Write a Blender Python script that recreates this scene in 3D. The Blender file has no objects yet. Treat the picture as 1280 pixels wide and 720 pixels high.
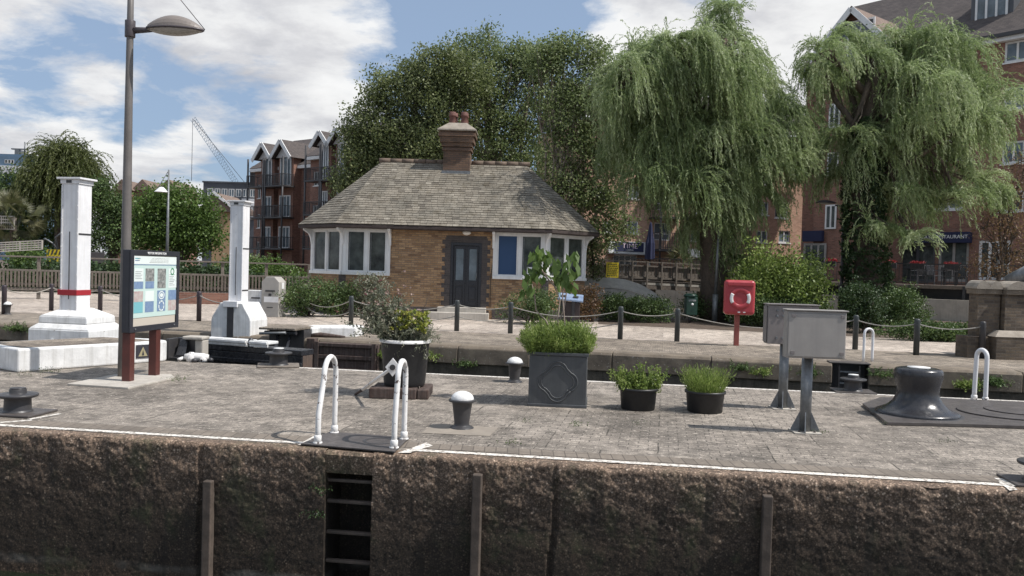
import bpy, bmesh, math, random
import numpy as np
from mathutils import Vector, Matrix, noise as mnoise
random.seed(7)
R = math.radians
sc = bpy.context.scene
COL = sc.collection

# ------------------------------------------------------------------ camera
F = 1050.0
ROLL = math.atan(0.029)
PITCH = math.atan(23.5 / F)
EYE = Vector((0, 0, 1.75))
fwd = Vector((0, math.cos(PITCH), -math.sin(PITCH)))
r0 = Vector((1, 0, 0)); u0 = Vector((0, math.sin(PITCH), math.cos(PITCH)))
rt = r0 * math.cos(ROLL) + u0 * math.sin(ROLL)
up = u0 * math.cos(ROLL) - r0 * math.sin(ROLL)
cd = bpy.data.cameras.new("camera"); cam = bpy.data.objects.new("camera", cd); COL.objects.link(cam)
cam.matrix_world = Matrix(((rt.x, up.x, -fwd.x, EYE.x), (rt.y, up.y, -fwd.y, EYE.y), (rt.z, up.z, -fwd.z, EYE.z), (0, 0, 0, 1)))
cd.sensor_width = 36; cd.lens = 36 * F / 1280; cd.clip_end = 5000; cd.clip_start = .05
sc.camera = cam

def ray(px, py): return rt * ((px - 640) / F) + up * (-(py - 360) / F) + fwd
def P(px, py, z=0.0):            # survey: where the line of sight meets height z
    d = ray(px, py); return EYE + d * ((z - EYE.z) / d.z)
def Pd(px, py, D):               # ... or distance D
    d = ray(px, py); return EYE + d * (D / d.y)
def G(px, py, z=0.0):
    p = P(px, py, z); return (p.x, p.y)

# ------------------------------------------------------------------ materials
def nd(m, t, **k):
    n = m.node_tree.nodes.new(t)
    for a, v in k.items():
        if a.startswith('i_'):
            n.inputs[a[2:].replace('_', ' ')].default_value = v
        else: setattr(n, a, v)
    return n
def lk(m, a, b): m.node_tree.links.new(a, b)
def c4(c): return (c[0], c[1], c[2], 1)
def newmat(name):
    m = bpy.data.materials.new(name); m.use_nodes = True
    b = m.node_tree.nodes['Principled BSDF']
    return m, b
def ramp(m, fac, stops, interp='LINEAR'):
    r = nd(m, 'ShaderNodeValToRGB'); r.color_ramp.interpolation = interp
    els = r.color_ramp.elements
    while len(els) > len(stops): els.remove(els[-1])
    while len(els) < len(stops): els.new(.5)
    for e, (p, c) in zip(els, stops):
        e.position = p; e.color = c4(c) if len(c) == 3 else c
    lk(m, fac, r.inputs[0]); return r.outputs[0]
def mixc(m, fac, a, b, blend='MIX'):
    x = nd(m, 'ShaderNodeMix', data_type='RGBA', blend_type=blend)
    for s, v in ((0, fac), (6, a), (7, b)):
        if isinstance(v, (int, float)): x.inputs[s].default_value = v
        elif isinstance(v, tuple): x.inputs[s].default_value = c4(v)
        else: lk(m, v, x.inputs[s])
    return x.outputs[2]
def nz(m, vec, scale, detail=5, rough=.6, dist=0):
    n = nd(m, 'ShaderNodeTexNoise', i_Scale=scale, i_Detail=detail, i_Roughness=rough, i_Distortion=dist)
    if vec is not None: lk(m, vec, n.inputs['Vector'])
    return n.outputs['Fac']
def bump(m, b, h, strength=.4, dist=.01, prev=None):
    n = nd(m, 'ShaderNodeBump', i_Strength=strength, i_Distance=dist)
    lk(m, h, n.inputs['Height'])
    if prev is not None: lk(m, prev, n.inputs['Normal'])
    lk(m, n.outputs[0], b.inputs['Normal']); return n.outputs[0]
W3 = (1, 1, 1); B3 = (0, 0, 0)
def pm(name, c1, c2=None, rough=.6, metal=0, scale=6, bscale=60, bst=.2, bd=.004, chips=None, speck=None, streak=None, coord='Object'):
    """painted / weathered surface: two-tone mottling, optional chips, specks and vertical streaks"""
    m, b = newmat(name)
    if c2 is None: c2 = tuple(min(1, x * .78) for x in c1)
    tc = nd(m, 'ShaderNodeTexCoord').outputs[coord]
    col = ramp(m, nz(m, tc, scale, 7, .65), [(.32, c2), (.66, c1)])
    if streak:
        mp = nd(m, 'ShaderNodeMapping'); mp.inputs['Scale'].default_value = (14, 14, .8); lk(m, tc, mp.inputs[0])
        f = ramp(m, nz(m, mp.outputs[0], 1.2, 6, .6), [(.45, B3), (.75, (streak[1],) * 3)])
        col = mixc(m, f, col, streak[0])
    if speck:
        f = ramp(m, nz(m, tc, speck[1], 3, .5), [(speck[2], B3), (speck[2] + .05, (.8,) * 3)])
        col = mixc(m, f, col, speck[0])
    if chips:
        f = ramp(m, nz(m, tc, chips[1], 5, .6), [(chips[2], B3), (chips[2] + .03, W3)])
        col = mixc(m, f, col, chips[0])
    lk(m, col, b.inputs['Base Color'])
    rr = ramp(m, nz(m, tc, scale * 3, 4), [(.3, (max(0, rough - .12),) * 3), (.7, (min(1, rough + .12),) * 3)])
    lk(m, rr, b.inputs['Roughness'])
    b.inputs['Metallic'].default_value = metal
    bump(m, b, nz(m, tc, bscale, 5, .6), bst, bd)
    return m
def brickmat(name, cols, mortar, bw=.225, bh=.075, ms=.009, dark=None, rot=0, coord='UV', bst=.5, off=.5, stain=(.3, .5), bd=.008):
    m, b = newmat(name)
    tc = nd(m, 'ShaderNodeTexCoord').outputs[coord]
    mp = nd(m, 'ShaderNodeMapping'); mp.inputs['Rotation'].default_value = (0, 0, rot); lk(m, tc, mp.inputs[0]); v = mp.outputs[0]
    br = nd(m, 'ShaderNodeTexBrick', offset=off, i_Scale=1.0, i_Mortar_Size=ms, i_Mortar_Smooth=.3, i_Bias=0.0, i_Brick_Width=bw, i_Row_Height=bh)
    br.inputs['Color1'].default_value = (0, 0, 0, 1); br.inputs['Color2'].default_value = (1, 1, 1, 1); br.inputs['Mortar'].default_value = (.5, .5, .5, 1)
    lk(m, v, br.inputs['Vector'])
    st = [(i / max(1, len(cols) - 1), c) for i, c in enumerate(cols)]
    col = ramp(m, br.outputs['Color'], st)
    fine = nz(m, v, 25, 5, .7)
    col = mixc(m, .35, col, ramp(m, fine, [(.3, (.25,) * 3), (.7, (.9,) * 3)]), 'OVERLAY')
    f = nd(m, 'ShaderNodeMath', operation='MULTIPLY'); lk(m, br.outputs['Fac'], f.inputs[0]); f.inputs[1].default_value = .85
    col = mixc(m, f.outputs[0], col, mortar)
    big = ramp(m, nz(m, v, .9, 6, .65), [(.35, (stain[0],) * 3), (.62, W3)])
    col = mixc(m, stain[1], col, big, 'MULTIPLY')
    if dark:   # damp foot
        sp = nd(m, 'ShaderNodeSeparateXYZ'); lk(m, v, sp.inputs[0])
        f2 = ramp(m, sp.outputs[1], [(dark[1] * .5, (.8,) * 3), (dark[1], B3)]); col = mixc(m, f2, col, dark[0])
    lk(m, col, b.inputs['Base Color']); b.inputs['Roughness'].default_value = .85
    inv = nd(m, 'ShaderNodeMath', operation='SUBTRACT'); inv.inputs[0].default_value = 1; lk(m, br.outputs['Fac'], inv.inputs[1])
    ad = nd(m, 'ShaderNodeMath', operation='ADD'); lk(m, inv.outputs[0], ad.inputs[0]); lk(m, fine, ad.inputs[1])
    bump(m, b, ad.outputs[0], bst, bd)
    return m
def leafmat(name, stops, trans=.35, rough=.5):
    m, b = newmat(name)
    at = nd(m, 'ShaderNodeAttribute', attribute_name='var')
    col = ramp(m, at.outputs['Fac'], stops)
    tc = nd(m, 'ShaderNodeTexCoord').outputs['Object']
    col = mixc(m, .5, col, ramp(m, nz(m, tc, 1.3, 3), [(.35, (.45,) * 3), (.65, W3)]), 'MULTIPLY')
    lk(m, col, b.inputs['Base Color']); b.inputs['Roughness'].default_value = rough
    b.inputs['Specular IOR Level'].default_value = .35
    t = nd(m, 'ShaderNodeBsdfTranslucent'); lk(m, mixc(m, .5, col, (.08, .13, .02), 'ADD'), t.inputs['Color'])
    mx = nd(m, 'ShaderNodeMixShader'); mx.inputs[0].default_value = trans
    lk(m, b.outputs[0], mx.inputs[1]); lk(m, t.outputs[0], mx.inputs[2])
    lk(m, mx.outputs[0], m.node_tree.nodes['Material Output'].inputs[0])
    return m
def flat(name, c, rough=.6, metal=0):
    m, b = newmat(name); b.inputs['Base Color'].default_value = c4(c); b.inputs['Roughness'].default_value = rough; b.inputs['Metallic'].default_value = metal; return m

def paving(name, base, dark, light, slab=(.9, .6), small=(.2, .1), rot=.18, smallmix=.5, joint=.35, speck=.66):
    m, b = newmat(name)
    tc = nd(m, 'ShaderNodeTexCoord').outputs['Object']
    mp = nd(m, 'ShaderNodeMapping'); mp.inputs['Rotation'].default_value = (0, 0, rot); lk(m, tc, mp.inputs[0]); v = mp.outputs[0]
    big = nz(m, v, .55, 8, .68, .4); mid = nz(m, v, 4, 8, .72); fine = nz(m, v, 60, 4, .7)
    col = ramp(m, big, [(.3, dark), (.5, base), (.72, light)])
    col = mixc(m, .75, col, ramp(m, mid, [(.28, (.05,) * 3), (.5, (.5,) * 3), (.72, (.95,) * 3)]), 'OVERLAY')
    col = mixc(m, .6, col, ramp(m, fine, [(.3, (.0,) * 3), (.7, (1,) * 3)]), 'OVERLAY')
    def bricks(bw, bh, ms):
        br = nd(m, 'ShaderNodeTexBrick', i_Scale=1.0, i_Mortar_Size=ms, i_Mortar_Smooth=.2, i_Brick_Width=bw, i_Row_Height=bh)
        br.inputs['Color1'].default_value = (.25, .25, .25, 1); br.inputs['Color2'].default_value = (.8, .8, .8, 1); br.inputs['Mortar'].default_value = (.5, .5, .5, 1)
        wv = nd(m, 'ShaderNodeVectorMath', operation='ADD'); lk(m, v, wv.inputs[0])
        sn = nd(m, 'ShaderNodeTexNoise', i_Scale=3.0); lk(m, v, sn.inputs[0]); s2 = nd(m, 'ShaderNodeVectorMath', operation='SCALE', i_Scale=.03); lk(m, sn.outputs['Color'], s2.inputs[0]); lk(m, s2.outputs[0], wv.inputs[1])
        lk(m, wv.outputs[0], br.inputs['Vector']); return br
    b1 = bricks(slab[0], slab[1], .009); b2 = bricks(small[0], small[1], .006)
    area = ramp(m, nz(m, v, .7, 3, .5), [(.38, B3), (.44, (smallmix,) * 3)])
    col = mixc(m, .3, col, b1.outputs['Color'], 'OVERLAY')
    c2 = mixc(m, .22, col, b2.outputs['Color'], 'OVERLAY')
    jf = nd(m, 'ShaderNodeMath', operation='MULTIPLY'); lk(m, b2.outputs['Fac'], jf.inputs[0]); jf.inputs[1].default_value = .75
    c2 = mixc(m, jf.outputs[0], c2, (.035, .03, .025))
    col = mixc(m, area, col, c2)
    jf = nd(m, 'ShaderNodeMath', operation='MULTIPLY'); lk(m, b1.outputs['Fac'], jf.inputs[0]); jf.inputs[1].default_value = joint * 1.7
    jn = nd(m, 'ShaderNodeMath', operation='MULTIPLY'); lk(m, jf.outputs[0], jn.inputs[0]); lk(m, ramp(m, nz(m, v, 2.2, 3), [(.4, (.1,) * 3), (.6, W3)]), jn.inputs[1])
    col = mixc(m, jn.outputs[0], col, (.03, .026, .02))
    if speck:
        f = ramp(m, nz(m, v, 17, 4, .6), [(speck, B3), (speck + .04, (.6,) * 3)]); col = mixc(m, f, col, tuple(min(1, x * 2.0) for x in light))
        f = ramp(m, nz(m, v, 9, 4, .6), [(speck, B3), (speck + .05, (.5,) * 3)]); col = mixc(m, f, col, tuple(x * .4 for x in dark))
    lk(m, col, b.inputs['Base Color']); b.inputs['Roughness'].default_value = .88
    n1 = bump(m, b, fine, .5, .006)
    n2 = bump(m, b, mid, .5, .02, n1)
    inv = nd(m, 'ShaderNodeMath', operation='SUBTRACT'); inv.inputs[0].default_value = 1; lk(m, b1.outputs['Fac'], inv.inputs[1])
    bump(m, b, inv.outputs[0], .5, .008, n2)
    return m

M = {}
M['quay'] = paving('quay paving', (.218, .190, .160), (.125, .108, .09), (.285, .25, .213), slab=(1.1, .75), joint=.5, speck=.60, smallmix=.95)
M['setts'] = paving('sett paving', (.215, .18, .142), (.14, .115, .092), (.27, .23, .185), slab=(.6, .45), small=(.11, .11), smallmix=.8)
M['pink'] = paving('resin paving', (.38, .325, .275), (.30, .255, .215), (.43, .37, .315), slab=(1.8, 1.8), small=(.6, .6), smallmix=.3, joint=.25, speck=.7)
M['header'] = brickmat('edge course', [(.16, .135, .11), (.22, .185, .15), (.19, .16, .13)], (.095, .08, .066), .11, .5, .006, coord='UV', off=0, stain=(.5, .5))
M['soil'] = pm('soil', (.13, .095, .07), (.06, .045, .035), .95, scale=3, bscale=30, bst=.8, bd=.03)
M['white'] = pm('white masonry paint', (.80, .80, .79), (.62, .62, .61), .65, scale=5, bscale=30, bst=.5, bd=.006, streak=((.42, .41, .38), .55), chips=((.3, .28, .25), 9, .70))
M['whitem'] = pm('white painted steel', (.82, .82, .83), (.70, .70, .71), .45, scale=3, bscale=20, bst=.1, streak=((.5, .47, .43), .4), chips=((.22, .17, .14), 16, .72))
M['chipw'] = pm('chipped white paint', (.80, .79, .77), (.68, .66, .64), .5, scale=8, bscale=50, bst=.3, chips=((.10, .07, .06), 15, .60))
M['whitet'] = pm('white joinery paint', (.78, .78, .77), (.68, .68, .67), .5, scale=4, bst=.1, streak=((.45, .44, .41), .3))
M['linew'] = None
M['black'] = pm('black bituminous paint', (.034, .034, .038), (.055, .052, .052), .42, scale=5, bscale=25, bst=.3, chips=((.11, .09, .08), 20, .70))
M['blackg'] = pm('black gloss paint', (.022, .023, .028), (.04, .04, .043), .28, scale=5, bscale=14, bst=.25, bd=.006, chips=((.09, .07, .06), 14, .71))
M['darksteel'] = pm('worn dark steel plate', (.10, .088, .082), (.055, .048, .046), .5, scale=6, bscale=70, bst=.5, chips=((.2, .17, .15), 25, .68))
M['frame'] = pm('charcoal powder coat', (.025, .027, .036), (.035, .036, .044), .4, bst=.05)
M['lamp'] = pm('grey brown column paint', (.17, .155, .145), (.13, .118, .11), .45, scale=4, bst=.1, streak=((.07, .06, .055), .5))
M['lampd'] = pm('dark column paint', (.085, .07, .075), (.06, .05, .055), .45, bst=.1)
M['galv'] = pm('galvanised steel', (.24, .25, .26), (.14, .15, .155), .5, .5, scale=9, bscale=40, bst=.2, streak=((.10, .10, .10), .4))
M['boxgrey'] = pm('brushed stainless cabinet', (.36, .335, .31), (.30, .28, .26), .55, .15, scale=3, bscale=90, bst=.05, streak=((.23, .22, .21), .3))
M['boxgreyd'] = pm('dull stainless cabinet', (.25, .225, .215), (.19, .17, .165), .5, .25, scale=3, bst=.05)
M['maroon'] = pm('maroon post paint', (.10, .028, .022), (.07, .022, .018), .45, bst=.1)
M['red'] = pm('red plastic', (.40, .045, .055), (.33, .04, .05), .35, scale=2, bst=.05)
M['redpost'] = pm('faded red post', (.28, .075, .06), (.22, .06, .048), .5, bst=.2)
M['redstrap'] = flat('red strap', (.35, .02, .03), .6)
M['timber'] = pm('weathered timber', (.20, .165, .135), (.11, .09, .075), .85, scale=12, bscale=50, bst=.5)
M['timberg'] = pm('grey weathered timber', (.215, .185, .155), (.13, .11, .092), .85, scale=10, bscale=50, bst=.5)
M['timberl'] = pm('silvered bridge timber', (.36, .33, .29), (.24, .215, .185), .85, scale=10, bscale=50, bst=.4)
M['timberr'] = pm('old red timber', (.085, .052, .042), (.035, .025, .022), .85, scale=14, bscale=60, bst=.7, streak=((.2, .17, .15), .5))
M['fender'] = pm('wet grey timber', (.13, .10, .08), (.065, .05, .04), .8, scale=7, bscale=40, bst=.6, streak=((.05, .045, .04), .6))
M['brownsteel'] = pm('rusty sheet piling', (.11, .072, .055), (.06, .045, .038), .8, scale=7, bscale=40, bst=.6, streak=((.17, .13, .10), .6))
M['potplastic'] = pm('black plastic pot', (.012, .012, .013), (.022, .022, .023), .5, scale=6, bst=.1)
M['potgrey'] = pm('lead grey planter', (.075, .08, .084), (.052, .056, .06), .5, scale=4, bscale=40, bst=.15, streak=((.11, .11, .108), .35))
M['rope'] = pm('pale chain', (.42, .40, .36), (.25, .23, .2), .8, scale=30, bst=.4)
M['postg'] = pm('green black post', (.035, .043, .045), (.05, .055, .055), .45, bst=.1)
M['postp'] = pm('plum black post', (.035, .026, .034), (.05, .04, .046), .45, bst=.1)
M['brickY'] = brickmat('yellow stock brick', [(.17, .095, .055), (.35, .215, .11), (.48, .31, .165), (.26, .15, .08), (.42, .275, .155), (.31, .195, .11)], (.20, .165, .13), stain=(.42, .6))
M['brickD'] = brickmat('blue engineering brick', [(.05, .045, .045), (.09, .075, .07), (.065, .055, .055)], (.10, .09, .08), stain=(.5, .4))
M['brickR'] = brickmat('red brick', [(.21, .095, .068), (.28, .135, .095), (.17, .08, .058), (.31, .155, .11)], (.26, .2, .16), stain=(.6, .4))
M['brickS'] = brickmat('salmon brick', [(.40, .22, .145), (.50, .30, .205), (.34, .185, .12)], (.46, .37, .30), stain=(.6, .4))
M['brickP'] = brickmat('sooty stock brick', [(.12, .09, .065), (.19, .145, .10), (.15, .115, .085), (.09, .07, .055)], (.15, .13, .11), stain=(.3, .8))
M['brickC'] = brickmat('chimney brick', [(.10, .065, .045), (.20, .12, .075), (.14, .085, .06)], (.09, .08, .07), stain=(.4, .6))
M['tileD'] = brickmat('dark roof tiles', [(.060, .05, .048), (.10, .082, .075), (.08, .066, .062)], (.03, .027, .025), .3, .16, .012, stain=(.6, .4))
M['tileL'] = brickmat('brown roof tiles', [(.17, .12, .095), (.22, .16, .125)], (.08, .06, .05), .3, .16, .012, stain=(.6, .4))
M['stone'] = pm('weathered stone', (.34, .30, .25), (.22, .19, .155), .85, scale=5, bscale=30, bst=.6, bd=.01, chips=((.12, .1, .085), 7, .68))
M['stoned'] = pm('dark coping stone', (.215, .175, .13), (.105, .085, .065), .85, scale=3, bscale=30, bst=.6, bd=.01, speck=((.3, .27, .23), 22, .64))
M['conc'] = pm('pale concrete', (.50, .465, .41), (.37, .34, .30), .85, scale=3, bscale=30, bst=.3, streak=((.2, .18, .16), .4))
M['glass'] = pm('window glass with painted reflections', (.012, .015, .015), (.10, .115, .105), .06, scale=1.6, bst=0); M['glass'].node_tree.nodes['Principled BSDF'].inputs['Specular IOR Level'].default_value = .3  # pale mottling paints soft reflections into the pane colour
M['glassb'] = pm('glass with painted sky light', (.16, .20, .23), (.07, .09, .10), .08, scale=1.5, bst=0)  # brighter pane copy, sky reflection painted into its colour
M['door'] = pm('navy black door paint', (.018, .020, .026), (.024, .026, .032), .35, bst=.1)
M['blue'] = flat('blue blind', (.025, .065, .15), .7)
M['navy'] = flat('navy cloth', (.015, .02, .06), .8)
M['clay'] = pm('red clay', (.16, .07, .055), (.10, .048, .04), .8, bst=.3)
M['brownroof'] = pm('dark soffit', (.035, .025, .022), (.06, .045, .04), .8, scale=10, bst=.4)
M['yellow'] = flat('yellow sign', (.75, .58, .03), .5)
M['txt'] = flat('dark print', (.03, .03, .04), .6)
M['txtw'] = flat('white print', (.75, .75, .75), .6)
M['bark'] = pm('dark bark', (.12, .092, .07), (.06, .046, .036), .9, scale=9, bscale=25, bst=.9, bd=.03)
M['barkp'] = pm('pale bark', (.40, .33, .28), (.26, .20, .165), .9, scale=9, bscale=25, bst=.6, bd=.01)
M['binG'] = pm('green litter bin', (.018, .06, .04), (.014, .045, .03), .4, bst=.05)
M['cladG'] = pm('grey cladding', (.085, .09, .10), (.065, .07, .08), .5, scale=.4, bst=.05)
M['cladB'] = pm('blue cladding', (.12, .19, .27), (.10, .16, .23), .5, scale=.3, bst=.05)
M['render'] = pm('white render', (.7, .7, .7), (.6, .6, .6), .7, scale=.5, bst=.05)
M['tan'] = pm('tan render', (.42, .28, .16), (.36, .24, .14), .8, scale=.5, bst=.05)
M['leafW'] = leafmat('willow leaf', [(0, (0.126, 0.176, 0.073)), (.5, (0.313, 0.388, 0.179)), (1, (0.624, 0.682, 0.443))], .45)
M['leafD'] = leafmat('dark leaf', [(0, (0.090, 0.112, 0.050)), (.6, (0.206, 0.239, 0.102)), (1, (0.412, 0.437, 0.222))], .35)
M['leafB'] = leafmat('birch leaf', [(0, (0.110, 0.145, 0.062)), (.6, (0.221, 0.269, 0.117)), (1, (0.400, 0.442, 0.235))], .38)
M['leafG'] = leafmat('garden leaf', [(0, (.055, .095, .025)), (.6, (.125, .20, .05)), (1, (.23, .33, .10))], .35)
M['leafI'] = leafmat('ivy leaf', [(0, (0.024, 0.046, 0.019)), (.6, (0.047, 0.084, 0.030)), (1, (0.095, 0.135, 0.054))], .15)
M['leafH'] = leafmat('hedge leaf', [(0, (0.044, 0.075, 0.027)), (.6, (0.100, 0.156, 0.050)), (1, (0.188, 0.250, 0.094))], .2)
M['leafL'] = leafmat('lavender leaf', [(0, (0.115, 0.172, 0.040)), (.6, (0.253, 0.333, 0.086)), (1, (0.483, 0.540, 0.207))], .35)
M['leafS'] = leafmat('silver leaf', [(0, (0.115, 0.127, 0.086)), (.6, (0.218, 0.230, 0.161)), (1, (0.391, 0.356, 0.287))], .2)
M['leafY'] = leafmat('yellow flower', [(0, (.12, .17, .03)), (.5, (.3, .33, .06)), (1, (.60, .55, .12))], .3)
M['leafR'] = leafmat('rusty leaf', [(0, (.10, .05, .028)), (.6, (.20, .11, .06)), (1, (.32, .22, .13))], .3)
M['leafP'] = leafmat('pink flower', [(0, (.35, .12, .15)), (1, (.6, .28, .28))], .3)
M['palm'] = leafmat('palm leaf', [(0, (.05, .055, .025)), (.6, (.095, .10, .045)), (1, (.22, .20, .11))], .2)

# irregular road-paint line
m, b = newmat('worn white line'); tc = nd(m, 'ShaderNodeTexCoord').outputs['Object']
f = ramp(m, nz(m, tc, 22, 6, .7), [(.42, B3), (.50, W3)])
f2 = ramp(m, nz(m, tc, 90, 3, .6), [(.30, B3), (.40, W3)])
col = mixc(m, f, (.24, .21, .18), (.70, .66, .60)); col = mixc(m, f2, (.28, .25, .22), col)
lk(m, col, b.inputs['Base Color']); b.inputs['Roughness'].default_value = .8; bump(m, b, nz(m, tc, 60), .5, .005); M['linew'] = m

# rough aggregate lock wall: lighter worn top, dark damp foot, moss
def wallmat(name, k=1.0, slime=True):
    m, b = newmat(name); tc = nd(m, 'ShaderNodeTexCoord').outputs['Object']
    v = nd(m, 'ShaderNodeTexVoronoi', i_Scale=62.0, i_Randomness=1.0); lk(m, tc, v.inputs['Vector'])
    peb = ramp(m, v.outputs['Color'], [(0, (.075, .058, .046)), (.45, (.15, .120, .097)), (.78, (.215, .175, .145)), (.9, (.38, .33, .285)), (1, (.58, .52, .46))])
    gap = ramp(m, v.outputs['Distance'], [(.25, W3), (.65, (.3,) * 3)])  # crease shade between pebbles painted into the colour
    col = mixc(m, .75, peb, gap, 'MULTIPLY')
    col = mixc(m, .45, col, ramp(m, nz(m, tc, 12, 7, .7), [(.3, (.2,) * 3), (.7, (.85,) * 3)]), 'OVERLAY')
    sp = nd(m, 'ShaderNodeSeparateXYZ'); lk(m, tc, sp.inputs[0])
    wob = nd(m, 'ShaderNodeMath', operation='MULTIPLY_ADD'); lk(m, nz(m, tc, 1.6, 5, .6), wob.inputs[0]); wob.inputs[1].default_value = .7; lk(m, sp.outputs[2], wob.inputs[2])
    mr = nd(m, 'ShaderNodeMapRange'); mr.inputs[1].default_value = -1.3; mr.inputs[2].default_value = .35; lk(m, wob.outputs[0], mr.inputs[0])
    g = ramp(m, mr.outputs[0], [(.0, (.42, .38, .33)), (.18, (.44, .39, .33)), (.28, (.23, .215, .19)), (.5, (.26, .245, .215)), (.72, (.50, .465, .42)), (.92, (1.2, 1.12, 1.03))])
    col = mixc(m, 1.0, col, g, 'MULTIPLY')
    col = mixc(m, .8, col, ramp(m, nz(m, tc, 2.3, 8, .7), [(.3, (.6, .58, .56)), (.5, (1, .98, .95)), (.68, (1.35, 1.3, 1.22))]), 'MULTIPLY')
    col = mixc(m, 1, col, (1.32, 1.25, 1.2), 'MULTIPLY')
    if slime:
        lz = nd(m, 'ShaderNodeMath', operation='MULTIPLY_ADD'); lk(m, nz(m, tc, 3.0, 4, .6), lz.inputs[0]); lz.inputs[1].default_value = .10; lk(m, sp.outputs[2], lz.inputs[2])
        for z0, wd, cc in ((-.56, .012, (.02, .017, .014)), (-1.02, .01, (.02, .017, .014)), (-1.20, .06, (.16, .15, .13))):
            d1 = nd(m, 'ShaderNodeMath', operation='SUBTRACT'); lk(m, lz.outputs[0], d1.inputs[0]); d1.inputs[1].default_value = z0; d2 = nd(m, 'ShaderNodeMath', operation='ABSOLUTE'); lk(m, d1.outputs[0], d2.inputs[0])
            d3 = nd(m, 'ShaderNodeMapRange'); d3.inputs[1].default_value = wd; d3.inputs[2].default_value = wd * .3; lk(m, d2.outputs[0], d3.inputs[0])
            d4 = nd(m, 'ShaderNodeMath', operation='MULTIPLY'); lk(m, d3.outputs[0], d4.inputs[0]); lk(m, ramp(m, nz(m, tc, 1.8, 3), [(.42, B3), (.6, (.65,) * 3)]), d4.inputs[1]); col = mixc(m, d4.outputs[0], col, cc)
        f = ramp(m, nz(m, tc, 1.4, 7, .7), [(.55, B3), (.66, (.5,) * 3)]); col = mixc(m, f, col, (.055, .068, .028))
        mpp = nd(m, 'ShaderNodeMapping'); mpp.inputs['Scale'].default_value = (1.2, 1.2, .7); lk(m, tc, mpp.inputs[0])
        f = ramp(m, nz(m, mpp.outputs[0], 2.6, 6, .65), [(.56, B3), (.70, (.55,) * 3)]); col = mixc(m, f, col, (.03, .038, .016))
        mpp = nd(m, 'ShaderNodeMapping'); mpp.inputs['Scale'].default_value = (7, 7, .5); lk(m, tc, mpp.inputs[0])
        f = ramp(m, nz(m, mpp.outputs[0], 1.5, 5, .6), [(.52, B3), (.72, (.7,) * 3)]); col = mixc(m, f, col, (.022, .018, .014))
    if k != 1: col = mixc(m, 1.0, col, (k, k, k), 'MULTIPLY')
    lk(m, col, b.inputs['Base Color']); b.inputs['Roughness'].default_value = .8
    n1 = bump(m, b, v.outputs['Distance'], -.65, .015); bump(m, b, nz(m, tc, 34, 6, .7), .45, .014, n1)
    return m
M['lockwall'] = wallmat('pebbly lock wall concrete')
M['farwall'] = pm('mossy stone lock wall', (.13, .11, .085), (.05, .045, .035), .85, scale=3, bscale=25, bst=.8, bd=.02, streak=((.035, .035, .025), .7))
m, b = newmat('dark lock water'); b.inputs['Base Color'].default_value = (.012, .016, .010, 1); b.inputs['Roughness'].default_value = .06
tc = nd(m, 'ShaderNodeTexCoord').outputs['Object']; bump(m, b, nz(m, tc, 2.5, 4), .15, .05); M['water'] = m

# slates: colour by per-slate attribute plus lichen
m, b = newmat('mossy slates'); at = nd(m, 'ShaderNodeAttribute', attribute_name='var'); tc = nd(m, 'ShaderNodeTexCoord').outputs['Object']
col = ramp(m, at.outputs['Fac'], [(0, (.095, .084, .070)), (.4, (.165, .150, .126)), (.75, (.20, .184, .156)), (1, (.26, .242, .208))])
col = mixc(m, .55, col, ramp(m, nz(m, tc, 1.1, 6, .7), [(.3, (.2, .2, .17)), (.7, (.85, .8, .72))]), 'OVERLAY')
col = mixc(m, .6, col, ramp(m, nz(m, tc, 22, 5, .7), [(.3, (.2,) * 3), (.7, (.8,) * 3)]), 'OVERLAY')
f = ramp(m, nz(m, tc, 3.2, 7, .72), [(.52, B3), (.64, (.6,) * 3)]); col = mixc(m, f, col, (.085, .068, .04))
lk(m, col, b.inputs['Base Color']); b.inputs['Roughness'].default_value = .75; bump(m, b, nz(m, tc, 30, 5, .7), .5, .008); M['slate'] = m

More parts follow.
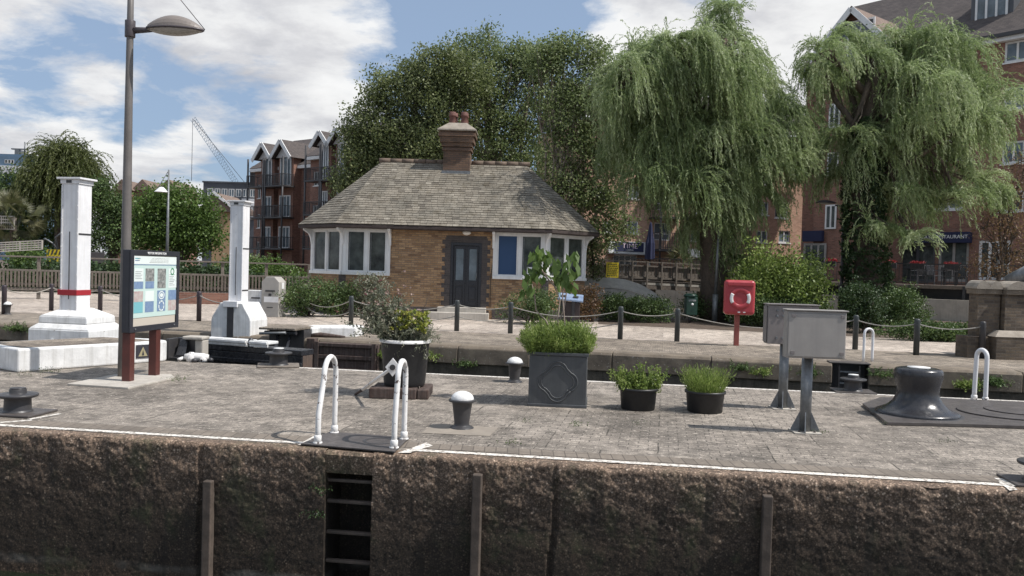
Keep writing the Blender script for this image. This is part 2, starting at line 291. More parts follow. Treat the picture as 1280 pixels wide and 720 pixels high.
# ------------------------------------------------------------------ mesh builder
class MB:
    def __init__(s): s.v = []; s.f = []; s.mi = []; s.sm = []; s.var = []
    def add(s, vs, fs, mi=0, sm=False, var=0.5):
        o = len(s.v); s.v += [tuple(x) for x in vs]
        for f in fs: s.f.append([o + i for i in f]); s.mi.append(mi); s.sm.append(sm); s.var.append(var)
        return s
    def box(s, x0, x1, y0, y1, z0, z1, mi=0):
        vs = [(x0, y0, z0), (x1, y0, z0), (x1, y1, z0), (x0, y1, z0), (x0, y0, z1), (x1, y0, z1), (x1, y1, z1), (x0, y1, z1)]
        return s.add(vs, [(3, 2, 1, 0), (4, 5, 6, 7), (0, 1, 5, 4), (1, 2, 6, 5), (2, 3, 7, 6), (3, 0, 4, 7)], mi)
    def frus(s, c, a, z0, bb, z1, mi=0):      # rectangular frustum, half sizes a at z0 and bb at z1
        x, y = c
        vs = [(x - a[0], y - a[1], z0), (x + a[0], y - a[1], z0), (x + a[0], y + a[1], z0), (x - a[0], y + a[1], z0),
              (x - bb[0], y - bb[1], z1), (x + bb[0], y - bb[1], z1), (x + bb[0], y + bb[1], z1), (x - bb[0], y + bb[1], z1)]
        return s.add(vs, [(3, 2, 1, 0), (4, 5, 6, 7), (0, 1, 5, 4), (1, 2, 6, 5), (2, 3, 7, 6), (3, 0, 4, 7)], mi)
    def prism(s, pts, z0, z1, mi=0, axis='z'):   # pts: counter-clockwise plan
        n = len(pts)
        if axis == 'z': vs = [(x, y, z0) for x, y in pts] + [(x, y, z1) for x, y in pts]
        else: vs = [(x, z0, y) for x, y in pts] + [(x, z1, y) for x, y in pts]     # profile in xz, extruded along y
        fs = [tuple(range(n))[::-1], tuple(range(n, 2 * n))] + [(i, (i + 1) % n, n + (i + 1) % n, n + i) for i in range(n)]
        if axis != 'z': fs = [f[::-1] for f in fs]
        return s.add(vs, fs, mi)
    def tube(s, path, r, n=10, mi=0, cap=True, sm=True, var=.5):
        path = [Vector(p) for p in path]; rs = r if isinstance(r, (list, tuple)) else [r] * len(path)
        vs = []; prev = None
        for i, p in enumerate(path):
            a = path[max(0, i - 1)]; b2 = path[min(len(path) - 1, i + 1)]
            t = (b2 - a).normalized()
            if prev is None:
                q = Vector((0, 0, 1)) if abs(t.z) < .9 else Vector((1, 0, 0)); u = t.cross(q).normalized()
            else: u = (prev - t * prev.dot(t)).normalized()
            prev = u; w = t.cross(u)
            for k in range(n):
                an = 2 * math.pi * k / n; vs.append(p + (u * math.cos(an) + w * math.sin(an)) * rs[i])
        fs = []
        for i in range(len(path) - 1):
            for k in range(n):
                fs.append((i * n + k, i * n + (k + 1) % n, (i + 1) * n + (k + 1) % n, (i + 1) * n + k))
        s.add(vs, fs, mi, sm, var)
        if cap:
            o = len(s.v) - len(vs); L = len(path)
            s.f.append([o + k for k in range(n)][::-1]); s.f.append([o + (L - 1) * n + k for k in range(n)]); s.mi += [mi, mi]; s.sm += [False, False]; s.var += [var, var]
        return s
    def lathe(s, prof, c=(0, 0), n=32, mi=0, sm=True, cap=True, sx=1, sy=1):
        vs = []
        for r, z in prof:
            for k in range(n):
                a = 2 * math.pi * k / n; vs.append((c[0] + r * sx * math.cos(a), c[1] + r * sy * math.sin(a), z))
        fs = [(i * n + k, i * n + (k + 1) % n, (i + 1) * n + (k + 1) % n, (i + 1) * n + k) for i in range(len(prof) - 1) for k in range(n)]
        s.add(vs, fs, mi, sm)
        if cap:
            o = len(s.v) - len(vs)
            for ii, rev in ((0, True), (len(prof) - 1, False)):
                if prof[ii][0] > 1e-4:
                    l = [o + ii * n + k for k in range(n)]; s.f.append(l[::-1] if rev else l); s.mi.append(mi); s.sm.append(False); s.var.append(.5)
        return s
    def bar(s, a, b, w, h, mi=0):          # square bar from a to b
        a = Vector(a); b = Vector(b); t = (b - a).normalized()
        q = Vector((0, 0, 1)) if abs(t.z) < .95 else Vector((0, 1, 0)); u = t.cross(q).normalized(); v = u.cross(t)
        vs = []
        for p in (a, b):
            for sx, sy in ((-1, -1), (1, -1), (1, 1), (-1, 1)): vs.append(p + u * sx * w / 2 + v * sy * h / 2)
        return s.add(vs, [(0, 1, 2, 3), (7, 6, 5, 4), (1, 0, 4, 5), (2, 1, 5, 6), (3, 2, 6, 7), (0, 3, 7, 4)], mi)
    def quad(s, a, b, c, d, mi=0, var=.5): return s.add([a, b, c, d], [(0, 1, 2, 3)], mi, False, var)
    def build(s, name, mats, parent=None, bevel=0, seg=2, loc=None, rz=0, uv=True, fixn=True):
        me = bpy.data.meshes.new(name); me.from_pydata(s.v, [], s.f)
        if not isinstance(mats, (list, tuple)): mats = [mats]
        for k in mats: me.materials.append(k)
        me.polygons.foreach_set('material_index', s.mi); me.polygons.foreach_set('use_smooth', s.sm)
        a = me.attributes.new('var', 'FLOAT', 'FACE'); a.data.foreach_set('value', s.var)
        if fixn:
            bm = bmesh.new(); bm.from_mesh(me); bmesh.ops.recalc_face_normals(bm, faces=bm.faces); bm.to_mesh(me); bm.free()
        if uv: boxuv(me)
        o = bpy.data.objects.new(name, me); COL.objects.link(o); o.parent = parent
        if loc is not None: o.location = loc
        o.rotation_euler.z = rz
        if bevel:
            bv = o.modifiers.new('bevel', 'BEVEL'); bv.width = bevel; bv.segments = seg; bv.limit_method = 'ANGLE'; bv.angle_limit = R(40); bv.harden_normals = False
        return o

def boxuv(me):
    uvl = me.uv_layers.new(name='UVMap').data
    for p in me.polygons:
        n = p.normal
        if abs(n.z) > .95: t = Vector((1, 0, 0)); b = Vector((0, 1, 0))
        else:
            t = Vector((0, 0, 1)).cross(n).normalized(); b = n.cross(t).normalized()
        for li in p.loop_indices:
            co = me.vertices[me.loops[li].vertex_index].co
            uvl[li].uv = (co.dot(t), co.dot(b))

def tag(o, label=None, cat=None, group=None, kind=None):
    for k, v in (('label', label), ('category', cat), ('group', group), ('kind', kind)):
        if v: o[k] = v
    return o
def T(name, label, cat, loc=(0, 0, 0), rz=0, group=None):
    o = bpy.data.objects.new(name, None); COL.objects.link(o); o.empty_display_size = .1
    o.location = (loc[0], loc[1], loc[2] if len(loc) > 2 else 0); o.rotation_euler.z = rz
    return tag(o, label, cat, group)
def dup(root, loc, rz=None, label=None, group=None, scale=None):
    r = root.copy(); COL.objects.link(r); r.location = (loc[0], loc[1], loc[2] if len(loc) > 2 else 0)
    if rz is not None: r.rotation_euler.z = rz
    if scale: r.scale = scale
    if label: r['label'] = label
    if group: r['group'] = group
    for ch in list(root.children):
        c = ch.copy(); COL.objects.link(c); c.parent = r
        for g in list(ch.children):
            d = g.copy(); COL.objects.link(d); d.parent = c
    return r
def text(body, size, parent, mat, loc, rot=(R(90), 0, 0), name='lettering', ext=.003, align='CENTER', sx=1):
    cu = bpy.data.curves.new(name, 'FONT'); cu.body = body; cu.size = size; cu.extrude = ext; cu.align_x = align; cu.align_y = 'CENTER'; cu.resolution_u = 3
    tmp = bpy.data.objects.new('t', cu); COL.objects.link(tmp)
    bpy.context.view_layer.update()
    me = bpy.data.meshes.new_from_object(tmp.evaluated_get(bpy.context.evaluated_depsgraph_get()))
    bpy.data.objects.remove(tmp); me.materials.clear(); me.materials.append(mat)
    o = bpy.data.objects.new(name, me); COL.objects.link(o); o.parent = parent; o.location = loc; o.rotation_euler = rot; o.scale = (sx, 1, 1)
    return o

# ------------------------------------------------------------------ foliage
def npmesh(name, V, Fq, var, mat, parent):
    me = bpy.data.meshes.new(name); n = len(V); k = len(Fq)
    me.vertices.add(n); me.vertices.foreach_set('co', np.asarray(V, dtype=np.float32).ravel())
    me.loops.add(k * 4); me.loops.foreach_set('vertex_index', np.asarray(Fq, dtype=np.int32).ravel())
    me.polygons.add(k); me.polygons.foreach_set('loop_start', np.arange(0, 4 * k, 4, dtype=np.int32))
    a = me.attributes.new('var', 'FLOAT', 'FACE'); a.data.foreach_set('value', np.asarray(var, dtype=np.float32))
    me.materials.append(mat); me.update(calc_edges=True)
    o = bpy.data.objects.new(name, me); COL.objects.link(o); o.parent = parent
    return o
def unit(a): return a / np.maximum(1e-9, np.linalg.norm(a, axis=1, keepdims=True))
class Leaves:
    def __init__(s, seed=1): s.r = np.random.default_rng(seed); s.C = []; s.A = []; s.L = []; s.W = []; s.v = []; s.B = []
    def add(s, C, A, L, W, var, B=None):
        n = len(C); s.C.append(C); s.A.append(unit(A)); s.L.append(np.broadcast_to(L, (n,)) * s.r.uniform(.7, 1.3, n)); s.W.append(np.broadcast_to(W, (n,)) * s.r.uniform(.75, 1.25, n)); s.v.append(np.broadcast_to(var, (n,)))
        s.B.append(s.r.normal(size=(n, 3)) if B is None else B)
    def puffs(s, centres, rad, k, L, W, flatz=.7, droop=0.0):
        n = len(centres); C = np.repeat(centres, k, 0) + np.clip(s.r.normal(size=(n * k, 3)), -1.5, 1.5) * np.array([1, 1, flatz]) * rad
        A = s.r.normal(size=(n * k, 3)); A[:, 2] -= droop
        cv = np.repeat(s.r.uniform(.15, .75, n), k) + s.r.normal(0, .16, n * k)
        s.add(C, A, L, W, np.clip(cv, 0, 1))
    def blobs(s, bl, per, rad, k, L, W, shell=.35, droop=0.0, lump=.2):
        out = []
        for c, rx, ry, rz in bl:
            n = max(3, int(per * (rx * rz)))
            u = unit(s.r.normal(size=(n, 3)))
            rr = s.r.uniform(0, 1, n) ** shell
            ph = s.r.uniform(0, 6, 3); l = 1 + lump * np.sin(u[:, 0] * 5 + ph[0]) * np.sin(u[:, 2] * 5 + ph[1]) + lump * .6 * np.sin(u[:, 1] * 9 + ph[2]) * np.cos(u[:, 0] * 8)
            out.append(np.array(c) + u * (rr * l)[:, None] * np.array([rx, ry, rz]))
        cc = np.concatenate(out); s.puffs(cc, rad, k, L, W, droop=droop); return cc
    def strands(s, start, d0, length, step, leaf, per=2, L=.12, W=.028, grav=.35, wind=(0, 0, 0), spread=.45, vb=None, jit=.12):
        n = len(start); pos = start.copy(); v = unit(d0); steps = int(math.ceil(length.max() / step))
        ph = vb if vb is not None else s.r.uniform(.1, .8, n)
        for i in range(steps):
            live = (i * step) < length
            if not live.any(): break
            v = unit(v + np.array([0, 0, -grav]) + np.array(wind) + s.r.normal(0, jit, (n, 3)))
            pos = pos + v * step
            for q in range(per):
                m_ = live; k = int(m_.sum())
                A = v[m_] + s.r.normal(0, spread, (k, 3))
                s.add(pos[m_] + s.r.normal(0, .015, (k, 3)), A, L, W, np.clip(ph[m_] + s.r.normal(0, .14, k), 0, 1))
        return pos
    def build(s, name, mat, parent, base=(0, 0, 0)):
        C = np.concatenate(s.C) - np.array(base); A = np.concatenate(s.A); B = unit(np.cross(A, np.concatenate(s.B))); L = np.concatenate(s.L)[:, None]; W = np.concatenate(s.W)[:, None]
        n = len(C); V = np.empty((n, 4, 3)); V[:, 0] = C - A * L / 2; V[:, 1] = C + B * W / 2 - A * L * .05; V[:, 2] = C + A * L / 2; V[:, 3] = C - B * W / 2 - A * L * .05
        return npmesh(name, V.reshape(-1, 3), np.arange(n * 4).reshape(n, 4), np.concatenate(s.v), mat, parent)
def bl(px, py, rx, ry, D, rd=None):
    c = Pd(px, py, D); k = D / F; return ((c.x, c.y, c.z), rx * k, (rd if rd is not None else (rx + ry) / 2 * k), ry * k)
def wobble(a, b, n, amt, rnd):
    a = Vector(a); b = Vector(b); out = []
    L = (b - a).length
    for i in range(n + 1):
        t = i / n; p = a.lerp(b, t)
        if 0 < i < n: p += Vector((rnd.uniform(-1, 1), rnd.uniform(-1, 1), rnd.uniform(-.5, .5))) * amt * L
        out.append(p)
    return out
def tree(name, label, base, top, r, blobs, leafmat_, bark, seed, per=26, rad=.3, k=26, L=.11, W=.06, group=None, droop=0, shell=.35, twigs=7, cat='tree', stems=None, low=.35, kind=None):
    per *= 3.0; L *= 1.12; W *= 1.15; rnd = random.Random(seed); e = T(name, label, cat, (base[0], base[1], 0), 0, group); bs = Vector((base[0], base[1], 0))
    lv = Leaves(seed); cc = lv.blobs(blobs, per, rad, k, L, W, shell, droop); lv.build('crown', leafmat_, e, bs)
    mb = MB(); tr = wobble((0, 0, -.1), Vector(top) - bs, 6, .02, rnd)
    mb.tube(tr, [r * (1.25 - .95 * i / 6) for i in range(7)], 10)
    for s_ in (stems or []):
        q = wobble((rnd.uniform(-.3, .3), rnd.uniform(-.3, .3), 0), Vector(s_) - bs, 6, .02, rnd); mb.tube(q, [r * .7 * (1 - .8 * i / 6) for i in range(7)], 7)
    for c, rx, ry, rz in blobs:
        t = low + (1 - low) * rnd.random() * .7; i = min(5, int(t * 6)); st = tr[i]
        en = Vector(c) - bs
        q = wobble(st, en, 5, .05, rnd); mb.tube(q, [max(.018, r * .45 * (1 - .8 * j / 5)) for j in range(6)], 7)
        near = cc[np.argsort(((cc - np.array(c)) ** 2 / np.array([rx, ry, rz]) ** 2).sum(1))]
        for j in range(twigs):
            w = Vector(near[min(len(near) - 1, rnd.randrange(0, max(1, int(per * rx * rz))))]) - bs
            mb.tube(wobble(q[rnd.randrange(2, 6)], w, 4, .06, rnd), [.03, .024, .018, .012, .006], 5)
    mb.build('trunk', bark, e, uv=False, fixn=False)
    return e
def bush(name, label, px, py, D, w, h, mat, seed, cat='shrub', group=None, L=.06, W=.035, per=110, rad=.10, k=14, extra=None, lobes=7, depth=None):
    per *= 2.2; L *= 1.15; W *= 1.25
    c = Pd(px, py, D); rnd = random.Random(seed); e = T(name, label, cat, (c.x, c.y, 0), 0, group)
    bls = []
    for i in range(lobes):
        x = (rnd.random() - .5) * w * .7; y = (rnd.random() - .5) * (depth or w) * .6; z = h * rnd.uniform(.3, .68)
        bls.append(((c.x + x, c.y + y, z), w * rnd.uniform(.2, .33), (depth or w) * rnd.uniform(.2, .3), min(z, h - z) * rnd.uniform(.9, 1.05)))
    lv = Leaves(seed); cc = lv.blobs(bls, per, rad, k, L, W); lv.build('foliage', mat, e, (c.x, c.y, 0))
    mb = MB()
    for b_ in bls:
        mb.tube(wobble((rnd.uniform(-.1, .1), rnd.uniform(-.1, .1), 0), Vector(b_[0]) - Vector((c.x, c.y, 0)), 3, .06, rnd), [.025, .018, .012, .006], 5)
    mb.build('stem', M['bark'], e, uv=False, fixn=False)
    if extra:
        lv = Leaves(seed + 1); pick = cc[lv.r.integers(0, len(cc), extra[1])]; pick = pick[(pick[:, 1] < c.y + .1)] if len(pick) else pick
        lv.puffs(pick + np.array([0, -.06, .03]), .035, 9, .035, .035); tag(lv.build('blossom', extra[0], e, (c.x, c.y, 0)), kind='stuff')
    return e
def sprigs(lv, pts, h, stepL, L, W, lean=(0, 0), jit=.08, grav=-.02, spread=.6, per=2, vb=None):
    n = len(pts); d = np.tile(np.array([lean[0], lean[1], 1.0]), (n, 1)) + lv.r.normal(0, .22, (n, 3)) * np.array([1, 1, 0])
    return lv.strands(pts, d, lv.r.uniform(h[0], h[1], n), stepL, None, per=per, L=L, W=W, grav=grav, spread=spread, jit=jit, vb=vb)
# ================================================================== GROUND, LOCKS, WATER
def line(p, q):                     # infinite plan line through two points -> y(x)
    k = (q[1] - p[1]) / (q[0] - p[0]); return lambda x: p[1] + k * (x - p[0]), k
EDGE, kE = line(G(0, 537), G(1270, 613))            # near edge of the island quay
FAR, kF = line(G(377, 459), G(1280, 501))           # far edge of the island quay
BANK, kB = line(G(403, 424), G(1280, 466))          # edge of the far bank
aE, aF, aB = math.atan(kE), math.atan(kF), math.atan(kB)
def sheet(name, pts, z, mat, kind='structure'):
    mb = MB(); mb.add([(x, y, z) for x, y in pts], [tuple(range(len(pts)))]); o = mb.build(name, mat, fixn=False); tag(o, kind=kind); return o
XL, XR = -40, 40
inset = .13
sheet('quay', [(XL, EDGE(XL) + inset), (XR, EDGE(XR) + inset), (XR, FAR(XR)), (XL, FAR(XL))], 0, M['quay'])
sheet('ground', [(XL, BANK(XL) + .3), (XR, BANK(XR) + .3), (900, 20), (900, 1500), (-900, 1500), (-900, 20)], -.004, M['soil'])
sheet('bank_paving', [(XL, BANK(XL) + .3), (XR, BANK(XR) + .3), (XR, BANK(XR) + 3.9), (XL, BANK(XL) + 3.9)], 0.002, M['setts'])
sheet('footpath', [(XL, BANK(XL) + 3.9), (XR, BANK(XR) + 3.9), (XR, 34), (XL, 44)], 0.004, M['pink'])
sheet('water', [(-300, 2.0), (300, 2.0), (300, 30), (-300, 30)], -1.4, M['water'])
sheet('near_bank', [(XL, -60), (XR, -60), (XR, 2.2 + kE * XR - .4), (XL, 2.2 + kE * XL - .4)], -.002, M['quay'])
# course of small setts on edge beside the painted line
def strip(name, f, k, off0, off1, z, mat, x0=XL, x1=XR, ragged=0, seg=2400, kind='structure'):
    mb = MB(); nrm = Vector((-k, 1)).normalized(); rnd = random.Random(hash(name) % 99 if False else len(name))
    pr = None
    for i in range(seg + 1):
        x = x0 + (x1 - x0) * i / seg; y = f(x)
        a = Vector((x, y)) + nrm * (off0 + rnd.uniform(-ragged, ragged)); b = Vector((x, y)) + nrm * (off1 + rnd.uniform(-ragged, ragged))
        cur = ((a.x, a.y, z), (b.x, b.y, z))
        if pr: mb.quad(pr[0], cur[0], cur[1], pr[1])
        pr = cur
    return tag(mb.build(name, mat, fixn=False), kind=kind)
me_rot = math.atan(kE)
o = strip('edge_course', EDGE, kE, .26, .50, .004, M['header'])
strip('painted_line', EDGE, kE, .14, .232, .006, M['linew'], x0=-12, x1=G(386, 553)[0], ragged=.005)
strip('painted_line', EDGE, kE, .12, .208, .006, M['linew'], x0=G(516, 560)[0], x1=G(1262, 612)[0], ragged=.006)
strip('painted_line', FAR, kF, -.16, -.04, .004, M['linew'], x0=-3.7, x1=14, ragged=.006)
mb = MB()
for pts in ([(372, 556), (392, 545), (404, 552), (392, 557)], [(497, 566), (533, 553), (541, 557), (512, 566)], [(430, 551), (480, 556), (470, 559), (428, 554)], [(1242, 597), (1280, 601), (1284, 606), (1262, 608)], [(1258, 601), (1272, 612), (1262, 613), (1248, 602)]):
    mb.add([P(a, b2, .007) for a, b2 in pts[::-1]], [(0, 1, 2, 3)])
for a, b2 in (((36, 524), (75, 517)), ((0, 528), (40, 525))):
    p, q = P(*a, .005), P(*b2, .005); d = (q - p).normalized(); n_ = Vector((-d.y, d.x, 0)) * .03; mb.quad(p - n_, q - n_, q + n_, p + n_)
for a, b2 in (((575, 463), (653, 471)),): pass
tag(mb.build('painted_marks', M['linew'], fixn=False), kind='structure')
# paler bedding slab under the dome bollard
mb = MB(); mb.add([P(*q, .004) for q in ((527, 541), (612, 545), (623, 534), (541, 530))], [(0, 1, 2, 3)]); tag(mb.build('bedding_slab', pm('smooth slab', (.30, .26, .215), (.23, .20, .165), .85, scale=4, bscale=60, bst=.3), fixn=False), kind='structure')

# --- near lock wall of rough aggregate, with ladder recess and timber fenders
wall = T('lock_wall', 'rough pebbly dark lock wall dropping to the water below the quay edge', 'wall')
def wallgrid(x0, x1, name='face'):
    step = .016; nx = int((x1 - x0) / step); prof = []
    # profile: from the painted line over the worn arris and down to below the water
    for j in range(9): prof.append((.15 - .15 * j / 8, 0.0, 1))
    for j in range(1, 5): a = j / 4 * math.pi / 2; prof.append((-.045 * math.sin(a), -.045 * (1 - math.cos(a)), 1))
    nz_ = 92
    for j in range(1, nz_): prof.append((-.045, -.045 - 1.50 * j / (nz_ - 1), 1))
    L = len(prof); V = np.zeros((nx + 1, L, 3)); nrm = Vector((-kE, 1)).normalized()
    for i in range(nx + 1):
        x = x0 + (x1 - x0) * i / nx; y = EDGE(x)
        for j, (o_, z, w) in enumerate(prof):
            big = mnoise.noise(Vector((x * 1.7, z * 2.5, 3))) * .013 + mnoise.noise(Vector((x * 7, z * 8 + o_ * 6, 5))) * .012
            sm_ = mnoise.noise(Vector((x * 30, z * 30 + o_ * 25, 9))) * .011 + mnoise.noise(Vector((x * 62, (z + o_) * 60, 1))) * .006
            dep = 1.0 if z > -.25 else max(.25, 1.0 + (z + .25) * 1.5)
            d = (big + sm_) * dep
            # worn bites out of the arris
            bite = max(0, mnoise.noise(Vector((x * 2.6, 0, 7))) - .22) * .12 * max(0, 1 - abs(z) / .22)
            if j < 9: zz = -abs(d) * .5 * (j / 8) - bite * (j / 8) * .6; oo = o_
            else: zz = z - bite * .5; oo = o_ + d * 1.3 + bite
            # vertical joints
            for jx in (-2.93, .43): 
                dx = abs(x - jx + mnoise.noise(Vector((0, z * 3, jx))) * .04)
                if dx < .022 and j >= 8: oo += .03
            V[i, j] = (x + nrm.x * oo, y + nrm.y * oo, zz)
    idx = np.arange((nx + 1) * L).reshape(nx + 1, L)
    Fq = np.stack([idx[:-1, :-1], idx[:-1, 1:], idx[1:, 1:], idx[1:, :-1]], -1).reshape(-1, 4)
    o = npmesh(name, V.reshape(-1, 3), Fq, np.full(len(Fq), .5), M['lockwall'], wall)
    o.data.polygons.foreach_set('use_smooth', [True] * len(o.data.polygons)); return o
xa, xb = Pd(408, 600, EDGE(-1.75)).x, Pd(467, 600, EDGE(-1.3)).x
wallgrid(-7.4, xa); wallgrid(xb, 6.0)
def edgep(x, off, z): n_ = Vector((-kE, 1)).normalized(); return Vector((x + n_.x * off, EDGE(x) + n_.y * off, z))
mb = MB()
for x0, x1 in ((-40, -7.4), (6.0, 40)):
    mb.quad(edgep(x0, -.045, -1.6), edgep(x1, -.045, -1.6), edgep(x1, -.045, 0), edgep(x0, -.045, 0)); mb.quad(edgep(x0, -.045, 0), edgep(x1, -.045, 0), edgep(x1, .15, 0), edgep(x0, .15, 0))
mb.build('face', M['lockwall'], wall)
mb = MB()   # recess: back, cheeks, lintel
mb.quad(edgep(xa, .42, -1.6), edgep(xb, .42, -1.6), edgep(xb, .42, -.0), edgep(xa, .42, 0))
mb.quad(edgep(xa, -.04, -1.6), edgep(xa, .42, -1.6), edgep(xa, .42, -.02), edgep(xa, -.04, -.06))
mb.quad(edgep(xb, .42, -1.6), edgep(xb, -.04, -1.6), edgep(xb, -.04, -.06), edgep(xb, .42, -.02))
mb.build('recess', M['fender'] if False else wallmat('shade darkened slimy recess', .55), wall, fixn=False)  # wall concrete copied darker, painting the recess shade into its colour
mb = MB(); n0 = 30
for i in range(n0):
    x0 = xa + (xb - xa) * i / n0; x1 = xa + (xb - xa) * (i + 1) / n0
    def pr(x): d = mnoise.noise(Vector((x * 25, 0, 2))) * .02; return [edgep(x, .15, -.005), edgep(x, -.02 + d, -.012), edgep(x, -.045 + d, -.04), edgep(x, -.03 + d * .6, -.12), edgep(x, -.01 - d, -.22), edgep(x, .40, -.23)]
    a, b2 = pr(x0), pr(x1)
    for j in range(5): mb.quad(a[j], a[j + 1], b2[j + 1], b2[j])
mb.build('lintel', M['lockwall'], wall)
for z in (-.30, -.50, -.795, -1.07, -1.33):
    r_ = MB(); 
    r_.bar(edgep(xa, .05, z), edgep(xb, .05, z), .055 if z < -.4 else .04, .03); r_.build('rung', M['fender'], wall, bevel=.008)
for px, py in ((266, 598), (599, 590), (959, 616)):
    x = Pd(px, py, 8).x; x = Pd(px, py, EDGE(x)).x; zt = Pd(px, py, EDGE(x)).z
    f_ = MB(); c = edgep(x, -.07, 0); rr = MB()
    f_.box(-.043, .043, -.05, .06, -1.6, zt); ob = f_.build('timber_fender', M['fender'], wall, bevel=.01, loc=(c.x, c.y, 0), rz=aE)
# growth on the wall
def tuft(name, label, pos, n, h, mat, seed, spread=.08, L=.03, W=.012, lean=(0, 0), group='small weeds rooted in the lock walls and paving', grav=.06):
    e = T(name, label, 'weed', pos, 0, group); lv = Leaves(seed)
    pts = np.array(pos) + lv.r.normal(0, 1, (n, 3)) * np.array([spread, spread * .5, 0])
    sprigs(lv, pts, h, .022, L, W, lean, .18, grav, .7, 2); lv.build('foliage', mat, e, pos); return e
ZN = -.35
for i, (px, py, z, n) in enumerate(((399, 640, -.62, 14), (404, 610, -.42, 9))):
    p = Pd(px, py, EDGE(-1.8)); q = edgep(p.x, -.08, p.z)
    tuft('wall_weed', ['green weed hanging beside the ladder recess, lower of two', 'green weed hanging beside the ladder recess, upper of two'][i], (q.x, q.y, q.z), n, (.03, .10), M['leafI'], 40 + i, .05, lean=(0, -.8), grav=.25)

# --- far side of the island (unseen face) and far bank wall with coping
mb = MB(); mb.quad((XR, FAR(XR), 0), (XL, FAR(XL), 0), (XL, FAR(XL), -1.6), (XR, FAR(XR), -1.6)); w2 = mb.build('lock_wall', M['farwall'], fixn=False)
tag(w2, 'back face of the island quay dropping into the second lock', 'wall')
mb = MB(); mb.quad((XL, 2.2 + kE * XL - .4, 0), (XR, 2.2 + kE * XR - .4, 0), (XR, 2.2 + kE * XR - .4, -1.6), (XL, 2.2 + kE * XL - .4, -1.6)); w3 = mb.build('lock_wall', M['farwall'], fixn=False)
tag(w3, 'stone lock wall on the near side under the viewpoint', 'wall')
fw = T('lock_wall', 'mossy far lock wall with long worn coping stones, across the second lock', 'wall')
n_ = Vector((-kB, 1)).normalized()
def bk(x, off, z): return Vector((x + n_.x * off, BANK(x) + n_.y * off, z))
gapx = (P(1042, 455).x, P(1091, 458).x)
cb = MB(); rnd = random.Random(3); x = -26.0
while x < 26:
    L_ = rnd.uniform(1.3, 2.1); x1 = x + L_ - .012
    segs = [(x, x1)]
    if x < gapx[0] < x1 or x < gapx[1] < x1 or (gapx[0] < x and x1 < gapx[1]): segs = [(x, min(x1, gapx[0])), (max(x, gapx[1]), x1)]
    for a, b2 in segs:
        if b2 - a > .05:
            o_ = rnd.uniform(-.012, .012); dz = rnd.uniform(-.004, .006)
            vs = [bk(a, -.04 + o_, -.40), bk(b2, -.04 + o_, -.40), bk(b2, .5, -.40), bk(a, .5, -.40), bk(a, -.03 + o_, -.05), bk(b2, -.03 + o_, -.05), bk(b2, .02, .006 + dz), bk(a, .02, .006 + dz), bk(b2, .5, .006 + dz), bk(a, .5, .006 + dz)]
            cb.add(vs, [(0, 1, 5, 4), (4, 5, 6, 7), (7, 6, 8, 9), (1, 2, 8, 6, 5), (0, 4, 7, 9, 3), (3, 2, 1, 0)])
    x += L_
cb.build('coping', M['stoned'], fw, bevel=.02, seg=2)
mb = MB()
for a, b2 in ((XL, gapx[0]), (gapx[1], XR)): mb.quad(bk(a, .03, -1.6), bk(b2, .03, -1.6), bk(b2, .03, -.385), bk(a, .03, -.385))
mb.build('face', M['farwall'], fw)
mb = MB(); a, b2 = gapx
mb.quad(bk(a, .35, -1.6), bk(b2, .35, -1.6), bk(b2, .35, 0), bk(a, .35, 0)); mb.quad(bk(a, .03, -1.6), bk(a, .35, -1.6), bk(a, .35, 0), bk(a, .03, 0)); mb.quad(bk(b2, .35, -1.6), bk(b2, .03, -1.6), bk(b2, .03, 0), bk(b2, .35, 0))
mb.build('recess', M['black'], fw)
fl = T('lock_ladder', 'black steel ladder sunk in the far lock wall below the white hoop', 'ladder', bk((a + b2) / 2, .12, 0), aB)
w_ = (b2 - a) / 2
mb = MB(); mb.box(-w_ * .62, -w_ * .52, -.03, .03, -1.5, -.03); mb.build('rail', M['darksteel'], fl)
mb = MB(); mb.box(w_ * .52, w_ * .62, -.03, .03, -1.5, -.03); mb.build('rail', M['darksteel'], fl)
for z in (-.18, -.42, -.66, -.9):
    mb = MB(); mb.box(-w_ * .52, w_ * .52, -.02, .02, z, z + .03); mb.build('rung', M['galv'], fl)
mb = MB(); mb.box(-w_ - .05, w_ + .05, -.1, .3, .008, .03); mb.build('top_plate', M['darksteel'], fl, bevel=.004)

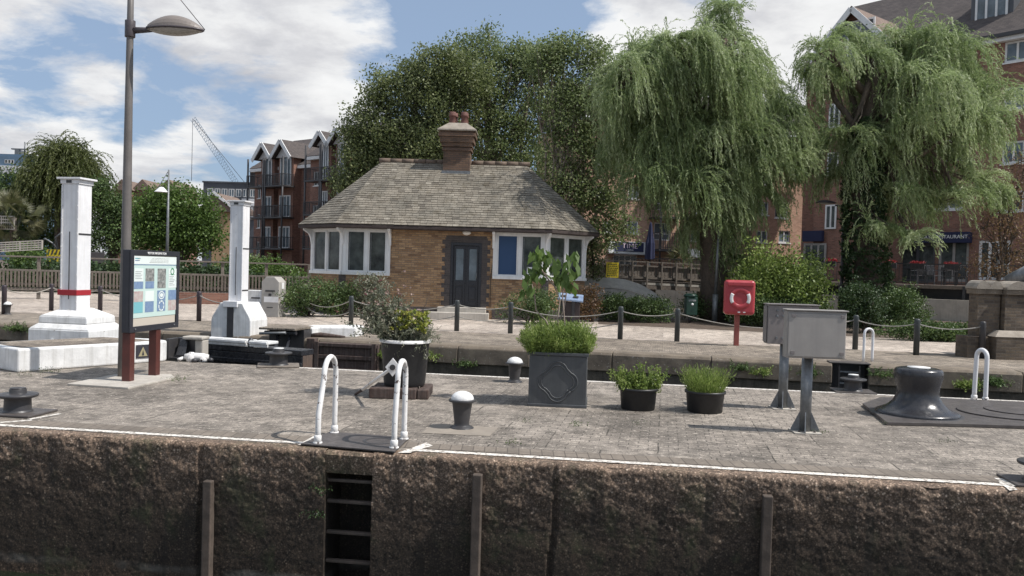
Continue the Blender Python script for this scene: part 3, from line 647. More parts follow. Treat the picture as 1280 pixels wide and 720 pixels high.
# ================================================================== THINGS ON THE ISLAND
# ladder hoops and their chequer plate
pl = T('ladder_cover_plate', 'dark steel plate set in the quay edge between two white hoops', 'plate')
mb = MB(); q = [P(376, 556, .01), P(493, 566, .01), P(512, 548, .01), P(412, 541, .01)]
mb.add(q + [v + Vector((0, 0, .012)) for v in q], [(0, 1, 2, 3)[::-1], (4, 5, 6, 7), (0, 1, 5, 4), (1, 2, 6, 5), (2, 3, 7, 6), (3, 0, 4, 7)]); mb.build('plate', M['darksteel'], pl)
mb = MB(); c = P(474, 551, .024)
prev = None
for i in range(21):
    an = R(20) + i / 20 * R(300); d = Vector((math.cos(an), math.sin(an), 0)); cur = (c + d * .125, c + d * .16)
    if prev: mb.quad(prev[0], prev[1], cur[1], cur[0])
    prev = cur
mb.build('ring_mark', M['black'], pl)
def hoop(name, label, f, b_, topz, r, mat, bulge=.0, feet=True, group=None, topf=.45):
    f = Vector(f); b_ = Vector(b_); e = T(name, label, 'handrail', f, 0, group)
    d = b_ - f; L_ = d.length; pts = [Vector((0, 0, 0)), Vector((0, 0, topz * .35)) + d * .02]
    for i in range(13):
        an = math.pi - math.pi * i / 12; rad = L_ * topf
        cx = L_ * (1 - topf) ; pts.append(d.normalized() * (cx + rad * math.cos(an)) + Vector((0, 0, topz - rad + rad * math.sin(an))))
    pts.append(d + Vector((0, 0, topz * .3))); pts.append(d)
    sm = []
    for i in range(len(pts) - 1):
        for t in (0, .5): sm.append(pts[i].lerp(pts[i + 1], t))
    sm.append(pts[-1])
    mb = MB(); mb.tube(sm, r, 14); mb.build('hoop', mat, e, uv=False)
    if feet:
        for q_ in (Vector((0, 0, 0)), d):
            mb = MB(); mb.lathe([(r * 1.35, 0), (r * 1.35, .07), (r * 1.05, .08)], (q_.x, q_.y), 14); mb.lathe([(r * 1.7, 0), (r * 1.7, .012)], (q_.x, q_.y), 14); mb.build('foot_clamp', M['chipw'], e)
    return e
def zt(p, py, px): return Pd(px, py, p[1]).z
f1, b1 = P(397, 554, .02), P(418, 541, .02); f2, b2_ = P(492.5, 560, .02), P(505, 549, .02)
GH = 'white tubular hoops beside the quay edge ladder'
hoop('ladder_hoop', 'chipped white tubular hoop, left of the pair at the quay edge', f1, b1, .80, .027, M['chipw'], group=GH, topf=.36)
hoop('ladder_hoop', 'chipped white tubular hoop, right of the pair, in front of the round planter', f2, b2_, .80, .027, M['chipw'], group=GH, topf=.40)
fh1 = P(1079, 452); hoop('ladder_hoop', 'white narrow hoop standing on the far lock wall above its ladder', fh1, P(1090, 452), .70, .028, M['whitem'], feet=False, topf=.49)
fh2 = P(1217.5, 500); hoop('ladder_hoop', 'white hoop on the quay behind the big black capstan', fh2, P(1231.5, 503), .76, .032, M['whitem'], topf=.46)

# dome topped bollards
def dome_bollard(label, p, h, rz=0):
    e = T('mooring_bollard', label, 'bollard', p, rz, 'small black bollards with white domed tops'); s = h / .40
    mb = MB(); mb.lathe([(.135 * s, 0), (.13 * s, .012 * s), (.085 * s, .035 * s), (.082 * s, .06 * s), (.105 * s, .24 * s), (.112 * s, .285 * s), (.15 * s, .292 * s), (.15 * s, .315 * s), (.12 * s, .32 * s)]); mb.build('body', M['black'], e, bevel=.003)
    mb = MB(); mb.lathe([(.125 * s * math.cos(a), (.318 + .088 * math.sin(a)) * s) for a in [i / 10 * math.pi / 2 for i in range(11)]], cap=False); mb.build('dome_cap', M['white'], e)
    return e
dome_bollard('black bollard with white dome top on the pale slab near the quay edge', P(577, 535), .40)
dome_bollard('black bollard with white dome top left of the square grey planter', P(643, 477.5), .385, 1)
dome_bollard('distant white topped black bollard on the far bank at the left edge', P(9, 393), .37, 2)
# flat disc bollards
def disc_bollard(label, p, s, top, base, rz):
    e = T('mooring_bollard', label, 'bollard', p, rz, 'low black disc bollards on base plates')
    mb = MB(); mb.lathe([(.17, .03), (.15, .05), (.145, .17), (.15, .2), (.215, .205), (.225, .225), (.22, .24), (.12, .25), (.095, .25), (.093, .29), (.09, .30)], n=36); mb.build('body', M['black'], e, bevel=.003)
    mb = MB(); mb.lathe([(.088, .302), (.084, .312), (.0, .318)], n=24); mb.build('cap', top, e)
    mb = MB(); mb.box(-.34, .34, -.26, .26, 0.003, .03); mb.build('base_plate', base, e, bevel=.008)
    e.scale = (s,) * 3; return e
disc_bollard('black disc bollard on slab at the left end of the quay edge', P(22, 517), .92, M['black'], M['darksteel'], aE)
disc_bollard('black disc bollard with white button top beside the black lock gate', P(348, 458), 1.0, M['white'], M['timberg'], aE + .4)
disc_bollard('black disc bollard with white button below the far ladder', P(1066, 490), .88, M['white'], M['darksteel'], aF)
disc_bollard('black disc bollard cut off by the right edge of the view', P(1299, 604), .8, M['black'], M['darksteel'], aE)

# capstan and chamber cover
c = P(1146, 521)
cp = T('capstan', 'big glossy black cast iron capstan with flared foot', 'capstan', c)
mb = MB(); mb.lathe([(.50, .04), (.505, .055), (.49, .075), (.47, .085), (.43, .10), (.36, .135), (.295, .20), (.262, .27), (.25, .32), (.255, .38), (.272, .45), (.29, .52), (.292, .56), (.285, .60), (.268, .622), (.23, .632), (.15, .636), (.0, .637)], n=56); mb.build('drum', M['blackg'], cp)
mb = MB(); mb.lathe([(.14, .637), (.138, .646), (.0, .650)], n=32); mb.build('worn_cap', M['white'], cp)
mb = MB(); mb.lathe([(.56, .0), (.56, .035), (.545, .045), (.47, .048)], n=56); mb.build('base_ring', M['black'], cp, bevel=.003)
cv = T('machine_chamber_cover', 'low dark steel chamber cover plate with round hatch beside the capstan', 'cover')
def raised(pts, z0, z1, mat, name, par, bev=.006):
    q = [P(a, b2, 0) for a, b2 in pts]; mb = MB(); n = len(q)
    vs = [(v.x, v.y, z0) for v in q] + [(v.x, v.y, z1) for v in q]
    mb.add(vs, [tuple(range(n))[::-1], tuple(range(n, 2 * n))] + [(i, (i + 1) % n, n + (i + 1) % n, n + i) for i in range(n)]); return mb.build(name, mat, par, bevel=bev)
raised([(1078, 508), (1108, 532), (1200, 534), (1420, 541), (1420, 512), (1196, 502), (1100, 500)], .002, .045, M['darksteel'], 'plate', cv)
h_ = P(1272, 521); mb = MB(); mb.lathe([(.62, .046), (.62, .062), (.60, .066), (.0, .068)], n=48, sx=1.2); mb.build('hatch', M['darksteel'], cv, loc=(h_.x, h_.y, 0), bevel=.003)
mb = MB(); mb.lathe([(.40, .069), (.40, .08), (.385, .083), (.0, .084)], n=48, sx=1.2); mb.build('hatch', M['darksteel'], cv, loc=(h_.x + .12, h_.y + .08, 0), bevel=.003)

# control cabinets on galvanised posts
def cabinet(label, base, pxl, pxr, pyt, pyb, dep, post_h_px, rz, mat, back, knobs, postpx, r):
    e = T('control_cabinet', label, 'cabinet', base, rz, 'grey metal control cabinets on galvanised posts'); D = base[1]; k = D / F
    x0 = (pxl - postpx) * k; x1 = (pxr - postpx) * k; z1 = Pd((pxl + pxr) / 2, pyt, D).z; z0 = Pd((pxl + pxr) / 2, pyb, D).z
    mb = MB(); mb.box(x0, x1, -.20, dep - .20 + .0, z0, z1); mb.build('housing', mat, e, bevel=.008)
    mb = MB(); mb.box(x0 + .012, x1 - .012, -.214, -.203, z0 + .02, z1 - .03) if back else mb.box(x0 - .016, x0 - .003, -.17, dep - .22, z0 + .02, z1 - .02); mb.build('door_panel', mat, e, bevel=.003)
    mb = MB(); mb.box(x0 - .015, x1 + .015, -.225, dep - .185, z1 + .002, z1 + .016); mb.build('lid', mat, e, bevel=.004)
    for (a, b2) in knobs:
        mb = MB(); x = x0 + (x1 - x0) * a; z = z0 + (z1 - z0) * b2; mb.box(x - .022, x + .022, -.222, -.214, z - .018, z + .018) if back else mb.box(x - .014, x + .014, -.214, -.202, z - .014, z + .014)
        mb.build('lug', M['boxgreyd'] if back else M['galv'], e, bevel=.002)
    mb = MB(); mb.tube([(0, 0, .012), (0, -.0, z0 + .02)], r, 20); mb.build('post', M['galv'], e)
    for a_ in range(4):
        mb = MB(); mb.lathe([(.014, .014), (.014, .034), (0, .036)], (.12 * math.cos(a_ * math.pi / 2 + .785), .12 * math.sin(a_ * math.pi / 2 + .785)), 6); mb.build('bolt', M['darksteel'], e)
    for a in range(4):
        g = MB(); g.add([(r * .8, -.006, .012), (.155, -.006, .012), (.155, -.006, .03), (r * .8, -.006, .26), (r * .8, .006, .012), (.155, .006, .012), (.155, .006, .03), (r * .8, .006, .26)], [(0, 1, 2, 3), (7, 6, 5, 4), (0, 4, 5, 1), (1, 5, 6, 2), (2, 6, 7, 3)])
        ob = g.build('gusset', M['galv'], e); ob.rotation_euler.z = a * math.pi / 2 - .25
    mb = MB(); mb.box(-.15, .15, -.15, .15, 0.002, .014); mb.build('base_plate', M['conc'], e)
    return e
pb = P(1006, 540); cabinet('plain grey metal control cabinet on a galvanised post, nearer of the two', pb, 974, 1045, 388, 446, .17, 0, aE * .5, M['boxgrey'], True, ((.10, .90), (.93, .90), (.10, .12), (.93, .12)), 1006, .062)
pb = P(978, 510.5); cabinet('duller grey cabinet with rows of studs, half hidden behind the nearer cabinet', pb, 952, 1013, 381, 429, .22, 0, aE * .5, M['boxgreyd'], False, ((.18, .86), (.30, .86), (.44, .86), (.18, .72), (.30, .72), (.18, .16), (.30, .16)), 978, .06)

# lamp column
lb = P(154.5, 472.5); ln = T('street_lamp', 'tall grey brown lamp column with leaf shaped head beside the notice board', 'street lamp', lb)
za = Pd(166, 38, lb.y).z
mb = MB(); mb.tube([(0, 0, 0), (0, 0, 1.0), (0, 0, 2.15), (0, 0, za), (0, 0, za + 1.35)], [.084, .078, .066, .047, .036], 20); mb.build('column', M['lamp'], ln)
mb = MB(); mb.tube([(0, 0, za - .10), (0, 0, za + .14)], .072, 20); mb.build('collar', M['lampd'], ln, bevel=.006)
mb = MB(); mb.frus((.0, 0), (.04, .04), 0, (.04, .04), 0); mb = MB()
mb.tube([(.04, 0, za), (.22, 0, za + .01), (.36, 0, za + .02)], [.05, .04, .032], 12); mb.build('bracket_arm', M['lampd'], ln)
def leafhead(par, x0, x1, z, hw, up_, dn, mt, ml):
    n = 16; m1 = MB(); m2 = MB(); rim = MB()
    def ring(t, side):
        x = x0 + (x1 - x0) * t; w = hw * math.sin(math.pi * min(1, t * .93 + .07)) ** .6; h = side * math.sin(math.pi * min(1, t * .9 + .08)) ** .8
        return [Vector((x, w * math.cos(a), z + h * math.sin(a))) for a in [math.pi * k / 10 for k in range(11)]]
    for mm, side in ((m1, up_), (m2, -dn)):
        for i in range(n):
            a, b2 = ring(i / n, side), ring((i + 1) / n, side)
            for k in range(10): mm.add([a[k], a[k + 1], b2[k + 1], b2[k]], [(0, 1, 2, 3)], sm=True)
    m1.build('shade', mt, par); m2.build('diffuser', ml, par)
    pts = [Vector((x0 + (x1 - x0) * t, hw * math.sin(math.pi * min(1, t * .93 + .07)) ** .6, z)) for t in [i / n for i in range(n + 1)]]
    rim.tube(pts + [Vector((p.x, -p.y, p.z)) for p in pts[::-1]], .018, 8); rim.build('rim', M['lampd'], par)
leafhead(ln, .27, 1.06, za + .03, .17, .20, .085, pm('bronze lamp shade', (.22, .19, .17), (.18, .155, .14), .45), pm('milky lamp glass', (.42, .39, .35), (.36, .33, .3), .3))
mb = MB(); mb.tube([(1.08, 0, za + .04), (0.0, 0, za + 1.3)], .006, 6); mb.build('stay_wire', M['lampd'], ln)
mb = MB(); mb.add([(-.45, -.28, .004), (.5, -.32, .004), (.55, .35, .004), (-.35, .4, .004)], [(0, 1, 2, 3)]); 

# notice board
nb0 = P(167.5, 479); nb1 = P(201.5, 471.5)
dv = Vector((nb1.x - nb0.x, nb1.y - nb0.y, 0)); ang = math.atan2(dv.y, dv.x)
mid = (nb0 + nb1) / 2
nb = T('notice_board', 'framed notice board of pale panels on two maroon posts', 'notice board', mid, 0)
A0 = Pd(164.5, 312, 11.65); A1 = Pd(225, 315, 12.97)
bd = Vector((A1.x - A0.x, A1.y - A0.y, 0)); bw = bd.length; bang = math.atan2(bd.y, bd.x); ztop = A0.z; zbot = Pd(164.5, 416.5, 11.65).z; bh = ztop - zbot
hold = (A0 + A1) / 2
nbb = nb; nbb.location = (hold.x, hold.y, 0); nbb.rotation_euler.z = bang
# local frame: x along the board, -y the face
mb = MB(); t_ = .13
mb.box(-bw / 2, bw / 2, .03, t_, zbot, ztop); mb.build('cabinet', M['frame'], nb, bevel=.008)
fr = MB(); fw_ = .075
fr.box(-bw / 2, bw / 2, -.0, .028, ztop - fw_, ztop); fr.box(-bw / 2, bw / 2, -.0, .028, zbot, zbot + fw_ * 1.1); fr.box(-bw / 2, -bw / 2 + fw_, -.0, .028, zbot + fw_ * 1.1, ztop - fw_); fr.box(bw / 2 - fw_, bw / 2, -.0, .028, zbot + fw_ * 1.1, ztop - fw_)
fr.build('frame', M['frame'], nb, bevel=.004)
px0, px1, pz0, pz1 = -bw / 2 + fw_ + .01, bw / 2 - fw_ - .01, zbot + .20, ztop - fw_ - .01
mb = MB(); mb.box(px0, px1, .018, .028, zbot + fw_, ztop - fw_); mb.build('backing', flat('buff backing', (.52, .47, .40), .7), nb)
mb = MB(); mb.box(px0, px1, .012, .0165, pz0, pz1); po = mb.build('poster', flat('pale mint paper', (.52, .66, .62), .55), nb)
PW, PH = px1 - px0, pz1 - pz0
inkb = pm('blue print', (.14, .22, .38), (.22, .31, .44), .6, scale=20, bst=0); inkg = pm('grey photo print', (.07, .08, .08), (.40, .40, .38), .6, scale=22, bst=0); inkp = pm('rose photo print', (.42, .28, .28), (.5, .5, .46), .6, scale=16, bst=0); inkl = flat('white panel print', (.72, .78, .76), .55); inkt = flat('teal print', (.18, .45, .50), .55)
def pr(u0, u1, v0, v1, mt, y=.0095, nm='printed_panel'):
    b_ = MB(); b_.box(px0 + PW * u0, px0 + PW * u1, y, .0115, pz1 - PH * v1, pz1 - PH * v0); return b_.build(nm, mt, nb)
pr(0, 1, 0, .13, inkl); pr(0, 1, .135, .145, inkb); pr(.02, .14, .03, .05, inkt); pr(.02, .12, .065, .08, inkb)
for i in range(4):
    pr(.40 - i * .02, .80, .03 + i * .022, .036 + i * .022, M['timberg'], nm='text_line')
for (u, top_, bot) in ((.0, inkl, inkb), (.25, inkg, inkb), (.53, inkg, inkg), (.80, inkl, inkl)):
    pr(u + .01, u + .21, .20, .41, top_); pr(u + .01, u + .21, .415, .53, bot)
for (u, top_, bot) in ((.0, inkp, inkt), (.25, inkl, inkb), (.53, inkb, inkb), (.80, inkb, inkp)):
    pr(u + .01, u + .21, .57, .74, top_); pr(u + .01, u + .21, .745, .92, bot)
for u in (.83,):
    for i in range(7): pr(u, u + .13 - (i % 3) * .02, .30 + i * .03, .306 + i * .03, M['galv'], .008, 'text_line')
for i in range(5): pr(.03, .18 - (i % 2) * .03, .25 + i * .028, .256 + i * .028, M['galv'], .008, 'text_line')
rg = MB(); cx, cz = px0 + PW * .90, pz1 - PH * .25
def ring_mark(cx, cz, r0_, r1_, mt, y=.0075, sx=1, n=28, gaps=0, nm='logo'):
    b_ = MB()
    for i in range(n):
        if gaps and (i % (n // gaps)) < 1: continue
        a0, a1 = 2 * math.pi * i / n, 2 * math.pi * (i + 1) / n
        b_.quad((cx + r1_ * sx * math.cos(a0), y, cz + r1_ * math.sin(a0)), (cx + r1_ * sx * math.cos(a1), y, cz + r1_ * math.sin(a1)), (cx + r0_ * sx * math.cos(a1), y, cz + r0_ * math.sin(a1)), (cx + r0_ * sx * math.cos(a0), y, cz + r0_ * math.sin(a0)))
    return b_.build(nm, mt, nb, fixn=False)
ring_mark(cx, cz, .035, .055, flat('green print', (.06, .25, .12), .6))
ring_mark(px0 + PW * .64, pz1 - PH * .65, .045, .06, inkl, sx=1.4); ring_mark(px0 + PW * .64, pz1 - PH * .65, .0, .03, inkl, sx=1.6)
ring_mark(px0 + PW * .64, pz1 - PH * .83, .058, .082, inkl, gaps=7)
text('VISITOR INFORMATION', .048, nb, M['txtw'], (0, -.002, ztop - fw_ * .55), name='header_text')
for xx in (-bw / 2 + .12, bw / 2 - .14):
    b_ = MB(); b_.tube([(xx, .0, zbot + .045), (xx, -.012, zbot + .045)], .012, 10); b_.build('lock', M['galv'], nb)
for pt in (nb0, nb1):
    lp = Matrix.Rotation(-bang, 3, 'Z') @ (Vector((pt.x, pt.y, 0)) - Vector((hold.x, hold.y, 0)))
    b_ = MB(); b_.box(lp.x - .06, lp.x + .06, .01, .13, 0, zbot + .25 if False else zbot - .002); b_.build('post', M['maroon'], nb, bevel=.006)
sl = T('notice_board_slab', 'pale concrete slab under the notice board and lamp column', 'slab')
raised([(84, 482), (160, 487), (219, 474), (214, 470), (150, 469)], .0, .03, M['conc'], 'slab', sl, .006)
mb = MB(); 

# white painted block (balance kerb) and hydraulic towers
K0 = P(22, 466); K1 = P(205, 452); K2 = P(-70, 447)
u_ = (K1 - K0); ang = math.atan2(u_.y, u_.x); Lb = u_.length
wk = T('low_white_block', 'long low white painted masonry block in front of the first white tower', 'block', K0, ang)
hw_ = .355
prof = [(0, 0), (Lb, 0), (Lb + .06, .1), (Lb + .03, .55), (0, 1.35)]
mb = MB(); mb.prism([(0, 0), (Lb, 0), (Lb + .10, .08), (Lb + .10, .5), (Lb, .62), (Lb - .3, 1.25), (-.05, 1.30)], 0, hw_); mb.build('block', M['white'], wk, bevel=.035, seg=3)
mb = MB(); mb.prism([(.10, .12), (Lb - .12, .12), (Lb - .2, .6), (Lb - .45, 1.15), (.08, 1.18)], hw_ - .01, hw_ + .006); mb.build('top_slab', M['setts'], wk)
bx = Matrix.Rotation(-ang, 3, 'Z') @ (P(181, 454) - K0)
mb = MB(); mb.box(bx.x - .15, bx.x + .08, -.014, -.003, .09, .31); hs = mb.build('hazard_sign', M['txt'], wk)
mb = MB(); mb.add([(bx.x - .115, -.017, .12), (bx.x + .045, -.017, .12), (bx.x - .035, -.017, .28)], [(0, 1, 2)]); mb.build('triangle', flat('faded sign yellow', (.34, .30, .18), .6), hs, fixn=False)
mb = MB(); mb.add([(bx.x - .055, -.02, .135), (bx.x - .015, -.02, .135), (bx.x - .035, -.02, .23)], [(0, 1, 2)]); mb.build('symbol', M['txt'], hs, fixn=False)

TZ = -.24
def tower(label, base, zt_, zb, yaw, k=1.0, strap=True):
    e = T('white_tower', label, 'tower', base, yaw, 'white painted steel lock towers')
    w, d = .165 * k, .165 * k
    mb = MB(); mb.box(-w, w, -d, d, zb, zt_ - .10); mb.build('shaft', M['whitem'], e, bevel=.006)
    mb = MB(); mb.box(-w - .02, w + .02, -d - .02, d + .02, zt_ - .10, zt_ - .02); mb.box(-w - .07, w + .07, -d - .06, d + .06, zt_ - .02, zt_ + .015); mb.build('cap', M['whitem'], e, bevel=.006)
    mb = MB(); mb.box(-.07, .04, -d - .026, -d - .022, zt_ - .085, zt_ - .035); mb.build('slot', M['black'], e)
    for s_ in (-1, 1):
        mb = MB(); mb.box(s_ * w - .03 * (s_ > 0) , s_ * w + .03 * (s_ < 0), -d - .012, -d - .002, zb, zt_ - .12); mb.build('cover_strip', M['whitem'], e, bevel=.003)
    for i in range(9):
        z = zb + .15 + i * (zt_ - zb - .4) / 8
        for s_ in (-1, 1): mb = MB(); mb.tube([(s_ * (w - .015), -d - .012, z), (s_ * (w - .015), -d - .022, z)], .012, 8); mb.build('rivet', M['white'], e)
    mb = MB(); mb.box(-.006, .010, -d - .006, -d - .002, zb + .2, zb + 1.35 * k); mb.build('slot', M['black'], e)
    for z in ((zb + 1.30 * k), (zb + .30 * k)):
        mb = MB(); mb.box(w + .002, w + .006, -d + .01, d - .01, z, z + .03); mb.build('band', M['black'], e)
    return e
tb = Pd(93, 430, 15.5); tb = Vector((tb.x, tb.y, 0)); ztw = Pd(93, 224, 15.5).z; zsh = Pd(93, 387, 15.5).z
t1 = tower('white steel tower with red strap, on its stepped white plinth', tb, ztw, zsh, aE - .05, 1.06)
mb = MB(); zr = zsh + .27; mb.box(-.215, .182, -.2, .19, zr, zr + .10); mb.build('strap', M['redstrap'], t1, bevel=.004)
mb = MB(); mb.frus((.02, .05), (.62, .50), 0.0, (.62, .50), .43); mb.frus((.02, .05), (.62, .50), .43, (.50, .40), .53); mb.frus((.02, .05), (.50, .40), .53, (.49, .39), .66); mb.frus((.02, .05), (.49, .39), .66, (.18, .19), zsh + .03); mb.build('plinth', M['white'], t1, bevel=.02, seg=2)
mb = MB(); mb.box(-.12, -.06, -.475, -.458, .22, .26); mb.build('vent', M['txtw'], t1)
D2 = BANK(-6.2); tb = Pd(297, 420, D2 + .42); tb2 = Vector((tb.x, tb.y, 0)); ztw = Pd(300, 252, D2 + .42).z; zsh = Pd(300, 379, D2 + .42).z
t2 = tower('white steel tower beside the grey cabinet, on the far bank', tb2, ztw, zsh, aE - .02, 1.0)
mb = MB()
hwid = .50; zp = zsh + .02
prof = [(-hwid, -.30), (hwid, -.30), (hwid, zp - .42), (hwid - .03, zp - .32), (hwid - .15, zp - .13), (hwid - .22, zp), (-hwid + .22, zp), (-hwid + .15, zp - .13), (-hwid + .03, zp - .32), (-hwid, zp - .42)]
mb.prism(prof, -.36, .55, axis='y'); mb.build('plinth', M['white'], t2, bevel=.02)
mb = MB(); mb.box(-.09, .07, -.374, -.362, -.3, zp - .08); mb.build('guide_slot', M['black'], t2)
mb = MB(); mb.box(-.19, .17, -.40, -.17, zp - .10, zp + .04); mb.build('collar', M['whitem'], t2, bevel=.006)

# ---- lock gates and gear
GD = 15.3
def gz(px, py, D): return Pd(px, py, D).z
lg = T('lock_gate', 'black steel lock gate folded open beside the quay, white planks on top', 'lock gate')
gL, gR = Pd(247, 440, GD + .5), Pd(379, 440, GD - .3)
gv = gR - gL; ga = math.atan2(gv.y, gv.x); gl = Vector((gv.x, gv.y, 0)).length; lg.location = (gL.x, gL.y, 0); lg.rotation_euler.z = ga
ztg = gz(310, 434, GD)
mb = MB(); mb.box(0, gl, 0, .30, -1.5, ztg - .10); mb.build('gate_leaf', M['brownsteel'], lg)
mb = MB(); mb.box(0, gl, -.05, .34, ztg - .10, ztg); mb.box(0, gl, -.03, -.002, ztg - .62, ztg - .11); mb.box(0, gl, -.07, -.032, ztg - .30, ztg - .22); mb.build('top_beam', M['blackg'], lg, bevel=.01)
for i in range(5):
    mb = MB(); x = gl * (.05 + .225 * i); mb.box(x - .03, x + .03, -.055, -.002, -.9, ztg - .22); mb.build('stiffener', M['black'], lg, bevel=.004)
for a, b2 in ((.05, .50), (.53, .70)):
    mb = MB(); mb.bar((gl * a, .06, ztg + .09), (gl * b2, .06, ztg + .09), .36, .05); ob = mb.build('walkway_plank', M['white'], lg, bevel=.01)
    mb = MB(); mb.box(gl * a, gl * b2, -.09, -.06, ztg + .015, ztg + .13); mb.build('kick_board', M['white'], lg, bevel=.006)
mb = MB(); mb.lathe([(.05, ztg), (.05, ztg + .12), (.03, ztg + .16), (0, ztg + .17)], (gl * .515, .0), 14); mb.build('knob', M['black'], lg)
# brown timber gate leaf lying open against the far wall
D3 = BANK(-4.2) - .28
bgL, bgR = Pd(384, 440, BANK(-4.8) - .22), Pd(472, 440, BANK(-3.2) - .22); gv = bgR - bgL; gl = Vector((gv.x, gv.y, 0)).length
bg = T('lock_gate', 'brown timber lock gate folded against the far wall, behind the round planter', 'lock gate', (bgL.x, bgL.y, 0), math.atan2(gv.y, gv.x))
mb = MB(); mb.box(0, .2, -.06, .16, -1.5, .03); mb.build('heel_post', M['timberr'], bg, bevel=.015)
mb = MB(); mb.box(.202, gl, .0, .16, -1.5, -.06); mb.build('leaf', M['timberr'], bg)
for z0, z1 in ((-.14, -.06), (-.42, -.33), (-.75, -.62)):
    mb = MB(); mb.box(.25, gl - .02, -.06, -.002, z0, z1); mb.build('rail', M['timberr'], bg, bevel=.01)
for x in (.205, gl - .12):
    mb = MB(); mb.box(x, x + .10, -.08, -.062, -1.2, -.03); mb.build('stile', M['timberr'], bg, bevel=.01)
# gear beside the gate
g1 = P(231, 449.5, 0); gear = T('gate_ram_housing', 'black ram housing with white cover at the end of the low white block', 'housing', (g1.x, g1.y + .12, 0), aE)
mb = MB(); mb.box(-.30, -.24, -.2, .3, 0, .36); mb.box(-.30, .12, .1, .3, 0, .36); mb.box(-.30, .18, -.18, .3, .0, .04); mb.build('housing', M['black'], gear, bevel=.01)
mb = MB(); mb.add([(-.16, -.12, .05), (.02, -.12, .05), (-.04, .08, .34), (-.18, .08, .34)], [(0, 1, 2, 3)]); mb.box(-.18, .12, -.14, -.10, .04, .08); mb.build('bracket', M['blackg'], gear)
mb = MB(); mb.box(-.10, .28, -.02, .26, .34, .40); mb.box(.12, .27, .02, .24, .02, .338); mb.build('cover', M['conc'], gear, bevel=.02)
g2 = P(246, 452); vl = T('gate_fitting', 'chunky dirty white pipe fitting lying on the quay in front of the gate', 'fitting', g2, .1)
mb = MB(); mb.tube([(-.2, 0, .08), (-.1, 0, .085), (.1, .02, .08), (.19, .03, .07)], [.05, .07, .065, .05], 12); mb.lathe([(.085, 0), (.09, .06), (.07, .12), (.04, .16)], (-.09, 0), 14); mb.lathe([(.08, 0), (.08, .05), (.06, .10), (.03, .13)], (.10, .02), 14); mb.tube([(-.22, 0, .06), (-.3, -.06, .03)], .03, 8); mb.build('body', M['chipw'], vl, uv=False)
mb = MB(); mb.lathe([(.045, 0), (.05, .05), (.02, .07)], (.23, .0), 12); mb.lathe([(.045, 0), (.05, .05), (.02, .07)], (-.01, -.12), 12); mb.build('bolt', M['black'], vl)
# white kerb blocks and black bracket on the far bank beside tower 2
g3 = P(376, 421); kb = T('white_kerb_block', 'white painted L shaped kerb blocks beside the far tower', 'kerb', g3, aB + .05)
k_ = g3.y / F
mb = MB(); mb.prism([(0, 0), (.30, 0), (.30, .34), (1.15, .62), (1.15, 1.25), (.85, 1.35), (0, .7)], -.3, .24); mb.build('block', M['white'], kb, bevel=.05, seg=3)
g4 = P(347, 424); br_ = T('gate_ram', 'black ram arm in a pit between the far tower and white kerb', 'ram', (g4.x, g4.y + .1, 0), aB)
mb = MB(); mb.box(-.42, .45, .35, .9, -.3, .19); mb.build('pit_lining', M['black'], br_)
mb = MB(); mb.box(-.48, .42, -.05, .95, .20, .25); mb.build('cover_slab', M['setts'], br_, bevel=.01)
mb = MB(); mb.bar((-.15, .3, .16), (.05, -.25, -.25), .07, .07); mb.bar((.15, .3, .16), (.32, -.25, -.25), .05, .05); mb.tube([(-.4, .1, .12), (.38, .1, .14)], .05, 10); mb.build('arm', M['blackg'], br_)
mb = MB(); mb.tube([(-.45, -.06, .11), (.2, -.06, .15)], .03, 8); mb.build('pipe', M['galv'], br_)

# small rusty things on coping right of the kerb
g5 = P(405, 422); mb = MB(); mb.tube([(-.3, 0, .04), (-.1, .05, .06), (.15, 0, .05), (.5, .02, .03)], [.05, .06, .05, .02], 8); ob = mb.build('rusty_chain_heap', M['timberr'], loc=g5); tag(ob, 'rusty chain end lying on the far coping by the white kerb', 'chain')

# ================================================================== PLANTERS
# round planter
p = P(501, 499); p = Vector((p.x, p.y + .34, 0)); rp = T('round_planter', 'tall round black planter with chipped white rim on dark timbers', 'planter', p)
def bh_(py, px=504): return Pd(px, py, p.y).z
ztp = bh_(424); zlo = .145
mb = MB(); mb.lathe([(.27, zlo), (.28, zlo + .05), (.325, ztp - .03), (.345, ztp - .03), (.345, ztp), (.31, ztp), (.30, ztp - .08), (0, ztp - .08)], n=48); mb.build('pot', M['potplastic'], rp, bevel=.003)
mb = MB(); mb.lathe([(.348, ztp - .035), (.35, ztp + .003), (.312, ztp + .006)], n=48, cap=False); mb.build('rim', M['chipw'], rp)
mb = MB(); mb.lathe([(.0, ztp - .04), (.305, ztp - .05)], n=24, cap=False); mb.build('soil', M['soil'], rp)
for i, (a, b2, c_, d_) in enumerate(((-.42, .20, -.36, -.12), (.21, .36, -.33, .30), (-.40, .18, -.08, .2))):
    mb = MB(); mb.box(a, b2, c_, d_, .0, .140 - .01 * (i == 1)); tb_ = mb.build('timber_block', M['timberr'], rp, bevel=.015)
mb = MB(); mb.bar((.26, -.05, ztp - .1), (.255, -.07, ztp + .28), .03, .015); mb.build('stake', M['timberr'], rp)
shr = T('planter_shrub', 'grey green bushy shrub leaning left out of the round planter', 'shrub', (p.x, p.y, ztp - .06))
lv = Leaves(11); n = 150
pts = np.array([p.x - .12, p.y, ztp - .06]) + lv.r.normal(0, .08, (n, 3)) * np.array([1, 1, 0])
sprigs(lv, pts, (.3, .72), .032, .05, .02, (-.42, .0), .12, .00, .8, 3)
kk = F / p.y
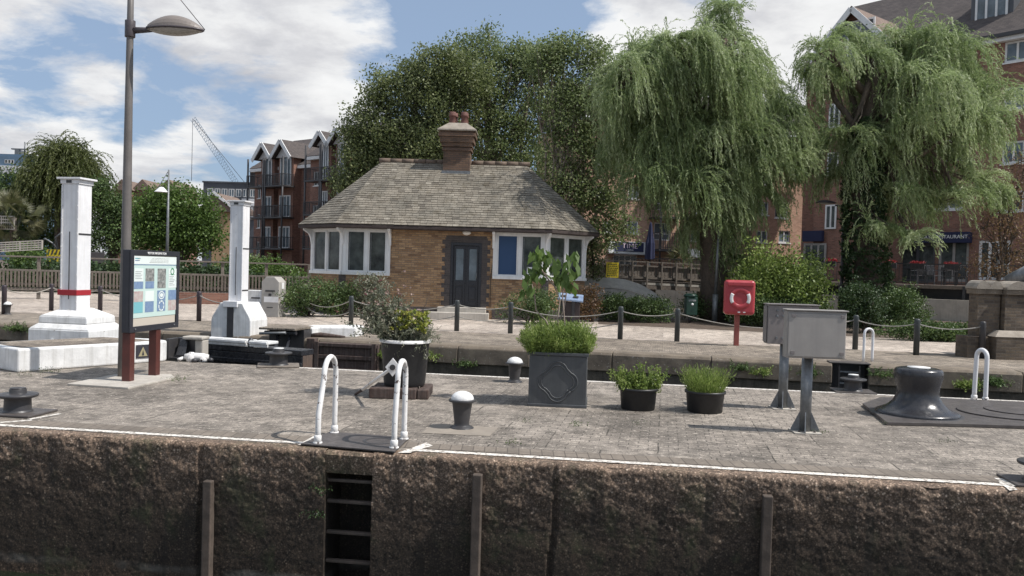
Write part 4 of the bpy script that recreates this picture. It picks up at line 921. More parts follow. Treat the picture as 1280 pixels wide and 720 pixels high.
lv.blobs([((p.x - .36, p.y, ztp + .40), .15, .18, .26), ((p.x - .20, p.y + .05, ztp + .38), .13, .18, .20), ((p.x - .30, p.y, ztp + .66), .11, .12, .12), ((p.x - .44, p.y, ztp + .16), .11, .13, .14)], 800, .05, 12, .045, .02)
lv.build('foliage', M['leafS'], shr, (p.x, p.y, ztp - .06))
mb = MB(); rnd = random.Random(5)
for i in range(9): mb.tube(wobble((0, 0, 0), (-.5 + .1 * i, rnd.uniform(-.1, .1), .4 + .3 * rnd.random()), 4, .06, rnd), [.012, .01, .008, .006, .003], 5)
mb.build('stem', M['bark'], shr, uv=False)
lv = Leaves(12); lv.puffs(np.array([p.x, p.y, ztp]) + lv.r.normal(0, 1, (46, 3)) * np.array([.17, .12, .18]) + np.array([-.25, -.12, .52]), .012, 5, .03, .03); tag(lv.build('blossom', leafmat('buff flower head', [(0, (.26, .16, .14)), (1, (.46, .34, .29))], .2), shr, (p.x, p.y, ztp - .06)), kind='stuff')
fy = T('planter_flowers', 'sprawling green plant with yellow flower heads in the round planter', 'flowers', (p.x, p.y, ztp - .05))
lv = Leaves(13); n = 120; pts = np.array([p.x + .06, p.y - .08, ztp - .05]) + lv.r.uniform(-.2, .2, (n, 3)) * np.array([1.15, .7, 0])
sprigs(lv, pts, (.14, .36), .02, .05, .010, (.05, -.15), .16, .02, .8, 3)
pts = pts[:40]; sprigs(lv, pts, (.2, .3), .02, .05, .010, (-.2, -.9), .2, .22, .8, 2)
lv.build('foliage', M['leafS'], fy, (p.x, p.y, ztp - .05))
lv = Leaves(14); hd = np.array([p.x + .08, p.y - .12, ztp + .26]) + lv.r.uniform(-1, 1, (95, 3)) * np.array([.25, .14, .13]); lv.puffs(hd, .022, 18, .034, .026); tag(lv.build('blossom', M['leafY'], fy, (p.x, p.y, ztp - .05)), kind='stuff')

# windlass-like white bar with diamond plate leaning by the right hoop
q0 = P(444, 494); q1 = P(494, 538) ; q1 = Pd(491, 459, 10.2)
bar_ = T('gate_key_bar', 'white bar with diamond plate leaning beside the round planter', 'bar', q0)
mb = MB(); e_ = q1 - q0; mb.tube([Vector((0, 0, .01)), e_ * .22], [.016, .02], 10); mb.build('tip', M['timberr'], bar_)
mb = MB(); mb.tube([e_ * .22, e_ * .95], [.021, .02], 12); mb.build('shaft', M['chipw'], bar_)
mb = MB(); s_ = .115; mb.add([(e_.x + dx, e_.y + dy, e_.z + dz) for dy in (-.012, .006) for dx, dz in ((0, -s_), (s_ * .8, 0), (0, s_), (-s_ * .8, 0))], [(0, 1, 2, 3), (7, 6, 5, 4), (0, 4, 5, 1), (1, 5, 6, 2), (2, 6, 7, 3), (3, 7, 4, 0)]); mb.build('diamond_plate', M['chipw'], bar_, bevel=.003)
mb = MB(); mb.tube([e_ + Vector((0, -.013, 0)), e_ + Vector((0, -.035, 0))], .035, 14); mb.build('boss', M['black'], bar_)

# square planter
pc = P(696, 509.5); yaw = aE * .75
sp = T('square_planter', 'square lead grey planter with quatrefoil moulding on its face', 'planter', (pc.x, pc.y + .02, 0), yaw)
W_ = .37; Hh = .70
mb = MB(); mb.box(-W_, W_, 0, 2 * W_, .02, Hh - .04); mb.box(-W_ - .012, W_ + .012, -.012, 2 * W_ + .012, 0, .04); mb.build('body', M['potgrey'], sp, bevel=.008)
mb = MB()
for a in ((-W_ - .02, W_ + .02, -.02, .05), (-W_ - .02, W_ + .02, 2 * W_ - .05, 2 * W_ + .02), (-W_ - .02, -W_ + .05, .05, 2 * W_ - .05), (W_ - .05, W_ + .02, .05, 2 * W_ - .05)): mb.box(a[0], a[1], a[2], a[3], Hh - .038, Hh)
mb.build('rim', M['potgrey'], sp, bevel=.005)
mb = MB(); mb.box(-W_ + .05, W_ - .05, .05, 2 * W_ - .05, Hh - .03, Hh - .02); mb.build('soil', M['soil'], sp)
def quatre(s, n=10):
    pts = []
    for q_ in range(4):
        a0 = q_ * math.pi / 2; c_ = Vector((math.cos(a0), math.sin(a0))) * s * .52
        for i in range(n + 1):
            a = a0 - R(72) + R(144) * i / n; pts.append(c_ + Vector((math.cos(a), math.sin(a))) * s * .48)
        k_ = a0 + math.pi / 4; pts.append(Vector((math.cos(k_), math.sin(k_))) * s * .80); 
    return pts
for s_, rr_ in ((.255, .009), (.21, .007)):
    mb = MB(); q_ = [(v.x, -.004, Hh * .47 + v.y) for v in quatre(s_)]; q_.append(q_[0]); mb.tube(q_, rr_, 8); mb.build('quatrefoil', M['potgrey'], sp)
c0 = Vector((pc.x, pc.y + .39, 0))
lvd = T('lavender_clump', 'dense bright green upright herb clump filling the square planter', 'plant', (c0.x, c0.y, Hh - .03), yaw * 0)
lv = Leaves(21); n = 620; pts = np.array([c0.x, c0.y, Hh - .03]) + lv.r.uniform(-1, 1, (n, 3)) * np.array([.37, .35, 0])
rr = np.abs(pts[:, 0] - c0.x) / .37
sprigs(lv, pts, (.16, .42), .017, .044, .010, (0, 0), .06, -.03, .38, 3)
# flare the edges
pts = np.array([c0.x, c0.y - .30, Hh - .02]) + lv.r.uniform(-1, 1, (150, 3)) * np.array([.40, .05, 0]); sprigs(lv, pts, (.10, .24), .017, .042, .010, (0, -.35), .1, .01, .4, 3)
for s_ in (-1, 1): pts = np.array([c0.x + s_ * .34, c0.y, Hh - .02]) + lv.r.uniform(-1, 1, (110, 3)) * np.array([.03, .33, 0]); sprigs(lv, pts, (.14, .30), .017, .042, .010, (s_ * .30, 0), .08, 0, .4, 3)
lv.build('foliage', M['leafL'], lvd, (c0.x, c0.y, Hh - .03))
sap = T('sapling', 'spindly sapling with big drooping green leaves in the square planter', 'sapling', (c0.x, c0.y, Hh - .03))
Dz = c0.y
S0 = Pd(698, 437, Dz); o_ = Vector((c0.x, c0.y, Hh - .03))
mb = MB(); tips = []
for path in (((700, 437), (697, 400), (700, 375), (691, 352), (676, 336), (675, 328)), ((702, 437), (706, 405), (703, 370), (706, 352), (712, 338)), ((694, 425), (682, 400), (670, 388), (668, 368), (664, 352)), ((700, 400), (705, 385), (709, 360), (714, 345)), ((676, 336), (686, 350), (700, 365))):
    q_ = [Pd(a, b2, Dz + .04 * (i % 2)) - o_ for i, (a, b2) in enumerate(path)]; mb.tube(q_, [.012 - .0015 * i for i in range(len(q_))], 6); tips.append(q_[-1])
mb.build('stem', M['barkp'], sap, uv=False)
lv = Leaves(22); cl = [(672, 326, 15, 12, 15), (680, 322, 8, 9, 8), (661, 352, 10, 14, 8), (656, 364, 8, 10, 6), (670, 344, 12, 8, 7), (703, 342, 12, 14, 13), (714, 335, 10, 14, 12), (708, 355, 13, 10, 9), (692, 340, 8, 12, 4), (687, 326, 5, 10, 4)]
for px, py, rx, ry, n in cl:
    c_ = np.array(Pd(px, py, Dz)); k_ = Dz / F; n = int(n * 1.7); C_ = c_ + lv.r.uniform(-1, 1, (n, 3)) * np.array([rx * k_, .12, ry * k_]); A_ = lv.r.normal(0, .35, (n, 3)) + np.array([0, -.1, -1.0]); lv.add(C_, A_,   .15, .075, np.clip(lv.r.normal(.6, .2, n), 0, 1), B=lv.r.normal(0, .5, (n, 3)) + np.array([0, 1.0, .1]))
lv.build('foliage', M['leafG'], sap, o_)

def tubpot(label, px, py, pyt, rt_, rb_, seed):
    q = P(px, py); q = Vector((q.x, q.y + rb_ * .9, 0)); h = Pd(px, pyt, q.y).z
    e = T('plant_pot', label, 'plant pot', q, 0, 'pair of black plastic tubs on the quay')
    mb = MB(); mb.lathe([(rb_, 0), (rb_ + .01, .01), (rt_ - .02, h - .04), (rt_ - .015, h - .035), (rt_, h - .03), (rt_, h), (rt_ - .015, h), (rt_ - .03, h - .05), (0, h - .05)], n=44); mb.build('pot', M['potplastic'], e)
    mb = MB(); mb.lathe([(0, h - .03), (rt_ - .03, h - .04)], n=24, cap=False); mb.build('soil', M['soil'], e)
    return q, h
q, h = tubpot('black plastic tub of leafy sprigs beside the square planter', 800, 514, 484, .255, .205, 1)
e = T('pot_plant', 'straggly green sprigs growing from the tub nearer the square planter', 'plant', (q.x, q.y, h - .03))
lv = Leaves(31); pts = np.array([q.x, q.y, h - .03]) + lv.r.normal(0, .11, (110, 3)) * np.array([1, .7, 0]); sprigs(lv, pts, (.06, .22), .016, .038, .016, (0, 0), .12, .0, .7, 3)
pts = np.array([q.x, q.y, h - .03]) + lv.r.normal(0, 1, (16, 3)) * np.array([.16, .08, 0]); sprigs(lv, pts, (.22, .38), .018, .04, .018, (0, 0), .12, .01, .8, 3)
for sx in (-.22, .24):
    pts = np.array([q.x + sx, q.y, h - .03]) + lv.r.normal(0, .015, (9, 3)); sprigs(lv, pts, (.22, .32), .016, .032, .016, (sx * .6, 0), .09, .0, .8, 3)
lv.build('foliage', M['leafL'], e, (q.x, q.y, h - .03))
q, h = tubpot('black plastic tub of tall grass nearer the grey cabinets', 885, 517.5, 488, .26, .21, 2)
e = T('pot_grass', 'thick bright green grass tuft in the tub nearer the cabinets', 'plant', (q.x, q.y, h - .03))
lv = Leaves(32); n = 520; an = lv.r.uniform(0, 6.28, n); r_ = .21 * np.sqrt(lv.r.uniform(0, 1, n)); pts = np.stack([q.x + r_ * np.cos(an), q.y + r_ * np.sin(an), np.full(n, h - .03)], 1)
d = np.stack([np.cos(an) * r_ * 1.8, np.sin(an) * r_ * 1.8, np.ones(n)], 1) + lv.r.normal(0, .12, (n, 3))
lv.strands(pts, d, lv.r.uniform(.12, .34, n), .028, None, per=1, L=.045, W=.009, grav=.02, spread=.08, jit=.05)
lv.build('foliage', M['leafL'], e, (q.x, q.y, h - .03))
pts = pts[:12]
# weeds
rnd = random.Random(9)
WL = [(60, 466, 'along the foot of the low white block'), (30, 470, 'at the corner of the low white block'), (222, 477, 'at the corner of the pale notice board slab'), (655, 528, 'in a paving joint left of the square planter base'), (720, 533, 'in a joint below the square planter'), (800, 531, 'in a joint below the leafy tub'), (1022, 541, 'at the foot of the nearer grey cabinet'), (1108, 531, 'against the capstan plate edge'), (640, 556, 'on the quay edge course near the middle'), (1180, 553, 'in the paving below the capstan')]
for i, (px, py, w) in enumerate(WL):
    q = P(px, py); tuft('weed', 'small dry green weed ' + w, (q.x, q.y, .0), 22, (.01, .035 if i > 2 else .08), M['leafS'] if i % 2 else M['leafH'], 60 + i, .05 if i > 2 else .10, L=.02, W=.009)
WF = [(538, 447, 'right of the round planter'), (583, 456, 'left of the white dome bollard'), (925, 462, 'left of the cabinets'), (950, 468, 'behind the cabinet posts'), (1010, 468, 'between cabinet and far ladder'), (1100, 470, 'right of the far ladder'), (1209, 484, 'left of the white hoop by the capstan'), (1240, 480, 'right of the white hoop by the capstan'), (12, 412, 'at the left edge behind the white block'), (480, 445, 'left of the round planter')]
for i, (px, py, w) in enumerate(WF):
    x = Pd(px, py, 17).x; x = Pd(px, py, BANK(x)).x; z = Pd(px, py, BANK(x)).z; b_ = bk(x, -.06, min(z, -.08))
    tuft('wall_weed', 'leafy weed sprouting from the far lock wall ' + w, (b_.x, b_.y, b_.z), 34 if i not in (6, 7, 8) else 80, (.06, .26), M['leafH'] if i % 3 else M['leafL'], 80 + i, .12, L=.045, W=.02, lean=(0, -.5), grav=.12)

# ================================================================== FAR BANK FURNITURE
posts = [(5, 393, 355, 'p', 'plum black post by the white domed bollard at the far left'), (64, 388.5, 357, 'p', 'plum black post left of the first white tower'), (125, 392, 358, 'p', 'plum black post right of the first white tower'), (248.5, 401.5, 361, 'p', 'plum black post between notice board and far white tower'), (375, 394, 367, 'g', 'dark post in front of the bay window shrub, right of grey cabinet'), (438.5, 408, 370, 'g', 'dark post left of the round planter shrub'), (570.7, 414, 373, 'g', 'dark post in front of the cottage door steps'), (637.7, 417, 376, 'g', 'dark post left of the leaning sapling'), (775, 424, 383, 'g', 'dark post first to the right of the cottage'), (846, 427, 385.7, 'g', 'dark post left of the red lifebuoy housing'), (1068.7, 437, 395, 'g', 'dark post behind the cabinets beside the ladder hoop'), (1145, 444, 398, 'g', 'dark post right of the ladder hoop'), (1227, 448, 402.6, 'k', 'black post in front of the brick pier')]
PP = []
for px, pb_, pt_, k_, lab in posts:
    q = P(px, pb_); h = Pd(px, pt_, q.y).z
    h = .86 if abs(h - .86) < .12 else h
    e = T('chain_post', lab, 'post', q, .2, 'short dark posts linked by pale chain')
    mb = MB(); mb.lathe([(.068, 0), (.068, h - .05), (.064, h - .02), (.045, h)], n=16); mb.build('post', M[{'p': 'postp', 'g': 'postg', 'k': 'black'}[k_]], e)
    mb = MB(); mb.tube([(-.085, 0, h - .12), (.085, 0, h - .12)], .012, 8); mb.build('eyelet', M['galv'], e)
    PP.append((Vector((q.x, q.y, 0)), h))
def chain(a, b2, ha, hb, sag, label, r=.014):
    e = T('chain', label, 'chain', a, 0, 'pale sagging chains between the posts'); d = b2 - a; pts = []
    for i in range(17): t = i / 16; pts.append((d.x * t, d.y * t, ha + (hb - ha) * t - sag * 4 * t * (1 - t)))
    mb = MB(); mb.tube(pts, r, 6); mb.build('chain_length', M['rope'], e, uv=False)
ring_p = P(921, 432); ring_p = Vector((ring_p.x, ring_p.y + .3, 0))
CH = [(0, 1, 'left of the first white tower', 0), (1, 2, 'behind the first white tower', 0), (2, 3, 'behind the notice board', 0), (4, 5, 'in front of the left bay window shrubs', 1), (5, 6, 'from the round planter shrub to the cottage steps', 1), (6, 7, 'right of the cottage steps', 1), (7, 8, 'behind the sapling', 1), (8, 9, 'in front of the hedge right of the cottage', 0), (10, 11, 'in front of the dark ivy bushes', 0), (11, 12, 'ending at the brick pier post', 0)]
for i, j, w, low in CH:
    a, ha = PP[i]; b2, hb = PP[j]; L_ = (b2 - a).length; sg = min(.26, .07 * L_)
    chain(a, b2, ha - .12, hb - .12, sg, 'pale sagging upper chain ' + w)
    if low: chain(a, b2, .42, .42, sg, 'pale sagging lower chain ' + w)
a, ha = PP[3]; b2 = Vector((tb2.x - .2, tb2.y + 1.2, 0)); chain(a, b2, ha - .12, .75, .14, 'pale sagging chain ending behind the far white tower')
a, ha = PP[9]; rq = Vector((ring_p.x + .1, ring_p.y + .3, 0)); b2 = PP[10][0]
chain(a, b2, ha - .12, PP[10][1] - .12, .30, 'long pale chain passing behind the red lifebuoy housing')

# lifebuoy housing
q = P(920, 432); lf = T('lifebuoy_housing', 'red lifebuoy housing with ring and white bands on a red post', 'lifebuoy', q, aB * .3); kz = q.y / F
zb_, zt_ = Pd(921, 393, q.y).z, Pd(921, 350, q.y).z
mb = MB(); mb.box(-.06, .06, -.05, .05, 0, zb_ + .3); mb.build('post', M['redpost'], lf, bevel=.008)
hw_, cz = .375, (zb_ + zt_) / 2; hh = (zt_ - zb_) / 2
mb = MB(); mb.box(-hw_, hw_, -.30, -.055, zb_, zt_); mb.build('housing', M['red'], lf, bevel=.085, seg=4)
mb = MB(); mb.box(-hw_ + .05, hw_ - .05, -.335, -.285, zt_ - .15, zt_ - .045); mb.build('hood', M['red'], lf, bevel=.022, seg=3)
mb = MB(); prof = []
for i in range(37):
    a = 2 * math.pi * i / 36; prof.append((.215 * math.cos(a), -.31, cz - .02 + .215 * math.sin(a)))
mb.tube(prof, .062, 14, cap=False); mb.v = [(x, -.302 + (y + .31) * .35, z) for x, y, z in mb.v]; mb.build('ring', M['red'], lf)
for a0 in (-.55, math.pi - .55):
    mb = MB(); mb.tube([(.215 * math.cos(a0 + t * 1.1 / 8), -.317, cz - .02 + .215 * math.sin(a0 + t * 1.1 / 8)) for t in range(9)], .05, 14); mb.v = [(x, -.306 + (y + .317) * .42, z) for x, y, z in mb.v]; mb.build('white_band', M['white'], lf)
mb = MB(); mb.box(-.05, .01, -.305, -.301, zb_ + .055, zb_ + .085); mb.box(.08, .14, -.305, -.301, zb_ + .06, zb_ + .08); mb.build('printed_label', M['txtw'], lf)

# grey kiosk cabinet by far tower
q = P(337, 396.5); ck = T('service_cabinet', 'grey service cabinet with angled top right of the far white tower', 'cabinet', q, aE); D = q.y
h = Pd(337, 346, D).z; w_ = 11.5 * D / F
mb = MB(); mb.prism([(-w_, 0), (w_ , 0), (w_, h - .16), (w_ * .45, h), (-w_ * .5, h), (-w_, h - .16)], 0, .55, axis='y'); mb.build('housing', pm('grey kiosk paint', (.40, .38, .35), (.33, .315, .29), .6, scale=2), ck, bevel=.015)
for (x0, x1, z0, z1, mt) in ((-.16, .16, .82, .87, 'black'), (-.1, .1, .30, .33, 'black'), (-.2, .28, .48, .66, 'txtw'), (-.05, .04, .68, .76, 'black')):
    mb = MB(); mb.box(x0, x1, -.012, -.003, z0 * h / 1.3, z1 * h / 1.3); mb.build('panel', M[mt], ck)
for z0, z1 in ((.92, 1.12), (.5, .68)):
    mb = MB(); mb.box(w_ + .003, w_ + .01, .2, .38, z0 * h / 1.3, z1 * h / 1.3); mb.build('notice', M['txtw'], ck)
q = P(317, 385); cm = T('meter_box', 'small white louvred box between far tower and grey cabinet', 'box', q, aE)
mb = MB(); mb.box(-.35, .3, 0, .4, 0, .55 * q.y / 26); mb.build('housing', M['white'], cm, bevel=.02)
for z in (.18, .36): mb = MB(); mb.box(-.1, .25, -.012, -.003, z, z + .05); mb.build('louvre', M['black'], cm)

# slant topped bin beside the cottage
q = P(712, 405); bn = T('litter_bin', 'dark bin with slanting blue white lid in front of the right bay', 'bin', q, -.1); kq = q.y / F
mb = MB(); mb.box(-.32, .32, 0, .5, .0, .72); mb.build('body', pm('brown bin panel', (.03, .022, .022), (.045, .03, .03), .5), bn, bevel=.02)
for x in (-.33, .05): mb = MB(); mb.box(x, x + .1, -.03, .02, 0, .76); mb.build('leg', M['black'], bn, bevel=.006)
mb = MB(); mb.add([(-.42, -.1, .78), (.42, -.1, .72), (.42, .5, .90), (-.42, .5, .96), (-.42, -.1, .84), (.42, -.1, .78), (.42, .5, .96), (-.42, .5, 1.02)], [(3, 2, 1, 0), (4, 5, 6, 7), (0, 1, 5, 4), (1, 2, 6, 5), (2, 3, 7, 6), (3, 0, 4, 7)]); mb.build('lid', pm('blue white lid', (.30, .38, .52), (.16, .22, .34), .4, scale=5), bn, bevel=.01)
for x in (-.22, .18): mb = MB(); mb.add([(x - .09, .05, .897 - x * .07), (x + .09, .05, .887 - x * .07), (x + .09, .2, .932 - x * .07), (x - .09, .2, .942 - x * .07)], [(0, 1, 2, 3)]); mb.build('opening', M['black'], bn)

# green litter bin
q = P(862, 404); gb = T('litter_bin', 'green litter bin on a thin leg in front of the footbridge', 'bin', q, 0); kq = q.y / F
zb_, zt_ = Pd(862, 394, q.y).z, Pd(862, 367, q.y).z; w_ = 8.5 * kq
mb = MB(); mb.box(-w_ + .06, w_ - .02, -.2, .2, zb_, zt_ - .12); mb.build('body', M['binG'], gb, bevel=.03)
mb = MB(); mb.lathe([(w_ - .0, zt_ - .12), (w_, zt_ - .06), (w_ * .7, zt_), (0, zt_ + .01)], n=20); mb.build('lid', M['binG'], gb)
mb = MB(); mb.tube([(0, 0, 0), (0, 0, zb_)], .045, 10); mb.build('leg', M['black'], gb)
text('LITTER', .085, gb, M['txtw'], (.03, -.205, zt_ - .24), name='lettering')
mb = MB(); mb.lathe([(.05, 0), (0, .002)], n=14); ob = mb.build('emblem', M['txtw'], gb, loc=(.03, -.204, zt_ - .38)); ob.rotation_euler.x = R(90)

# thin grey lamp post by the willow, and the twin headed lamp
q = P(893, 404); tp = T('lamp_post', 'plain thin grey pole in front of the left willow trunk', 'pole', q); zt_ = Pd(896, 283, q.y).z
mb = MB(); mb.tube([(0, 0, 0), (0, 0, 1.05)], .10, 14); mb.build('base_tube', M['galv'], tp); mb = MB(); mb.tube([(0, 0, 1.05), (.05, 0, zt_)], [.06, .045], 12); mb.build('pole', M['galv'], tp)
q = P(1050, 407); tl = T('street_lamp', 'grey green lamp post with two leaf heads in front of the right willow', 'street lamp', q); D = q.y; zz = lambda py, px=1055: Pd(px, py, D).z - 0; xx = lambda px, py: Pd(px, py, D).x - q.x
mb = MB(); mb.tube([(0, 0, 0), (0, 0, 1.5), (0, 0, 1.55), (0, 0, zz(240))], [.11, .10, .062, .05], 14); mb.build('column', M['lampd'], tl)
def conehead(par, x, z, s, flip=1):
    mb = MB(); mb.lathe([(.0, z + .22 * s), (.08 * s, z + .2 * s), (.30 * s, z + .03 * s), (.36 * s, z - .02 * s)], (x, 0), 20, cap=False); mb.build('shade', M['lampd'], par)
    mb = MB(); mb.lathe([(.3 * s, z - .0 * s), (.18 * s, z - .08 * s), (0, z - .1 * s)], (x, 0), 20, cap=False); mb.build('diffuser', M['conc'], par)
conehead(tl, .28, zz(243), 1)
mb = MB(); mb.tube([(0, 0, zz(258)), (-.35, 0, zz(257))], .03, 8); mb.tube([(0, 0, zz(243)), (.28, 0, zz(243) + .05)], .03, 8); mb.build('bracket_arm', M['lampd'], tl)
leafhead(tl, -1.05, -.33, zz(254), .16, .10, .06, M['lampd'], M['conc'])
mb = MB(); mb.tube([(.28, 0, zz(238)), (.14, 0, zz(204))], .012, 6); mb.build('stay_wire', M['galv'], tl)
q = P(208, 366); D = q.y; zz2 = lambda py: Pd(208, py, D).z
tl3 = T('street_lamp', 'distant slim lamp post with cone head behind the notice board', 'street lamp', q)
mb = MB(); mb.tube([(0, 0, 0), (0, 0, zz2(212))], [.10, .04], 10); mb.build('column', M['galv'], tl3)
mb = MB(); zc = zz2(239); mb.lathe([(0, zc + .22), (.1, zc + .2), (.36, zc - .05)], (-.36, 0), 18, cap=False); mb.build('shade', M['whitem'], tl3)
mb = MB(); mb.tube([(-.36, 0, zc), (0, 0, zc + .05)], .03, 8); mb.build('bracket_arm', M['galv'], tl3)
mb = MB(); mb.tube([(-.62, 0, zc + .05), (-.0, 0, zz2(213))], .016, 6); mb.build('stay_wire', M['galv'], tl3)

# brick pier at the right
q = P(1216, 447); pr_ = T('brick_pier', 'sooty brick pier pair with scalloped stone caps at the right', 'pier', q, 0); D = q.y; k_ = D / F
zt_ = Pd(1240, 354, D).z; x0, x1 = 4 * k_, 92 * k_
mb = MB(); mb.box(x0, x0 + 28 * k_, .02, .4, .0, zt_ - .26); mb.box(x0 + 30 * k_, x1, -.12, .4, 0, zt_ - .26); mb.build('shaft', M['brickP'], pr_)
mb = MB(); mb.box(-14 * k_ * .7, x0 + 26 * k_, -.08, .45, 0, .50); mb.box(x0 + 14 * k_, x1 + .3, -.34, .45, 0, .52); mb.build('footing', M['brickP'], pr_, bevel=.01)
mb = MB(); mb.frus(((x0 + 14 * k_ + x1 + .3) / 2, .06), ((x1 + .3 - x0 - 14 * k_) / 2 + .03, .41), .522, ((x1 - x0 - 14 * k_) / 2, .22), .66); mb.build('footing_slope', M['stone'], pr_)
mb = MB(); mb.box(x0 - .05, x0 + 29 * k_, -.03, .44, zt_ - .258, zt_ - .14); mb.box(x0 + 29.4 * k_, x1 + .05, -.18, .44, zt_ - .258, zt_ - .14); mb.build('string_course', M['stoned'], pr_, bevel=.01)
for a, b2, yy in ((x0 - .07, x0 + 29 * k_, -.05), (x0 + 29.4 * k_, x1 + .07, -.2)):
    w_ = (b2 - a); prof = [(a, zt_ - .138), (b2, zt_ - .138)]
    for i in range(13): t = 1 - i / 12; prof.append((a + w_ * t, zt_ - .09 + .15 * abs(math.sin(t * math.pi * 2)) ** .8))
    mb = MB(); mb.prism(prof, yy, .46, axis='y'); mb.build('cap', M['stone'], pr_)
q = Pd(1262, 352, D + .8); q1 = Pd(1290, 338, D + .3)
mb = MB(); mb.tube([(0, 0, 0), (q1 - q)], .17, 16); ob = mb.build('steel_tube', M['galv'], loc=q); tag(ob, 'thick grey steel tube slanting up behind the brick pier', 'tube')
# ================================================================== THE COTTAGE
def xf(mb, mat4): mb.v = [tuple(mat4 @ Vector(v)) for v in mb.v]; return mb
def clip_poly(sub, cl):
    out = sub
    for i in range(len(cl)):
        a = cl[i]; b2 = cl[(i + 1) % len(cl)]; inp = out; out = []
        if not inp: return []
        def side(p): return (b2[0] - a[0]) * (p[1] - a[1]) - (b2[1] - a[1]) * (p[0] - a[0])
        for j in range(len(inp)):
            p, q = inp[j - 1], inp[j]; sp_, sq = side(p), side(q)
            if sq >= 0:
                if sp_ < 0: t = sp_ / (sp_ - sq); out.append((p[0] + (q[0] - p[0]) * t, p[1] + (q[1] - p[1]) * t))
                out.append(q)
            elif sp_ >= 0: t = sp_ / (sp_ - sq); out.append((p[0] + (q[0] - p[0]) * t, p[1] + (q[1] - p[1]) * t))
    return out
def slates(mb, poly, rnd, rh=.15, sw=.24, k=0.0):
    P0 = Vector(poly[0]); n = (Vector(poly[1]) - P0).cross(Vector(poly[-1]) - P0).normalized()
    if n.z < 0: n = -n
    u = Vector((0, 0, 1)).cross(n).normalized(); v = n.cross(u)
    uv = [((Vector(p) - P0).dot(u), (Vector(p) - P0).dot(v)) for p in poly]
    area = sum(uv[i - 1][0] * uv[i][1] - uv[i][0] * uv[i - 1][1] for i in range(len(uv)))
    if area < 0: uv = uv[::-1]
    x0 = min(a for a, _ in uv); x1 = max(a for a, _ in uv); y0 = min(b for _, b in uv); y1 = max(b for _, b in uv)
    mb.add(poly, [tuple(range(len(poly)))], var=.1)
    r = 0; y = y0
    while y < y1:
        x = x0 - sw * (.5 if r % 2 else 1) - rnd.uniform(0, .04)
        while x < x1:
            w = sw * rnd.uniform(.86, 1.12); dy = rnd.gauss(0, .008); g = .005
            q = clip_poly([(x + g, y + dy), (x + w - g, y + dy + rnd.gauss(0, .004)), (x + w - g, y + rh * 1.06), (x + g, y + rh * 1.06)], uv)
            if len(q) >= 3:
                lift = rnd.uniform(.010, .019); var = min(1, max(0, rnd.gauss(.5, .19)))
                def W(p): t = (p[1] - y) / rh; return P0 + u * p[0] + v * p[1] + n * (lift * (1 - t) + .006)
                top = [W(p) for p in q]; mb.add(top, [tuple(range(len(top)))], var=var)
                lo = sorted(q, key=lambda p: p[1])[:2]
                if abs(lo[0][1] - lo[1][1]) < .03:
                    a, b2 = sorted(lo); A_, B_ = W(a), W(b2); mb.add([A_, B_, B_ - n * lift, A_ - n * lift], [(0, 1, 2, 3)], var=.05)
            x += w
        y += rh; r += 1
CO = Pd(553, 398, 28.9); CY = -R(1)
ct = T('cottage', 'low yellow brick cottage with hipped slate roof, white bay windows and dark door', 'cottage', (CO.x, CO.y, 0), CY)
HW, C_ = 3.5, 1.45; XW = HW + C_; DP = 6.0; ZS = 1.42; ZE = 3.06
xl, xr = -1.85, 1.68; dx0, dx1, dz0, dz1 = .22, 1.30, .40, 2.62
plan = [(-HW, 0), (HW, 0), (XW, C_), (XW, DP - C_), (HW, DP), (-HW, DP), (-XW, DP - C_), (-XW, C_)]
mb = MB()
def seg(mb, a, b2, z0, z1, y0=0, t=.22):
    a = Vector(a); b2 = Vector(b2); d = b2 - a; L = d.length; m4 = Matrix.Translation((a.x, a.y, 0)) @ Matrix.Rotation(math.atan2(d.y, d.x), 4, 'Z'); q = MB(); q.box(0, L, y0, t, z0, z1); xf(q, m4); mb.add(q.v, q.f); return m4, L
low = MB()
for a, b2 in (((-HW, 0), (xl, 0)), ((xr, 0), (HW, 0)), ((HW, 0), (XW, C_)), ((-XW, C_), (-HW, 0))): seg(low, a, b2, .0, ZS)
for a, b2 in (((XW, C_), (XW, DP - C_)), ((XW, DP - C_), (HW, DP)), ((HW, DP), (-HW, DP)), ((-HW, DP), (-XW, DP - C_)), ((-XW, DP - C_), (-XW, C_))): seg(low, a, b2, 0, ZE)
low.box(xl, dx0 - .14, 0, .22, 0, ZE); low.box(dx1 + .14, xr, 0, .22, 0, ZE); low.box(dx0 - .14, dx1 + .14, 0, .22, dz1 + .16, ZE)
low.build('wall', M['brickY'], ct)
mb = MB()   # dark quoined brick surround
rnd = random.Random(4); z = 0.0; i = 0
while z < dz1 + .14:
    e_ = .15 if i % 2 else .05
    mb.box(dx0 - .14 - e_, dx0, -.006, .20, z, min(z + .150, dz1 + .15)); mb.box(dx1, dx1 + .14 + e_, -.006, .20, z, min(z + .150, dz1 + .15)); z += .150; i += 1
mb.box(dx0 - .16, dx1 + .16, -.008, .2, dz1 + .002, dz1 + .22); mb.build('door_surround', M['brickD'], ct)
for sgs in ((((-HW - .02, -.03), (dx0 - .40, -.03)), ((-XW - .03, C_), (-HW, -.04))), (((dx1 + .40, -.03), (HW + .02, -.03)), ((HW, -.04), (XW + .03, C_)))):
    mb = MB()
    for a, b2 in sgs: seg(mb, a, b2, 0, .36, 0, .15)
    mb.build('plinth', M['brickD'], ct)
for sx in (-1, 1):
    q = MB(); q.box(sx * HW - .12, sx * HW + .12, -.012, .05, .36, ZS - .02); q.build('quoin', M['brickD'], ct)
